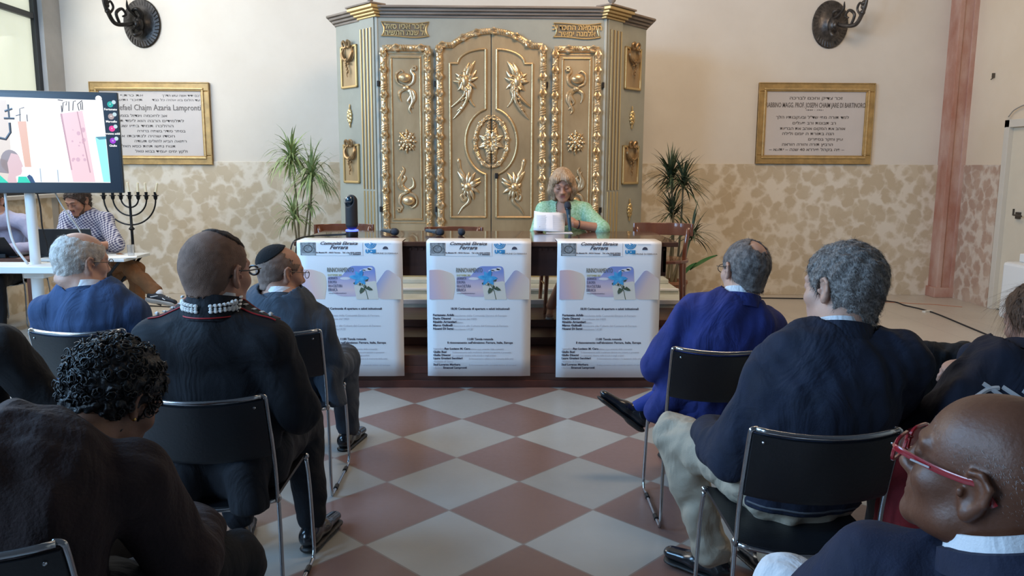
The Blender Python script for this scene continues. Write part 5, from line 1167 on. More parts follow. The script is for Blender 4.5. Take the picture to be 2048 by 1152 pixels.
def head_sdf(neck_to, female=False, fat=0.0, big_ear=1.0, detail=True):
    """head frame: origin between the ears, +y is the face, +z the crown"""
    s = Sdf(); f = 0.93 if female else 1.0
    s.ell((0, -0.018, 0.043), (0.077, 0.098, 0.086), 0.02)
    s.ell((0, -0.045, 0.015), (0.070, 0.065, 0.070), 0.03)
    s.ell((0, 0.030, 0.015), (0.064+fat*0.3, 0.064, 0.085), 0.03)
    s.ell((0, 0.030, -0.062), (0.053*f+fat, 0.055, 0.050), 0.035)
    s.cone((-0.040*f-fat, 0.02, -0.070), (-0.012, 0.078, -0.094), 0.020, 0.016, 0.03); s.cone((0.040*f+fat, 0.02, -0.070), (0.012, 0.078, -0.094), 0.020, 0.016, 0.03)
    s.ell((0, 0.082, -0.096), (0.020, 0.016, 0.016), 0.02)
    for sx in (-1, 1):
        s.ell((sx*0.042, 0.060, -0.024), (0.024, 0.024, 0.020), 0.03)
        s.ell((sx*0.033, 0.093, 0.010), (0.017, 0.013, 0.011), 0.014, sub=True)
        s.ell((sx*0.032, 0.081, 0.008), (0.0165, 0.0150, 0.0125), 0.005)
        s.cone((sx*0.014, 0.093, 0.028), (sx*0.046, 0.080, 0.030), 0.008, 0.007, 0.016)
        s.ell((sx*0.012, 0.100, -0.030), (0.009, 0.011, 0.008), 0.010)
    s.cone((0, 0.090, 0.022), (0, 0.110, -0.026), 0.0085, 0.0115, 0.014); s.ell((0, 0.112, -0.028), (0.0115, 0.010, 0.009), 0.008)
    s.ell((0, 0.082, -0.055), (0.030, 0.018, 0.022), 0.02)
    s.cone((-0.018, 0.091, -0.0535), (0.018, 0.091, -0.0535), 0.006, 0.006, 0.006, flat=None); s.cone((-0.016, 0.091, -0.065), (0.016, 0.091, -0.065), 0.0065, 0.0065, 0.006)
    s.cone((-0.022, 0.101, -0.0592), (0.022, 0.101, -0.0592), 0.003, 0.003, 0.003, sub=True)
    for sx in (-1, 1):      # ears
        E = big_ear; ex = sx*0.080
        s.ell((ex, -0.008, -0.002), (0.010, 0.020*E, 0.031*E), 0.008, rot=(8, 0, -sx*-22))
        s.ell((ex+sx*0.008, -0.002, -0.002), (0.007, 0.011*E, 0.017*E), 0.005, rot=(8, 0, sx*22), sub=True)
        pr = [(ex+sx*0.000, 0.008, 0.012*E), (ex+sx*0.004, 0.004, 0.026*E), (ex+sx*0.010, -0.012, 0.030*E), (ex+sx*0.014, -0.024*E, 0.018*E), (ex+sx*0.012, -0.022*E, -0.004), (ex+sx*0.005, -0.010, -0.024*E)]
        s.chain(pr, [0.003, 0.0042, 0.0048, 0.0048, 0.0045, 0.005], 0.004)
        s.ell((ex+sx*0.003, -0.004, -0.029*E), (0.006, 0.009, 0.010), 0.006)
        s.ell((ex+sx*0.004, 0.010, -0.004), (0.004, 0.005, 0.008), 0.005)
    nd = V3(*neck_to)
    nr = (0.050 if female else 0.060)+fat*0.9
    s.cone((0, -0.030, -0.050), nd, nr, nr*1.10, 0.03)
    if fat > 0.004: s.ell((0, -0.075, -0.075), (0.045, 0.03, 0.02), 0.03)
    return s
def hand_sdf(sg, curl=(25, 35, 25), spread=6, thumb=(0.6, 0.75, -0.35), grip=False):
    """frame: wrist at origin, fingers +y, palm faces -z, thumb towards sg*x"""
    s = Sdf(); s.cone((0, -0.02, 0), (0, 0.02, 0), 0.026, 0.028, 0.02, flat=((0, 0, 1), 0.75))
    s.cone((sg*0.006, 0.02, 0), (0, 0.075, 0), 0.034, 0.040, 0.015, flat=((0, 0, 1), 0.42))
    s.ell((sg*0.024, 0.03, -0.008), (0.015, 0.028, 0.014), 0.015)
    for i, (fx, fy, L_) in enumerate(((0.029, 0.078, 0.074), (0.010, 0.085, 0.083), (-0.010, 0.082, 0.076), (-0.028, 0.073, 0.060))):
        p = V3(sg*fx, fy-0.008, 0); a = 0; sp = math.radians(spread*(1.5-i)*sg)
        pts = [p.copy()]
        for j, (c_, fr) in enumerate(zip(curl, (0.45, 0.30, 0.25))):
            a -= math.radians(c_+(i-1)*2.5); d = V3(math.sin(sp)*math.cos(a), math.cos(sp)*math.cos(a), math.sin(a)); p = p+d*L_*fr; pts.append(p.copy())
        s.chain(pts, [0.0098, 0.0090, 0.0082, 0.0070], 0.004)
    t = V3(sg*thumb[0], thumb[1], thumb[2]); t /= np.linalg.norm(t); p0 = V3(sg*0.026, 0.018, -0.006); p1 = p0+t*0.040; t2 = t+V3(-sg*0.35, 0.25, -0.15); t2 /= np.linalg.norm(t2)
    s.chain([p0, p1, p1+t2*0.030, p1+t2*0.052], [0.014, 0.0115, 0.0105, 0.008], 0.006)
    return s
def basis(fwd, up):
    y = V3(*fwd); y /= np.linalg.norm(y); z = V3(*up); z = z-y*(z@y); z /= np.linalg.norm(z); return np.stack([np.cross(y, z), y, z], 1)
def seated(px, py, seat=0.44, yaw=0, sh_w=0.185, h=1.0, back=-0.02):
    R = rotz(yaw); o = V3(px, py, 0)
    L = dict(pelvis=(0, 0, seat+0.10), waist=(0, back*0.8, seat+0.10+0.14*h), chest=(0, back, seat+0.10+0.33*h), neck=(0, back+0.0, seat+0.10+0.535*h), head=(0, back+0.04, seat+0.10+0.655*h),
      shL=(-sh_w, back, seat+0.10+0.465*h), shR=(sh_w, back, seat+0.10+0.465*h), elL=(-sh_w-0.07, 0.03, seat+0.10+0.19*h), elR=(sh_w+0.07, 0.03, seat+0.10+0.19*h), wrL=(-0.12, 0.24, seat+0.16), wrR=(0.12, 0.24, seat+0.16),
      hipL=(-0.095, 0.02, seat+0.075), hipR=(0.095, 0.02, seat+0.075), knL=(-0.13, 0.43, seat+0.05), knR=(0.13, 0.43, seat+0.05), anL=(-0.13, 0.45, 0.09), anR=(0.13, 0.45, 0.09), toL=(-0.145, 0.60, 0.035), toR=(0.145, 0.60, 0.035))
    return {k: o + R @ V3(*v) for k, v in L.items()}
def torso(s, J, F, w=1.0, k=0.05, sh=0.060):
    fl = (F, 0.70); up = J['neck']-J['chest']
    s.cone(J['pelvis'], J['waist'], 0.150*w, 0.140*w, k, fl); s.cone(J['waist'], J['chest'], 0.140*w, 0.158*w, k, fl); s.cone(J['chest'], J['chest']+up*0.42, 0.158*w, 0.128*w, k, fl)
    mid = (J['shL']+J['shR'])/2
    s.cone(J['shL'], mid+up*0.10, sh, sh*1.12, k); s.cone(J['shR'], mid+up*0.10, sh, sh*1.12, k)
    s.cone(mid+up*0.1, J['neck']+up*0.02, 0.075, 0.060, 0.04)
def arms(s, J, w=1.0, r=(0.055, 0.047, 0.036), k=0.03, only=None, to=1.0):
    for q in ('L', 'R'):
        if only and q not in only: continue
        s.cone(J['sh'+q], J['el'+q], r[0]*w, r[1]*w, k); s.cone(J['el'+q], J['el'+q]+(J['wr'+q]-J['el'+q])*to, r[1]*w*0.98, r[2]*w, k)
def legs(s, J, w=1.0, r=(0.088, 0.064, 0.046), k=0.03, only=None, to=1.0):
    for q in ('L', 'R'):
        if only and q not in only: continue
        s.cone(J['hip'+q], J['kn'+q], r[0]*w, r[1]*w, k); s.cone(J['kn'+q], J['kn'+q]+(J['an'+q]-J['kn'+q])*to, r[1]*w*0.95, r[2]*w, k)
    s.cone(J['hipL'], J['hipR'], r[0]*1.1*w, None, 0.05)
def to_obj(name, V, F, loc, mats, parent, label=None):
    return obj_from(name, mesh_np(name, V-loc, F), mats, parent, label=label)
def fix_or(V, F):
    a, b, c = V[F[:, 0]], V[F[:, 1]], V[F[:, 2]]
    vol = np.einsum('ij,ij->i', a, np.cross(b, c)).sum()+np.einsum('ij,ij->i', a, np.cross(c, V[F[:, 3]])).sum()
    return (V, F) if vol > 0 else (V, F[:, ::-1].copy())
class Person:
    def __init__(p, label, J, head=(0, 0, 0), hs=1.0, skin_=SK1, yaw=0, female=False, fat=0.0, hres=0.0045, hands=None, handopt=None, torso_w=1.0, skin_arms=False, skin_legs=False, hide_legs=False, ears=1.0, hx=1.0):
        p.J = J; p.loc = np.array([J['pelvis'][0], J['pelvis'][1], 0.0]); p.yaw = yaw; p.F = rotz(yaw) @ V3(0, 1, 0)
        p.HM = rotz(head[0]) @ rotx(head[1]) @ roty(head[2]); p.hs = hs; p.hx = np.array([hx, 1, 1])
        nb = p.HM.T @ (J['neck']-J['head'])/hs/p.hx; p.nb = nb
        p.hsdf = head_sdf(nb, female, fat, ears)
        V, Fc = fix_or(*p.hsdf.mesh(hres)); p.headF = None
        parts = [(p.h2w(V), Fc)]; nhead = len(Fc)
        s = Sdf(); torso(s, J, p.F, torso_w*0.90, sh=0.048); arms(s, J, 0.86); 
        if not hide_legs: legs(s, J, 0.84)
        V2, F2 = fix_or(*s.mesh(0.009 if (skin_arms or skin_legs) else 0.014)); parts.append((V2, F2))
        ho = handopt or {}
        for q, sg in (('L', 1), ('R', -1)):
            if hands is not None and q not in hands: continue
            o = ho.get(q, {}); fw = o.get('fwd', J['wr'+q]-J['el'+q]); up = o.get('up', (0, 0, 1)); B = basis(fw, up)
            hv, hf = fix_or(*hand_sdf(sg, o.get('curl', (25, 35, 25)), o.get('spread', 6), o.get('thumb', (0.6, 0.75, -0.35))).mesh(o.get('res', 0.004)))
            parts.append((hv*0.98*o.get('size', 1.0) @ B.T + J['wr'+q], hf))
        V, Fc = join_np(parts)
        me = mesh_np('person', V-p.loc, Fc); me.materials.append(skin_); me.materials.append(LIP)
        # lips tint by place on the face
        fcs = Fc[:nhead]; cen = V[fcs].mean(1); hc = (cen-J['head']) @ p.HM/hs/p.hx
        lip = (np.abs(hc[:, 0]) < 0.018) & (hc[:, 2] < -0.047) & (hc[:, 2] > -0.0695) & (hc[:, 1] > 0.090)
        mi = np.zeros(len(me.polygons), np.int32)
        if len(me.polygons) == len(Fc): mi[:nhead][lip] = 1; me.polygons.foreach_set('material_index', mi)
        p.o = bpy.data.objects.new('person', me); COL.objects.link(p.o); p.o.location = p.loc; tag(p.o, label, 'person')
    def h2w(p, V): return (V*p.hx*p.hs) @ p.HM.T + p.J['head']
    def hp(p, *v): return p.h2w(V3(*v))
    def part(p, name, s, m, h=0.009, grow=0.0, label=None, parent=None, head=False):
        V, Fc = fix_or(*s.mesh(h, grow))
        if head: V = p.h2w(V)
        o = to_obj(name, V, Fc, p.loc, m, parent or p.o, label)
        if parent is not None and parent is not p.o: pass
        return o
    def mb(p, name, mb, m, smooth=True, head=False, parent=None, label=None):
        if head: mb.v = [tuple(p.h2w(V3(*v))) for v in mb.v]
        mb.v = [tuple(V3(*v)-p.loc) for v in mb.v]
        return mb.build(name, m, parent or p.o, smooth=smooth, label=label)
    def jacket(p, m, w=1.0, grow=0.012, hem=None, wr=0.006, seed=1, extra=None, only=None, name='jacket', to=0.97, h=0.008, k=0.05, arm=(0.062, 0.054, 0.045), tail=None, sh=0.066, neck_cut=0.080, fold=(1, 1, 0.45)):
        s = Sdf(); J = p.J; torso(s, J, p.F, w*1.03, k, sh); arms(s, J, 1.0, arm, 0.028, only, to)
        if tail: 
            for a in tail: s.cone(*a)
        up = J['neck']-J['chest']; up = up/np.linalg.norm(up); nk = J['neck']+up*(neck_cut-0.05)
        hem_ = hem if hem is not None else J['pelvis'][2]-0.07
        if extra: extra(s)
        s.mod(lambda F, X, Y, Z: F + wavy(X, Y, Z, seed, 5.0, wr, fold, 3))
        s.mod(lambda F, X, Y, Z: np.maximum(F, (X-nk[0])*up[0]+(Y-nk[1])*up[1]+(Z-nk[2])*up[2]-1.6*np.maximum(0, np.sqrt((X-nk[0])**2+(Y-nk[1])**2+(Z-nk[2])**2)-0.085)))
        s.mod(lambda F, X, Y, Z: np.maximum(F, hem_-Z))
        return p.part(name, s, m, h, grow)
    def trousers(p, m, w=1.0, grow=0.006, wr=0.005, seed=2, only=None, r=(0.092, 0.070, 0.058), to=0.93, h=0.009, name='trousers'):
        s = Sdf(); legs(s, p.J, w, r, 0.025, only, to)
        s.cone(p.J['pelvis'], p.J['waist'], 0.145*w, 0.13*w, 0.05, (p.F, 0.75))
        s.mod(lambda F, X, Y, Z: F + wavy(X, Y, Z, seed, 6.0, wr, (1, 1, 0.7), 3))
        wz = max(p.J['waist'][2]-0.02, p.J['knL'][2]+0.12, p.J['knR'][2]+0.12); s.mod(lambda F, X, Y, Z: np.maximum(F, Z-wz))
        return p.part(name, s, m, h, grow)
    def shoe(p, q, m, sole=None, L=0.0, sock=None, h=0.006):
        a, t = p.J['an'+q], p.J['to'+q]; d = (t-a); d2 = d/np.linalg.norm(d)
        shin = p.J['an'+q]-p.J['kn'+q]; shin = shin/np.linalg.norm(shin)
        f = d.copy(); f[2] = 0 if a[2] < 0.15 else f[2]; f = f/np.linalg.norm(f); up = -shin-f*(-shin@f); up = up/np.linalg.norm(up)
        base = a-up*0.045; heel = base-f*0.045
        s = Sdf(); s.cone(heel+up*0.0, base+f*0.06, 0.036, 0.038, 0.02, (up, 0.9)); s.cone(base+f*0.06, base+f*0.17-up*0.008, 0.040, 0.032, 0.02, (up, 0.65)); s.cone(a+up*0.0, heel+f*0.01+up*0.01, 0.036, 0.036, 0.03)
        c = base-up*0.035; s.mod(lambda F, X, Y, Z: np.maximum(F, (c[0]-X)*up[0]+(c[1]-Y)*up[1]+(c[2]-Z)*up[2]))
        c2 = a+up*0.03; s.mod(lambda F, X, Y, Z: np.maximum(F, (X-c2[0])*up[0]+(Y-c2[1])*up[1]+(Z-c2[2])*up[2]))
        o = p.part('shoe', s, m, h)
        s2 = Sdf(); s2.cone(heel-up*0.036+f*0.0, base+f*0.16-up*0.036, 0.040, 0.042, 0.01, (up, 0.28)); s2.cone(heel-up*0.042, heel+f*0.04-up*0.042, 0.037, 0.037, 0.01, (up, 0.4))
        p.part('sole', s2, sole or M_PLG, h, parent=o)
        s3 = Sdf(); s3.cone(a+shin*0.01, a-shin*0.13, 0.041, 0.046, 0.01); p.part('sock', s3, sock or M_PLG, h)
        return o
    def hair(p, m, thick=0.008, line=None, bald=None, noise=0.002, seed=1, strands=0, slen=0.02, swid=0.0006, flow=None, lift=0.15, root=-0.002, smask=None, h=0.004, extra=None, name='hair', smat=None, grooves=0.0):
        s = Sdf(); t = thick
        s.ell((0, -0.018, 0.043), (0.077+t, 0.098+t, 0.086+t), 0.02); s.ell((0, -0.045, 0.015), (0.070+t, 0.065+t, 0.070+t), 0.03); s.ell((0, 0.030, 0.020), (0.064+t, 0.062+t, 0.080+t), 0.03)
        s.cone((0, -0.035, -0.04), (0, -0.042, -0.075), 0.058+t, 0.056+t*0.5, 0.03)
        if extra: extra(s)
        ys, zs = line or ([-0.13, -0.06, -0.025, -0.018, 0.012, 0.02, 0.055, 0.085, 0.12], [-0.085, -0.078, -0.040, 0.030, 0.030, -0.01, 0.03, 0.088, 0.12])
        s.mod(lambda F, X, Y, Z: F + wavy(X, Y, Z, seed, 26, noise, (1, 1, 1), 3))
        if grooves: s.mod(lambda F, X, Y, Z: F + grooves*np.sin(np.arctan2(X, -(Y+0.02))*46+8*wavy(X, Y, Z, seed+3, 5, 0.3)))
        s.mod(lambda F, X, Y, Z: np.maximum(F, (np.interp(Y, ys, zs)-Z)*0.75+wavy(X, Y, Z, seed+1, 60, 0.003)))
        if bald is not None: s.mod(bald)
        V, Fc = fix_or(*s.mesh(h)); n0 = len(V)
        parts = [(V, Fc)]
        if strands:
            me = mesh_np('tmp', V, Fc); nr = np.empty(len(V)*3, np.float32); me.vertices.foreach_get('normal', nr); nr = nr.reshape(-1, 3); bpy.data.meshes.remove(me)
            rs = np.random.RandomState(seed); idx = rs.randint(0, len(V), strands)
            if smask: idx = idx[smask(V[idx])]; strands = len(idx)
            P = V[idx]+rs.randn(strands, 3)*0.0008; N_ = nr[idx]
            fl = flow(P) if flow else np.stack([P[:, 0]*1.0, -0.6+P[:, 1]*3, -0.8+0*P[:, 0]], 1)
            fl = fl + rs.randn(strands, 3)*0.35; fl = fl-N_*np.sum(fl*N_, 1)[:, None]; fl /= np.linalg.norm(fl, axis=1)[:, None]+1e-6
            sd = np.cross(fl, N_); L_ = slen*rs.uniform(0.6, 1.3, strands)[:, None]
            vs = []; k = 4
            cur = P+N_*root
            for j in range(k+1):
                t_ = j/k; w_ = swid*(1-0.8*t_); vs.append(cur-sd*w_); vs.append(cur+sd*w_)
                stp = fl*(L_/k)+N_*L_/k*(lift*(1-t_*2.2)); cur = cur+stp
            VS = np.stack(vs, 1).reshape(-1, 3); b = np.arange(strands)[:, None]*(2*(k+1)); FS = np.concatenate([b+np.array([[2*j, 2*j+1, 2*j+3, 2*j+2]]) for j in range(k)])
            parts.append((VS, FS))
        V, Fc = join_np(parts)
        return to_obj(name, p.h2w(V), Fc, p.loc, m, p.o)
    def collar(p, m, r=0.072, hgt=0.045, name='shirt_collar', tilt=0.25, y=0.0, t=0.006, base=0.012, open_=0.0, thick=0.004):
        """band round the neck between neck base and head"""
        J = p.J; up = p.HM @ p.nb*-1; up = (J['head']-J['neck']); up = up/np.linalg.norm(up); up = up*0.7+V3(0, 0, 0.3); up /= np.linalg.norm(up)
        B = basis(p.F - up*(p.F@up), up); mb = MB(); n = 28; vs = []
        for (dr, dz) in ((0, 0), (0, 1), (thick, 1.0), (thick+0.004, 0)):
            for k in range(n):
                a = 2*PI*k/n; fr = math.sin(a)  # +1 at the front
                rr_ = r*(1-0.08*dz)+dr; hz = hgt*(1-0.55*max(0, fr))*dz+base-tilt*0.03*fr
                vs.append(tuple(J['neck']+B @ V3(rr_*math.cos(a), rr_*1.0*math.sin(a)+y, hz)))
        fs = [(i*n+k, i*n+(k+1) % n, (i+1)*n+(k+1) % n, (i+1)*n+k) for i in range(3) for k in range(n)]+[(3*n+k, 3*n+(k+1) % n, (k+1) % n, k) for k in range(n)]
        mb.add(vs, fs); return p.mb(name, mb, m)
    def glasses(p, m, rim=0.0017, temple=0.0018, w=0.026, hgt=0.018, z=0.004, lens=True, tz=0.0, y=0.112, square=False, tw=None):
        mb = MB()
        for sx in (-1, 1):
            cx = sx*0.033; pts = []
            for k in range(21):
                a = 2*PI*k/20; ca, sa = math.cos(a), math.sin(a)
                if square: ca = math.copysign(abs(ca)**0.55, ca); sa = math.copysign(abs(sa)**0.55, sa)
                pts.append((cx+w*ca, y-0.25*abs(cx+w*ca)*0.35, z+hgt*sa))
            mb.tube(pts, rim, 6)
            yy = y-0.25*abs(cx+sx*w)*0.35
            mb.tube(catmull([(cx+sx*w, yy, z+0.008), (sx*0.072, yy-0.012, z+0.009), (sx*0.081, 0.05, z+0.008+tz*0.3), (sx*0.083, 0.012, z+0.010+tz), (sx*0.083, -0.01, z+0.012+tz), (sx*0.082, -0.035, z-0.008+tz)], 5), temple, 6, flat=((1, 0, 0), 0.5) if tw else None)
        mb.tube([(-0.010, y-0.002, z+0.004), (0, y+0.002, z+0.007), (0.010, y-0.002, z+0.004)], rim, 6)
        g = p.mb('glasses', mb, m, head=True)
        if lens:
            lb = MB()
            for sx in (-1, 1):
                cx = sx*0.033; vs = [(cx+w*0.97*math.cos(a), y-0.0875*abs(cx+w*math.cos(a)), z+hgt*0.97*math.sin(a)) for a in np.linspace(0, 2*PI, 21)[:-1]]; lb.add(vs, [tuple(range(20))])
            p.mb('lens', lb, mat('lens_glass', (0.9, 0.92, 0.95), 0.05, trans=1.0, alpha=0.12), smooth=False, head=True, parent=g)
        return g
from mathutils.bvhtree import BVHTree
def project(o, pts, d, out=0.0, loc=None):
    """drop points on a mesh object along direction d"""
    me = o.data; bv = BVHTree.FromPolygons([v.co[:] for v in me.vertices], [pl.vertices[:] for pl in me.polygons]); res = []
    L = Vector(loc)
    for q in pts:
        q = Vector(q)-L; h = bv.ray_cast(q, Vector(d).normalized(), 2.0)
        if h[0] is not None: res.append(h[0]+h[1]*out*(1 if h[1].dot(Vector(d)) < 0 else -1)+L)
    return res

def cloth(name, c, var=0.12, rough=0.85, bump=0.15, bscale=260, sheen=0.0, col2=None, scale=12): return mat(name, c, rough, var=var, scale=scale, bump=bump, bscale=bscale, sheen=sheen, col2=col2, fold=0.38)
C_NAVYS = cloth('blue_suit', (0.022, 0.050, 0.125)); C_UNI = cloth('dark_uniform', (0.0045, 0.0065, 0.012)); C_GREY = cloth('slate_suit', (0.045, 0.060, 0.085), 0.15)
C_ROY = cloth('royal_blue_suit', (0.016, 0.026, 0.155), 0.15); C_NAV = cloth('navy_jacket', (0.009, 0.014, 0.034), 0.2); C_BRN = cloth('brown_knit', (0.022, 0.011, 0.012), 0.15, bscale=120, bump=0.3)
C_CREAM = cloth('cream_chinos', (0.42, 0.37, 0.29), 0.06); C_WHT = cloth('white_trousers', (0.74, 0.76, 0.80), 0.03); C_RUST = cloth('rust_trousers', (0.17, 0.070, 0.022), 0.15); C_BLK = cloth('black_cloth', (0.006, 0.007, 0.010)); C_WSH = cloth('white_shirt', (0.72, 0.74, 0.78), 0.03)
C_LILAC = cloth('lilac_shirt', (0.36, 0.34, 0.44), 0.05); C_SHOE = mat('black_shoe', (0.010, 0.012, 0.016), 0.22, coat=0.4); C_NAV2 = cloth('navy_blazer', (0.010, 0.014, 0.038), 0.15)

# -- white-haired man, blue suit
J = seated(-1.86, 3.60, yaw=-6, h=0.83, sh_w=0.175, back=-0.03)
J.update(head=V3(-1.905, 3.60, 1.062), neck=V3(-1.87, 3.56, 0.925), shL=V3(-2.055, 3.55, 0.845), shR=V3(-1.675, 3.56, 0.825), elL=V3(-2.10, 3.62, 0.62), elR=V3(-1.62, 3.62, 0.60))
p = Person('white-haired balding man in a blue suit, seated below the television', J, head=(-38, -6, 2), hs=1.06, skin_=SK1, fat=0.006, yaw=-6)
p.jacket(C_NAVYS, 1.12, seed=4, wr=0.006); p.trousers(C_NAVYS)
p.collar(C_WSH, 0.070, 0.040); p.collar(C_NAVYS, 0.086, 0.052, 'jacket_collar', thick=0.010, base=-0.03)
HW = mat('white_hair', (0.46, 0.40, 0.35), 0.7, col2=(0.60, 0.56, 0.52), scale=40, bump=0.4, bscale=200)
def bald_top(cx, cy, cz, rx, ry, rz, sm=0.02): return lambda F, X, Y, Z: np.maximum(F, (1-np.sqrt(((X-cx)/rx)**2+((Y-cy)/ry)**2+((Z-cz)/rz)**2))*min(rx, ry, rz)*0.9+wavy(X, Y, Z, 5, 40, 0.004))
p.hair(HW, 0.007, bald=bald_top(0, 0.02, 0.125, 0.075, 0.10, 0.068), strands=5000, slen=0.025, swid=0.0005, lift=0.1, seed=3, noise=0.0015, grooves=0.0004, flow=lambda P: np.stack([P[:, 0]*2, -0.4+P[:, 1]*2, -1+0*P[:, 0]], 1))
M_WIRE = mat('thin_metal_frame', (0.10, 0.09, 0.08), 0.3, 0.8)
p.glasses(M_WIRE, lens=True); p.shoe('L', C_SHOE); p.shoe('R', C_SHOE)

# -- officer in dark uniform
J = seated(-0.915, 2.56, h=1.0, sh_w=0.175, back=-0.02)
J.update(head=V3(-0.898, 2.50, 1.160), neck=V3(-0.905, 2.475, 1.035), shL=V3(-1.085, 2.47, 0.945), shR=V3(-0.735, 2.47, 0.945), elL=V3(-1.17, 2.52, 0.70), elR=V3(-0.655, 2.52, 0.70),
  knL=V3(-1.06, 2.98, 0.50), knR=V3(-0.77, 3.0, 0.50), anL=V3(-1.03, 2.98, 0.10), anR=V3(-0.735, 2.96, 0.10), toL=V3(-1.06, 3.13, 0.04), toR=V3(-0.70, 3.10, 0.04))
p = Person('officer with cropped hair in a dark uniform with silver collar embroidery', J, head=(-24, -2, 0), hs=1.07, skin_=SK2, fat=0.003)
jk = p.jacket(C_UNI, 1.10, seed=7, wr=0.004, hem=0.40, grow=0.013, tail=[((-1.02, 2.44, 0.52), (-1.04, 2.42, 0.42), 0.055, 0.05, 0.05), ((-0.82, 2.44, 0.52), (-0.80, 2.42, 0.42), 0.055, 0.05, 0.05)])
p.trousers(C_UNI, seed=9); p.shoe('L', C_SHOE); p.shoe('R', C_SHOE)
co = p.collar(C_UNI, 0.082, 0.082, 'uniform_collar', base=-0.024, thick=0.008); p.collar(C_WSH, 0.075, 0.066, 'shirt_collar', base=0.002, thick=0.003)
M_SIL = mat('silver_thread', (0.86, 0.86, 0.84), 0.5, 0.0); M_RED = mat('red_piping', (0.42, 0.012, 0.018), 0.6); M_SKULL = mat('cropped_hair', (0.15, 0.088, 0.064), 0.85, col2=(0.25, 0.15, 0.11), scale=10, bump=0.4, bscale=400)
Jn = J['neck']; rr = random.Random(2)
for sx in (-1, 1):
    em_ = MB()
    for k in range(7):
        an = -PI/2+sx*(0.25+k*0.15); R_ = 0.092
        for q in (-1, 1):
            c = Vector((Jn[0]+R_*math.cos(an), Jn[1]+R_*math.sin(an), Jn[2]+0.032+q*0.009+k*0.0008)); em_.ball(c, (0.0075, 0.005, 0.006 if k < 5 else 0.010), 6, 4)
        em_.ball(Vector((Jn[0]+(R_+0.001)*math.cos(an), Jn[1]+(R_+0.001)*math.sin(an), Jn[2]+0.032)), (0.006, 0.004, 0.004), 6, 4)
    for k in range(5): an = -PI/2+sx*(1.25+0.05*k); em_.ball(Vector((Jn[0]+0.093*math.cos(an), Jn[1]+0.093*math.sin(an), Jn[2]+0.014+0.011*k)), (0.006, 0.012, 0.0045), 6, 4)
    p.mb('silver_embroidery', em_, M_SIL, parent=co)
pi_ = MB(); pi_.tube([(Jn[0]+0.095*math.cos(a), Jn[1]+0.095*math.sin(a), Jn[2]+0.004) for a in np.linspace(-PI/2-1.5, -PI/2+1.5, 22)], 0.0022, 6)
for sx in (-1, 1):
    for off_y in (-0.025, 0.03):
        P = [(Jn[0]+sx*(0.075+t*0.125), Jn[1]+off_y-0.0+0.002*t, 1.4) for t in np.linspace(0, 1, 12)]
        Q = project(jk, P, (0, 0, -1), 0.003, p.loc)
        if len(Q) > 2: pi_.tube(Q, 0.0024, 6)
p.mb('red_piping', pi_, M_RED, parent=jk)
st = MB()
for sx in (-1, 1):
    ep = MB()
    Q1 = project(jk, [(Jn[0]+sx*(0.075+t*0.125), Jn[1]-0.022, 1.4) for t in np.linspace(0, 1, 9)], (0, 0, -1), 0.004, p.loc); Q2 = project(jk, [(Jn[0]+sx*(0.075+t*0.125), Jn[1]+0.027, 1.4) for t in np.linspace(0, 1, 9)], (0, 0, -1), 0.004, p.loc)
    if len(Q1) == len(Q2) == 9: ep.add([tuple(q) for q in Q1+Q2], [(i, i+1, i+10, i+9) for i in range(8)])
    p.mb('epaulette', ep, C_UNI, smooth=False, parent=jk)
    Q = project(jk, [(Jn[0]+sx*(0.10+0.026*k), Jn[1]-0.002, 1.4) for k in range(4)], (0, 0, -1), 0.006, p.loc)
    for k, q in enumerate(Q):
        for a in range(5): an = a*2*PI/5; st.tube([tuple(q), (q.x+0.009*math.cos(an), q.y+0.009*math.sin(an), q.z+0.001)], [0.0035, 0.001], 5)
        st.ball(q, 0.004 if k < 3 else 0.007, 6, 4)
p.mb('rank_star', st, M_SIL, parent=jk)
p.hair(M_SKULL, 0.0028, noise=0.0006, seed=6, line=([-0.13, -0.06, -0.03, -0.02, 0.012, 0.02, 0.055, 0.085, 0.12], [-0.062, -0.055, -0.03, 0.028, 0.028, 0.0, 0.04, 0.085, 0.12]), strands=5000, slen=0.006, swid=0.0005, lift=0.6)
p.hair(mat('dark_crown_hair', (0.040, 0.027, 0.022), 0.8, bump=0.4, bscale=300), 0.007, name='crown_hair', noise=0.001, seed=8, line=([-0.3, 0.3], [-0.1, -0.1]), strands=3500, slen=0.009, swid=0.0006, lift=0.5, bald=lambda F, X, Y, Z: np.maximum(F, (np.sqrt((X/0.064)**2+((Y-0.045)/0.080)**2+((Z-0.115)/0.055)**2)-1)*0.05+wavy(X, Y, Z, 5, 50, 0.0012)))
p.glasses(mat('black_glasses', (0.01, 0.01, 0.012), 0.3), rim=0.0035, temple=0.0022, y=0.124, w=0.022, hgt=0.014)

# -- man with black skullcap, slate suit
J = seated(-1.00, 3.66, h=0.80, sh_w=0.16, back=-0.05, yaw=-8)
J.update(head=V3(-1.015, 3.66, 1.005), neck=V3(-1.005, 3.60, 0.885), shL=V3(-1.165, 3.58, 0.80), shR=V3(-0.845, 3.58, 0.765), elL=V3(-1.22, 3.66, 0.58), elR=V3(-0.765, 3.63, 0.56), wrR=V3(-0.78, 3.86, 0.52))
p = Person('man with black skullcap and thin glasses in a slate grey suit', J, head=(-50, -8, -4), hs=1.0, skin_=SK2, fat=0.003, yaw=-8)
p.jacket(C_GREY, 1.05, seed=14, wr=0.008, hem=0.40, grow=0.012, tail=[((-0.80, 3.58, 0.52), (-0.755, 3.56, 0.40), 0.05, 0.035, 0.04)]); p.trousers(C_GREY, seed=15)
p.collar(C_WSH, 0.068, 0.040); p.collar(C_GREY, 0.084, 0.052, 'jacket_collar', thick=0.010, base=-0.03); p.shoe('L', C_SHOE); p.shoe('R', C_SHOE)
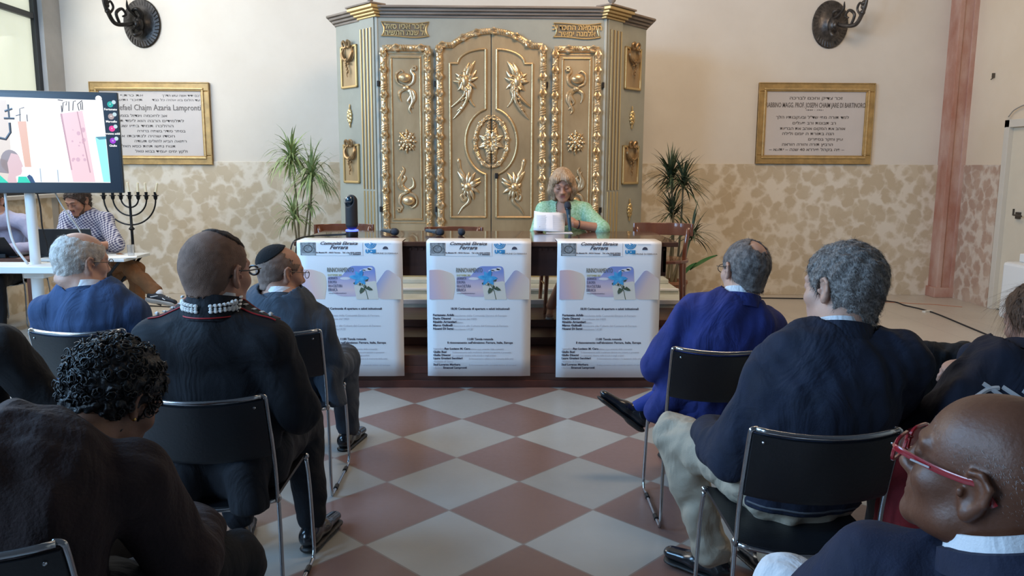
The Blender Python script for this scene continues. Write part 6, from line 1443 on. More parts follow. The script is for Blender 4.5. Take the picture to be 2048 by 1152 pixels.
p.hair(mat('short_grey_hair', (0.16, 0.10, 0.075), 0.85, col2=(0.24, 0.17, 0.14), scale=30, bump=0.3, bscale=300), 0.003, noise=0.001, seed=4, strands=1500, slen=0.008, lift=0.4, bald=bald_top(0, 0.04, 0.10, 0.09, 0.09, 0.08))
s = Sdf(); s.ell((0, -0.020, 0.046), (0.084, 0.105, 0.092), 0.02)
nk = V3(0, -0.62, 0.78); s.mod(lambda F, X, Y, Z: np.maximum(F, 0.058-((Y+0.02)*nk[1]+(Z-0.04)*nk[2])*1.0)); s.mod(lambda F, X, Y, Z: F+0.0012*np.sin(np.sqrt(X**2+(Y+0.1)**2+(Z-0.13)**2)*900))
p.part('skullcap', s, mat('black_crochet', (0.004, 0.005, 0.007), 0.95, bump=0.5, bscale=300), 0.004, head=True); p.glasses(M_WIRE, y=0.118)

# -- curly-haired person bent forward, near left
J = seated(-0.99, 1.62, h=0.85, sh_w=0.18, yaw=-10)
J.update(pelvis=V3(-1.02, 1.60, 0.52), waist=V3(-1.05, 1.54, 0.64), chest=V3(-1.03, 1.58, 0.765), neck=V3(-0.955, 1.72, 0.865), head=V3(-0.930, 1.86, 0.935), shL=V3(-1.15, 1.67, 0.81), shR=V3(-0.82, 1.68, 0.80), elL=V3(-1.20, 1.85, 0.62), elR=V3(-0.735, 1.74, 0.585), wrL=V3(-1.0, 2.05, 0.56), wrR=V3(-0.80, 1.98, 0.55), knL=V3(-1.0, 2.05, 0.48), knR=V3(-0.73, 2.05, 0.42))
p = Person('curly dark-haired person in a brown knit bent forward, nearest on the left', J, head=(-26, -34, 0), hs=1.03, skin_=SK4, yaw=-10)
jb = p.jacket(C_BRN, 1.22, seed=21, wr=0.006, grow=0.016, name='knit_jumper', hem=0.42, arm=(0.075, 0.062, 0.050), tail=[((-1.06, 1.53, 0.66), (-1.02, 1.62, 0.80), 0.14, 0.11, 0.08, ((0, 1, 0), 0.7))]); p.trousers(C_BLK, 1.05, seed=22); p.shoe('L', C_SHOE); p.shoe('R', C_SHOE)
s = MB(); 
HC = mat('black_curls', (0.008, 0.009, 0.012), 0.45, var=0.5, scale=60, bump=0.3, bscale=200)
rs = random.Random(9); cb = MB()
for k in range(760):
    a = rs.uniform(0, 2*PI); zc = rs.uniform(-0.9, 1.0); ph = math.sqrt(1-zc*zc)
    d = Vector((ph*math.cos(a)*0.098, ph*math.sin(a)*0.118, zc*0.108)); c = Vector((0, -0.025, 0.035))+d*rs.uniform(0.93, 1.08)
    if c.y > 0.060 and c.z < 0.060: continue
    if c.z < -0.075: continue
    if c.x > 0.06 and -0.025 < c.y < 0.012 and c.z < 0.015: continue
    n_ = d.normalized(); u = n_.orthogonal().normalized(); u.rotate(Euler((rs.uniform(0, 6), rs.uniform(0, 6), 0))); v = n_.cross(u); R_ = rs.uniform(0.006, 0.012); pts = []
    for j in range(9): an = j*0.95; pts.append(c+u*math.cos(an)*R_+v*math.sin(an)*R_+n_*(j-4)*0.0016)
    cb.tube(pts, [0.0016, 0.0026, 0.0026, 0.001], 4, cap=False)
p.hair(HC, 0.016, noise=0.006, seed=5, line=([-0.13, -0.06, -0.02, 0.02, 0.05, 0.085, 0.12], [-0.075, -0.07, -0.03, 0.03, 0.06, 0.095, 0.12]), name='hair')
p.mb('curls', cb, HC, head=True, smooth='all'); p.mb('earring', MB().ball((0.086, -0.003, -0.034), 0.005, 8, 6), mat('gold_earring', (0.7, 0.45, 0.15), 0.25, 1.0), head=True)
p.mb('sleeve_seam', MB().tube(project(jb, [(-1.06-0.10*t, 1.2, 0.95-0.26*t) for t in np.linspace(0, 1, 10)], (0, 1, 0), 0.001, p.loc) or [(0, 0, 0), (0, 0, 0.01)], 0.0015, 5), C_BLK)

# -- person at left edge
J = seated(-1.84, 2.60, h=0.95, sh_w=0.18)
J.update(head=V3(-1.93, 2.56, 1.13), shL=V3(-2.03, 2.55, 0.91), shR=V3(-1.63, 2.52, 0.91), elR=V3(-1.50, 2.60, 0.68), wrR=V3(-1.56, 2.80, 0.66))
p = Person('dark-clothed person at the left edge with a yellow-green scarf edge', J, head=(10, 0, 0), skin_=SK4); p.jacket(C_BLK, 1.08, seed=31, h=0.012); p.trousers(C_BLK, seed=32, h=0.012); p.shoe('L', C_SHOE); p.shoe('R', C_SHOE)
p.hair(HC, 0.008, strands=0); p.collar(mat('yellow_green_scarf', (0.28, 0.27, 0.02), 0.8), 0.09, 0.05, 'scarf', thick=0.015)

# -- man in royal blue suit, legs crossed
J = seated(1.0, 3.34, h=0.86, sh_w=0.17, yaw=4)
J.update(pelvis=V3(0.96, 3.34, 0.52), waist=V3(0.955, 3.30, 0.66), chest=V3(0.98, 3.27, 0.78), neck=V3(1.03, 3.27, 0.945), head=V3(1.058, 3.31, 1.068), shL=V3(0.835, 3.28, 0.885), shR=V3(1.155, 3.26, 0.83), elL=V3(0.70, 3.32, 0.64), elR=V3(1.23, 3.32, 0.60), wrL=V3(0.80, 3.52, 0.58), wrR=V3(1.08, 3.54, 0.58),
  hipL=V3(0.87, 3.36, 0.50), hipR=V3(1.05, 3.36, 0.50), knL=V3(0.86, 3.76, 0.50), knR=V3(1.08, 3.72, 0.54), anL=V3(0.90, 3.78, 0.09), toL=V3(0.88, 3.95, 0.04), anR=V3(0.700, 3.69, 0.345), toR=V3(0.595, 3.71, 0.42))
p = Person('man in a bright blue suit with a bald crown, one leg crossed', J, head=(16, -4, 5), hs=1.03, skin_=SK1, fat=0.002)
def bx(s): pass
p.jacket(C_ROY, 1.08, seed=41, wr=0.008, grow=0.013, hem=0.37, tail=[((0.80, 3.30, 0.58), (0.70, 3.33, 0.44), 0.06, 0.05, 0.05), ((1.1, 3.2, 0.56), (1.12, 3.2, 0.42), 0.05, 0.04, 0.05)]); p.trousers(C_ROY, seed=42, to=0.68)
p.collar(C_WSH, 0.068, 0.040); p.collar(C_ROY, 0.084, 0.054, 'jacket_collar', thick=0.010, base=-0.03)
p.hair(mat('dark_grey_hair', (0.085, 0.070, 0.066), 0.7, col2=(0.22, 0.19, 0.175), scale=50, bump=0.3, bscale=250), 0.006, noise=0.0015, seed=14, bald=bald_top(0.008, -0.075, 0.105, 0.040, 0.045, 0.050), strands=5000, slen=0.022, lift=0.25, flow=lambda P: np.stack([P[:, 0]*3, P[:, 1]*2-0.2, -0.9+0*P[:, 0]], 1))
p.glasses(M_WIRE)
p.shoe('L', C_SHOE, sock=C_ROY)
so = cloth('bright_blue_sock', (0.012, 0.035, 0.24), 0.1); p.shoe('R', C_SHOE, sock=so)
dt = MB()
for k in range(7): a = k*1.3; dt.ball((0.735+0.026*(k % 3), 3.660+0.006*math.cos(a), 0.355+0.022*(k % 3)+0.024*math.sin(a)), 0.0075, 7, 5)
p.mb('sock_dots', dt, mat('orange_dot', (0.55, 0.2, 0.10), 0.8))

# -- man with thick grey hair, navy jacket, cream trousers
J = seated(0.95, 2.36, h=0.97, sh_w=0.18)
J.update(pelvis=V3(0.96, 2.36, 0.52), waist=V3(0.98, 2.30, 0.66), chest=V3(1.00, 2.28, 0.82), neck=V3(1.035, 2.30, 0.99), head=V3(1.063, 2.37, 1.132), shL=V3(0.835, 2.30, 0.875), shR=V3(1.20, 2.27, 0.93), elL=V3(0.74, 2.37, 0.60), wrL=V3(0.735, 2.58, 0.60), elR=V3(1.29, 2.46, 0.70), wrR=V3(1.20, 2.66, 0.60),
  hipL=V3(0.87, 2.38, 0.50), hipR=V3(1.06, 2.38, 0.50), knL=V3(0.655, 2.72, 0.545), anL=V3(0.79, 2.68, 0.10), toL=V3(0.66, 2.80, 0.04), knR=V3(1.15, 2.78, 0.50), anR=V3(1.02, 2.66, 0.10), toR=V3(0.98, 2.82, 0.04))
p = Person('man with thick grey hair in a navy jacket and cream trousers', J, head=(30, -6, 6), hs=1.10, skin_=SK1, fat=0.003, hands=('L', 'R'), handopt={'L': dict(curl=(18, 22, 15), up=(-0.2, -0.2, 1), fwd=(-0.05, 1, 0.1), res=0.003)})
jc = p.jacket(C_NAV, 1.22, seed=51, wr=0.008, grow=0.014, hem=0.455, arm=(0.072, 0.060, 0.050), sh=0.075); tr = p.trousers(C_CREAM, seed=52, wr=0.008, r=(0.095, 0.075, 0.063), to=0.97, h=0.008)
p.collar(C_NAV, 0.086, 0.055, 'stand_collar', thick=0.014, base=-0.015); p.collar(C_WSH, 0.072, 0.045)
wine = cloth('burgundy_sock', (0.05, 0.008, 0.012), 0.1); p.shoe('L', C_SHOE, sock=wine); p.shoe('R', C_SHOE, sock=wine)
p.hair(mat('salt_pepper_hair', (0.09, 0.074, 0.068), 0.6, col2=(0.30, 0.27, 0.25), scale=130, bump=0.4, bscale=180), 0.010, noise=0.003, seed=16, strands=16000, slen=0.020, swid=0.0006, lift=0.28, flow=lambda P: np.stack([P[:, 0]*4+0.3, P[:, 1]*2+0.1, -0.7+0*P[:, 0]], 1), line=([-0.13, -0.06, -0.028, -0.02, 0.012, 0.02, 0.055, 0.085, 0.12], [-0.088, -0.085, -0.05, 0.030, 0.030, -0.012, 0.03, 0.088, 0.12]))
p.mb('waistband_stripe', MB().tube(project(jc, [(x, 1.5, 0.475+0.01*abs(x-1)) for x in np.linspace(0.78, 1.16, 14)], (0, 1, 0), 0.001, p.loc) or [(0, 0, 0), (0, 0, 0.01)], 0.004, 5), mat('grey_trim', (0.08, 0.085, 0.10), 0.7))

# -- dark jacket draped over the neighbouring chair
dj = Sdf(); dj.box((1.62, 2.915, 0.68), (0.235, 0.035, 0.15), 0.03, 0.03, rot=(-14, 0, 0)); dj.cone((1.42, 2.93, 0.80), (1.83, 2.93, 0.80), 0.035, 0.032, 0.03); dj.cone((1.40, 2.86, 0.78), (1.36, 2.84, 0.48), 0.05, 0.045, 0.04)
dj.cone((1.82, 2.88, 0.78), (1.80, 2.88, 0.50), 0.04, 0.045, 0.04); dj.box((1.60, 2.93, 0.50), (0.20, 0.03, 0.12), 0.03, 0.04)
dj.mod(lambda F, X, Y, Z: F + wavy(X, Y, Z, 61, 7, 0.007, (1, 1, 0.3), 3))
V, Fc = fix_or(*dj.mesh(0.009)); o = obj_from('draped_jacket', mesh_np('draped_jacket', V-np.array([1.62, 2.92, 0]), Fc), C_BLK); o.location = (1.62, 2.92, 0); tag(o, 'dark jacket draped over the back of an unoccupied chair', 'jacket')

# -- bald man with red glasses, nearest on the right
J = seated(1.03, 1.20, h=0.86, sh_w=0.20, yaw=12)
J.update(pelvis=V3(1.02, 1.30, 0.50), waist=V3(1.0, 1.22, 0.62), chest=V3(0.95, 1.14, 0.75), neck=V3(0.800, 1.112, 0.918), head=V3(0.766, 1.145, 1.028), shL=V3(0.645, 1.22, 0.825), shR=V3(1.10, 1.03, 0.825), elL=V3(0.565, 1.38, 0.62), wrL=V3(0.84, 1.42, 0.56), knL=V3(0.66, 1.65, 0.555), anL=V3(0.66, 1.68, 0.10), toL=V3(0.62, 1.84, 0.04), knR=V3(0.86, 1.70, 0.52), anR=V3(0.87, 1.74, 0.10), toR=V3(0.88, 1.90, 0.04), hipL=V3(0.90, 1.30, 0.50), hipR=V3(1.12, 1.32, 0.50))
p = Person('bald dark-skinned man with red glasses and white collar, nearest on the right', J, head=(40, 10, 0), hs=1.07, skin_=SK3, fat=0.010, hres=0.0032, ears=1.12)
p.jacket(C_NAV2, 1.15, seed=71, wr=0.004, grow=0.013, name='blazer', h=0.008, arm=(0.07, 0.06, 0.05)); p.trousers(C_WHT, seed=72, wr=0.003, r=(0.092, 0.068, 0.058))
p.collar(C_WSH, 0.098, 0.048, base=0.004, thick=0.004); p.collar(C_NAV2, 0.108, 0.036, 'blazer_collar', base=-0.006, thick=0.010); p.shoe('L', C_SHOE); p.shoe('R', C_SHOE)
p.hair(mat('grey_stubble', (0.16, 0.13, 0.12), 0.9, col2=(0.42, 0.38, 0.37), scale=60), -0.004, noise=0.0006, seed=24, h=0.003, strands=9000, slen=0.0045, swid=0.00026, lift=0.9, root=0.0035, name='stubble_hair', line=([-0.13, -0.06, -0.03, -0.02, 0.012, 0.02, 0.05, 0.07, 0.12], [-0.06, -0.055, -0.03, 0.03, 0.032, -0.01, 0.03, 0.05, 0.09]), bald=lambda F, X, Y, Z: np.maximum(F, 0.0032+0*Z) if False else np.maximum(F, Z-0.062+wavy(X, Y, Z, 3, 20, 0.01)))
M_REDG = mat('red_glasses', (0.30, 0.012, 0.020), 0.2, coat=0.6); g = p.glasses(M_REDG, rim=0.0030, temple=0.0055, w=0.027, hgt=0.019, y=0.120, square=True, tw=True)
p.mb('metal_inlay', MB().box(-0.0860, -0.0845, 0.055, 0.082, 0.0105, 0.0135), mat('inlay', (0.6, 0.6, 0.65), 0.25, 0.9), head=True, parent=g)

# -- long-haired person at right edge
J = seated(1.60, 2.34, h=0.80, sh_w=0.175)
J.update(neck=V3(1.62, 2.32, 0.925), head=V3(1.72, 2.40, 1.02), shL=V3(1.445, 2.29, 0.825), shR=V3(1.78, 2.31, 0.83), elR=V3(1.97, 2.62, 0.845), wrR=V3(1.73, 2.74, 0.815))
p = Person('long-haired person in a navy top with white stripes, at the right edge', J, head=(20, -10, 0), skin_=SK1, female=True, handopt={'R': dict(fwd=(-1, 0.05, -0.35), up=(0, -0.3, 1), curl=(20, 20, 15))})
sw = p.jacket(cloth('navy_sweater', (0.010, 0.014, 0.032), 0.2), 1.05, seed=81, wr=0.007, name='sweater', arm=(0.066, 0.060, 0.052)); p.trousers(C_BLK); p.shoe('L', C_SHOE); p.shoe('R', C_SHOE)
p.collar(C_NAV, 0.078, 0.04, 'sweater_collar', base=-0.01, thick=0.008)
p.hair(mat('brown_long_hair', (0.07, 0.035, 0.022), 0.55, col2=(0.16, 0.085, 0.05), scale=30, bump=0.4), 0.012, seed=9, strands=3500, slen=0.10, swid=0.0009, extra=lambda s: s.cone((0, -0.06, 0.0), (-0.08, -0.10, -0.20), 0.075, 0.05, 0.04), line=([-0.3, -0.02, 0.02, 0.05, 0.085, 0.12], [-0.25, -0.22, -0.02, 0.03, 0.09, 0.12]), flow=lambda P: np.stack([P[:, 0]*0, P[:, 1]*0-0.2, -1+0*P[:, 0]], 1))
ws = MB()
for k in range(4):
    Q = project(sw, [(1.44+0.05*k+0.10*t, 2.0, 0.875-0.070*t-0.006*k) for t in np.linspace(0, 1, 8)], (0, 1, 0), 0.002, p.loc)
    if len(Q) > 1: ws.tube(Q, 0.007, 5)
Q = project(sw, [(1.37+0.11*t, 1.9, 0.80+0.065*math.sin(t*1.6)) for t in np.linspace(0, 1, 12)], (0, 1, 0), 0.002, p.loc)
if len(Q) > 1: ws.tube(Q, 0.007, 5)
if ws.v: p.mb('white_stripes', ws, mat('white_print', (0.62, 0.62, 0.64), 0.8))

# -- reading woman at the table
J = seated(0.525, 6.36, seat=0.345+0.43, yaw=180, h=0.86, sh_w=0.155, back=0.0)
J.update(head=V3(0.515, 6.27, 1.365), neck=V3(0.535, 6.33, 1.235), chest=V3(0.54, 6.34, 1.07), shR=V3(0.375, 6.33, 1.165), shL=V3(0.70, 6.33, 1.165), elR=V3(0.315, 6.20, 0.985), wrR=V3(0.325, 6.02, 1.045), elL=V3(0.815, 6.12, 1.035), wrL=V3(0.595, 6.06, 1.075),
  knR=V3(0.45, 5.95, 0.86), anR=V3(0.60, 5.90, 0.44), toR=V3(0.56, 5.77, 0.385), knL=V3(0.60, 5.95, 0.84), anL=V3(0.42, 6.02, 0.44), toL=V3(0.40, 5.88, 0.385))
p = Person('blonde woman in a green cardigan reading a paper into a microphone', J, head=(176, -16, 3), hs=1.0, skin_=SK2, yaw=180, female=True, hres=0.0035, skin_arms=True, skin_legs=True,
  handopt={'R': dict(fwd=(0.55, 0.15, 0.15), up=(0.1, -1, 0.5), curl=(45, 50, 30), res=0.003), 'L': dict(fwd=(-0.85, -0.05, 0.45), up=(0.3, -0.9, 0.3), curl=(55, 70, 40), thumb=(0.2, 0.8, -0.7), res=0.003)})
C_GRN = mat('green_lace_knit', (0.20, 0.42, 0.24), 0.8, col2=(0.42, 0.66, 0.52), scale=70, bump=0.5, bscale=140)
cd = p.jacket(C_GRN, 1.0, seed=91, wr=0.003, grow=0.008, name='cardigan', h=0.006, to=-0.0, k=0.035, arm=(0.056, 0.054, 0.0), hem=0.80, sh=0.058, neck_cut=0.062,
  extra=lambda s: (s.ell((0.52, 6.22, 1.21), (0.058, 0.10, 0.145), 0.01, sub=True)))
C_TOP = cloth('green_top', (0.14, 0.34, 0.13), 0.15)
s = Sdf(); torso(s, J, p.F, 0.97, 0.035, 0.05); s.mod(lambda F, X, Y, Z: np.maximum(F, Z-1.085)); p.part('top', s, C_TOP, 0.008, 0.0065)
ed = MB()
for sx in (-1, 1):
    Q = project(cd, [(0.522+sx*(0.062-0.01*t), 5.9, 1.25-0.17*t) for t in np.linspace(0, 1, 12)], (0, 1, 0), 0.001, p.loc)
    for q in Q: ed.ball(q, (0.0045, 0.003, 0.006), 6, 4)
p.mb('lace_edging', ed, mat('cream_lace', (0.55, 0.55, 0.42), 0.8), parent=cd)
C_DRK = cloth('dark_skirt', (0.03, 0.02, 0.018)); s = Sdf(); 
for q in 'LR': s.cone(J['hip'+q], J['kn'+q], 0.095, 0.075, 0.04)
s.cone(J['hipL'], J['hipR'], 0.11, None, 0.05); p.part('skirt', s, C_DRK, 0.010, 0.006)
for q in 'LR': 
    a, t = J['an'+q], J['to'+q]; s = Sdf(); s.cone(a+V3(0, 0.02, -0.065), t+V3(0, 0, -0.02), 0.030, 0.034, 0.02, ((0, 0, 1), 0.35)); p.part('sandal', s, mat('silver_sandal', (0.35, 0.33, 0.33), 0.4), 0.006)
    s = Sdf(); s.cone(a+V3(0, 0.02, -0.035), t+V3(0, 0.01, 0.0), 0.026, 0.030, 0.02, ((0, 0, 1), 0.55)); p.part('foot', s, SK2, 0.006)
HB = mat('ash_blonde_hair', (0.30, 0.185, 0.105), 0.5, col2=(0.52, 0.37, 0.24), scale=26, bump=0.4, bscale=160, stretch=(3, 3, 0.6))
def bob(s):
    for sx in (-1, 1): s.chain([(sx*0.068, 0.0, 0.05), (sx*0.080, 0.012, -0.03), (sx*0.070, 0.02, -0.095)], [0.035, 0.036, 0.022], 0.02)
    s.chain([(0, -0.07, 0.0), (0, -0.085, -0.09)], [0.075, 0.05], 0.03)
    s.chain([(0.0, 0.03, 0.115), (0.045, 0.080, 0.075), (0.066, 0.072, 0.025)], [0.028, 0.024, 0.016], 0.02); s.chain([(0.0, 0.03, 0.115), (-0.035, 0.086, 0.078), (-0.060, 0.078, 0.035)], [0.026, 0.022, 0.014], 0.02)
p.hair(HB, 0.013, noise=0.0012, seed=33, grooves=0.0022, extra=bob, h=0.0035, line=([-0.3, 0.045, 0.052, 0.075, 0.085, 0.15], [-0.125, -0.115, 0.0, 0.03, 0.048, 0.052]), strands=2600, slen=0.05, swid=0.0006, lift=0.0, smask=lambda P: (P[:, 1] < 0.03) & (P[:, 2] < 0.07), flow=lambda P: np.stack([P[:, 0]*2, P[:, 1]*0.5+0.1, -1+0*P[:, 0]], 1),
       bald=lambda F, X, Y, Z: np.maximum(F, (1-np.sqrt((X/0.060)**2+((Y-0.13)/0.085)**2+((Z+0.025)/0.105)**2))*0.055))
br = MB()
for sx in (-1, 1): br.tube(catmull([(sx*0.014, 0.1005, 0.030), (sx*0.030, 0.0985, 0.036), (sx*0.047, 0.087, 0.030)], 4), [0.0014, 0.0022, 0.001], 5)
p.mb('eyebrow', br, mat('brow_brown', (0.10, 0.055, 0.035), 0.8), head=True)
ls = MB()
for sx in (-1, 1): ls.tube(catmull([(sx*0.018, 0.0945, 0.003), (sx*0.032, 0.0965, -0.001), (sx*0.046, 0.088, 0.004)], 4), [0.001, 0.0016, 0.001], 5)
p.mb('eyelashes', ls, mat('lash_dark', (0.025, 0.015, 0.012), 0.7), head=True)
wt = MB(); wd = J['wrL']-J['elL']; wd = Vector(wd).normalized(); wu = wd.orthogonal().normalized(); wv = wd.cross(wu); wc = Vector(J['wrL'])-wd*0.03
wt.tube([tuple(wc+(wu*math.cos(a)+wv*math.sin(a))*0.031) for a in np.linspace(0, 2*PI, 18)], 0.006, 6); p.mb('wristwatch', wt, mat('dark_watch', (0.05, 0.03, 0.03), 0.4))
# microphone she holds and the paper
hc = Vector((0.548, 5.995, 1.110)); d = Vector((-0.10, 0.20, 1)).normalized(); q = Vector((0, 0, 1)).rotation_difference(d)
microphone('dark blue microphone held upright by the reading woman', Matrix.Translation(hc-d*0.085) @ q.to_matrix().to_4x4())
pv, pfc = [], []
cx0, cz0, wS, hS = 0.405, 1.025, 0.118, 0.140
cols = [(-wS, 0.02), (-wS*0.5, 0.01), (0, -0.012), (wS*0.5, 0.012), (wS, 0.02)]
for j in range(6):
    t = j/5
    for (dx, dy) in cols: pv.append((cx0+dx*(1+0.04*t)-0.012*(1-t), 5.965+dy+0.075*t, cz0+hS*t+0.004*math.sin(dx*40)*t-dx*0.05))
pfc = [(j*5+i, j*5+i+1, (j+1)*5+i+1, (j+1)*5+i) for j in range(5) for i in range(4)]
me = bpy.data.meshes.new('letter_paper'); me.from_pydata(pv, [], pfc); o = obj_from('letter_paper', me, mat('white_letter', (0.80, 0.80, 0.84), 0.6), smooth=True); so_ = o.modifiers.new('thickness', 'SOLIDIFY'); so_.thickness = 0.0008
tag(o, 'folded white sheets held open by the reading woman', 'paper')
tl = MB(); rr = random.Random(3)
for k in range(15):
    t = 0.12+k*0.052; y = 5.965+0.075*t-0.010
    for (a, b_) in ((-0.105, -0.02), (0.018, 0.100)):
        dy = 0.006; tl.box(cx0+a, cx0+b_-rr.random()*0.02, y-0.0035+(0.010 if abs(a+b_)/2 > 0.0 else 0)-0.001, y-0.003+0.010, cz0+hS*t-0.001+0.0, cz0+hS*t+0.001)
tl.build('typed_lines', M_INKG, o)
pp = MB().box(-0.10, 0.10, -0.07, 0.07, 0, 0.002).build('flat_paper', mat('white_letter', (0.80, 0.80, 0.84), 0.6)); pp.location = (0.47, 5.98, TZ+0.001); tag(pp, 'white sheet lying flat on the table before the reading woman', 'paper')

# -- technician in checked shirt
J = seated(-3.78, 7.38, yaw=180, h=0.86, sh_w=0.165, back=0.0)
J.update(pelvis=V3(-3.70, 7.40, 0.53), waist=V3(-3.73, 7.36, 0.68), chest=V3(-3.765, 7.30, 0.87), neck=V3(-3.785, 7.26, 1.075), head=V3(-3.80, 7.19, 1.190), shR=V3(-3.935, 7.26, 1.02), shL=V3(-3.60, 7.26, 1.01), elR=V3(-3.95, 7.12, 0.80), wrR=V3(-3.72, 7.03, 0.81), elL=V3(-3.44, 7.10, 0.80), wrL=V3(-3.62, 6.98, 0.80),
  hipR=V3(-3.75, 7.36, 0.52), hipL=V3(-3.58, 7.34, 0.52), knR=V3(-3.36, 7.00, 0.655), knL=V3(-3.27, 7.08, 0.58), anR=V3(-2.96, 6.80, 0.41), toR=V3(-2.80, 6.77, 0.385), anL=V3(-3.30, 7.10, 0.10), toL=V3(-3.22, 6.95, 0.04))
p = Person('man in a blue and white checked shirt looking down, legs crossed', J, head=(165, -26, 0), hs=1.02, skin_=SK2, yaw=180, handopt={'R': dict(up=(0, 0, 1)), 'L': dict(up=(0, 0, 1))}, skin_arms=True)
def check_mat():
    m, nt, b = node_mat('checked_cotton'); N, L = nt.nodes.new, nt.links.new
    tc = N('ShaderNodeTexCoord'); mp = N('ShaderNodeMapping'); mp.inputs['Rotation'].default_value = (0, 0.5, 0.3); L(tc.outputs['Object'], mp.inputs[0])
    sp = N('ShaderNodeSeparateXYZ'); L(mp.outputs[0], sp.inputs[0]); out = []
    for i, ph in ((0, 0), (2, 0)):
        a = N('ShaderNodeMath'); a.operation = 'MULTIPLY'; a.inputs[1].default_value = 48; L(sp.outputs[i], a.inputs[0]); f = N('ShaderNodeMath'); f.operation = 'FRACT'; L(a.outputs[0], f.inputs[0]); g = N('ShaderNodeMath'); g.operation = 'GREATER_THAN'; g.inputs[1].default_value = 0.5; L(f.outputs[0], g.inputs[0]); out.append(g.outputs[0])
    ad = N('ShaderNodeMath'); ad.operation = 'ADD'; L(out[0], ad.inputs[0]); L(out[1], ad.inputs[1]); dv = N('ShaderNodeMath'); dv.operation = 'MULTIPLY'; dv.inputs[1].default_value = 0.5; L(ad.outputs[0], dv.inputs[0])
    mx = N('ShaderNodeMix'); mx.data_type = 'RGBA'; L(dv.outputs[0], mx.inputs[0]); mx.inputs[6].default_value = (0.62, 0.62, 0.70, 1); mx.inputs[7].default_value = (0.030, 0.035, 0.13, 1); L(mx.outputs[2], b.inputs['Base Color']); b.inputs['Roughness'].default_value = 0.85
    return m
p.jacket(check_mat(), 1.02, seed=101, wr=0.004, grow=0.008, name='checked_shirt', to=0.12, arm=(0.060, 0.056, 0.050), hem=0.50, h=0.008); p.collar(check_mat(), 0.075, 0.035, thick=0.006, base=-0.02)
p.trousers(C_RUST, seed=102, wr=0.007, to=0.93, r=(0.088, 0.068, 0.055))
for q in 'LR':
    o = p.shoe(q, mat('canvas_black', (0.012, 0.013, 0.018), 0.7), sole=mat('grey_rubber', (0.35, 0.33, 0.31), 0.7), sock=mat('white_sock', (0.7, 0.7, 0.7), 0.9))
lc = MB(); a, t = J['anR'], J['toR']
sh_ = Vector(J['anR']-J['knR']).normalized(); fd = Vector(t-a).normalized(); up = -sh_-fd*(-sh_.dot(fd)); up.normalize(); sd = up.cross(fd)
for k in range(4): c = Vector(a)+fd*(0.05+0.024*k)-up*(0.012+0.003*k); lc.tube([tuple(c-sd*0.026-up*0.008), tuple(c+up*0.002), tuple(c+sd*0.026-up*0.008)], 0.004, 5)
p.mb('laces', lc, mat('white_laces', (0.72, 0.72, 0.72), 0.8))
wv_ = MB(); c = Vector(a)-up*0.052; side = -sd if sd.y > 0 else sd; wv_.tube([tuple(c+side*0.0375+fd*x_+up*(0.012*math.sin(x_*40))) for x_ in np.linspace(-0.03, 0.11, 10)], 0.0035, 5); p.mb('side_stripe', wv_, mat('white_laces', (0.72, 0.72, 0.72), 0.8))
DB = mat('dark_brown_hair', (0.030, 0.018, 0.013), 0.6, col2=(0.06, 0.036, 0.026), scale=30, bump=0.4, bscale=200)
p.hair(DB, 0.012, noise=0.004, seed=44, strands=2500, slen=0.03, swid=0.0009, lift=0.4, line=([-0.13, -0.06, -0.028, -0.02, 0.012, 0.02, 0.055, 0.085, 0.12], [-0.10, -0.09, -0.05, 0.0, 0.0, -0.03, 0.03, 0.078, 0.10]))
s = Sdf(); s.chain([(-0.060, 0.01, -0.03), (-0.046, 0.05, -0.085), (0, 0.086, -0.104), (0.046, 0.05, -0.085), (0.060, 0.01, -0.03)], [0.010, 0.015, 0.018, 0.015, 0.010], 0.01); s.chain([(-0.024, 0.090, -0.060), (-0.014, 0.101, -0.045), (0.014, 0.101, -0.045), (0.024, 0.090, -0.060)], [0.004, 0.0045, 0.0045, 0.004], 0.006)
s.mod(lambda F, X, Y, Z: F+wavy(X, Y, Z, 5, 50, 0.0015)); p.part('beard', s, mat('stubble_brown', (0.10, 0.055, 0.035), 0.85, bump=0.5, bscale=300), 0.0035, head=True)
br = MB()
for sx in (-1, 1): br.tube(catmull([(sx*0.012, 0.101, 0.028), (sx*0.030, 0.0995, 0.034), (sx*0.049, 0.087, 0.028)], 4), [0.002, 0.003, 0.0015], 5)
p.mb('eyebrow', br, DB, head=True)
ls = MB()
for sx in (-1, 1): ls.tube(catmull([(sx*0.018, 0.0945, 0.003), (sx*0.032, 0.0965, -0.001), (sx*0.046, 0.088, 0.004)], 4), [0.001, 0.0016, 0.001], 5)
p.mb('eyelashes', ls, DB, head=True)
wt = MB(); wd = Vector(J['wrL']-J['elL']).normalized(); wu = wd.orthogonal().normalized(); wv = wd.cross(wu); wc = Vector(J['wrL'])-wd*0.03
wt.tube([tuple(wc+(wu*math.cos(a)+wv*math.sin(a))*0.034) for a in np.linspace(0, 2*PI, 18)], 0.005, 6); p.mb('bracelet', wt, mat('pale_bracelet', (0.5, 0.45, 0.4), 0.4))

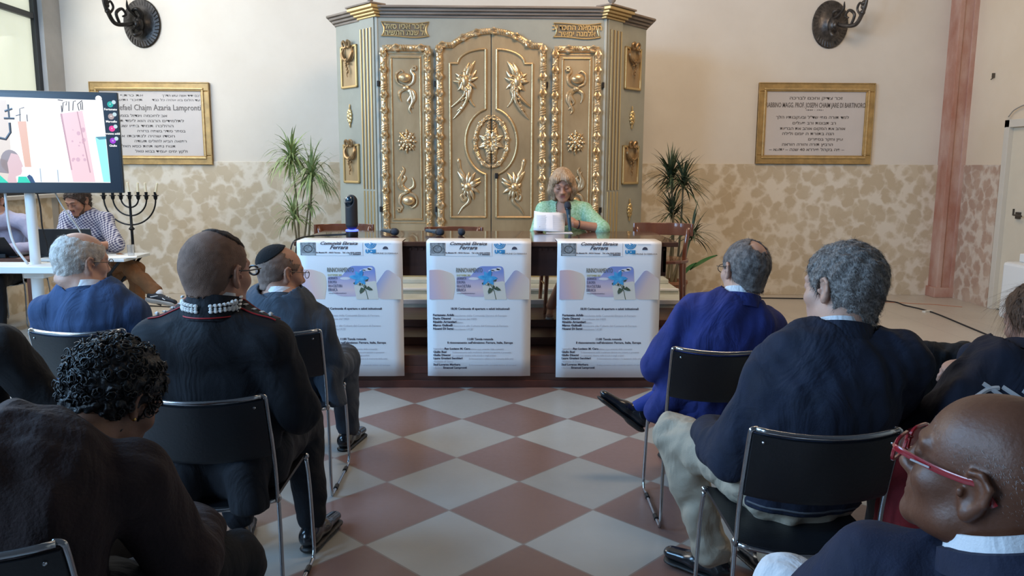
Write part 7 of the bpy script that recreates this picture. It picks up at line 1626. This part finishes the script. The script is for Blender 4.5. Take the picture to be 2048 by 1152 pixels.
# -- technician in lilac shirt at left edge
J = seated(-4.60, 7.42, yaw=180, h=0.86, sh_w=0.18, back=0.0)
J.update(shL=V3(-4.36, 7.30, 0.985), elL=V3(-4.16, 7.22, 0.78), wrL=V3(-4.36, 7.02, 0.76), shR=V3(-4.75, 7.3, 0.985), elR=V3(-4.85, 7.18, 0.79), wrR=V3(-4.62, 7.03, 0.765), neck=V3(-4.58, 7.28, 1.06), head=V3(-4.60, 7.25, 1.18))
p = Person('dark-haired person in a lilac shirt behind the desk at the left edge', J, head=(178, -12, 0), skin_=SK2, yaw=180); p.jacket(C_LILAC, 1.1, seed=111, wr=0.005, grow=0.008, name='lilac_shirt', h=0.009); p.trousers(C_BLK, seed=112, h=0.012); p.hair(DB, 0.01, noise=0.003, seed=45, strands=1500, slen=0.02); p.shoe('L', C_SHOE); p.shoe('R', C_SHOE)
tag(clone(chair0), 'black metal chair under the person in lilac', 'chair').location = (-4.60, 7.45, 0)

# -- loose things on the floor
rb = Sdf(); rb.box((0, 0, 0.30), (0.075, 0.09, 0.30), 0.04, 0.02); rb.cone((0, 0, 0.55), (0, 0, 0.70), 0.085, 0.05, 0.04, ((0, 1, 0), 0.6)); rb.mod(lambda F, X, Y, Z: F+wavy(X, Y, Z, 121, 8, 0.006, (1, 1, 0.4)))
V, Fc = fix_or(*rb.mesh(0.009)); o = obj_from('red_bag', mesh_np('red_bag', V, Fc), cloth('red_fabric', (0.20, 0.010, 0.014), 0.15)); o.location = (1.235, 2.20, 0); tag(o, 'dark red soft bag standing between the chairs beside the man in cream trousers', 'bag')
def cable(pts, r, m, label, name='floor_cable'):
    tag(MB().tube(catmull(pts, 6), r, 6).build(name, m, smooth='all'), label, 'cable')
cable([(2.55, 9.0, 0.006), (3.0, 9.02, 0.006), (4.4, 8.85, 0.006), (4.55, 8.5, 0.006), (4.62, 8.1, 0.006), (4.55, 7.4, 0.006), (4.45, 6.6, 0.006), (4.3, 5.9, 0.006), (3.9, 5.2, 0.006)], 0.008, M_BLK2, 'black cable running over the pale floor on the right')
tp = MB().strip([(3.95, 8.95, 0.001), (4.95, 8.60, 0.001), (5.15, 8.45, 0.001)], 0.03, 0.001).build('orange_tape', mat('orange_tape', (0.55, 0.20, 0.09), 0.6)); tag(tp, 'orange tape strip on the floor near the door frame', 'tape')
for (x, y) in ((4.60, 8.15), (4.36, 6.2), (4.40, 8.87)):
    o = MB().box(-0.06, 0.06, -0.02, 0.02, 0, 0.0165).build('tape_patch', mat('white_tape', (0.68, 0.66, 0.60), 0.6)); o.location = (x, y, 0); o.rotation_euler = (0, 0, 0.4); tag(o, {4.60: 'white tape patch over the black cable nearest the door frame', 4.36: 'white tape patch over the black cable nearest the seats', 4.40: 'white tape patch where the cable leaves the back wall'}[x], 'tape')
cable([(-4.4, 8.6, 0.006), (-3.3, 8.3, 0.006), (-2.9, 8.1, 0.006), (-2.3, 7.9, 0.006), (-1.8, 7.6, 0.006)], 0.007, M_BLK2, 'black cable along the floor beside the menorah')
cable([(-3.6, 7.7, 0.006), (-3.0, 7.25, 0.006), (-2.5, 7.2, 0.006), (-1.9, 7.3, 0.006)], 0.007, M_BLK2, 'black cable on the floor below the raised canvas shoe')
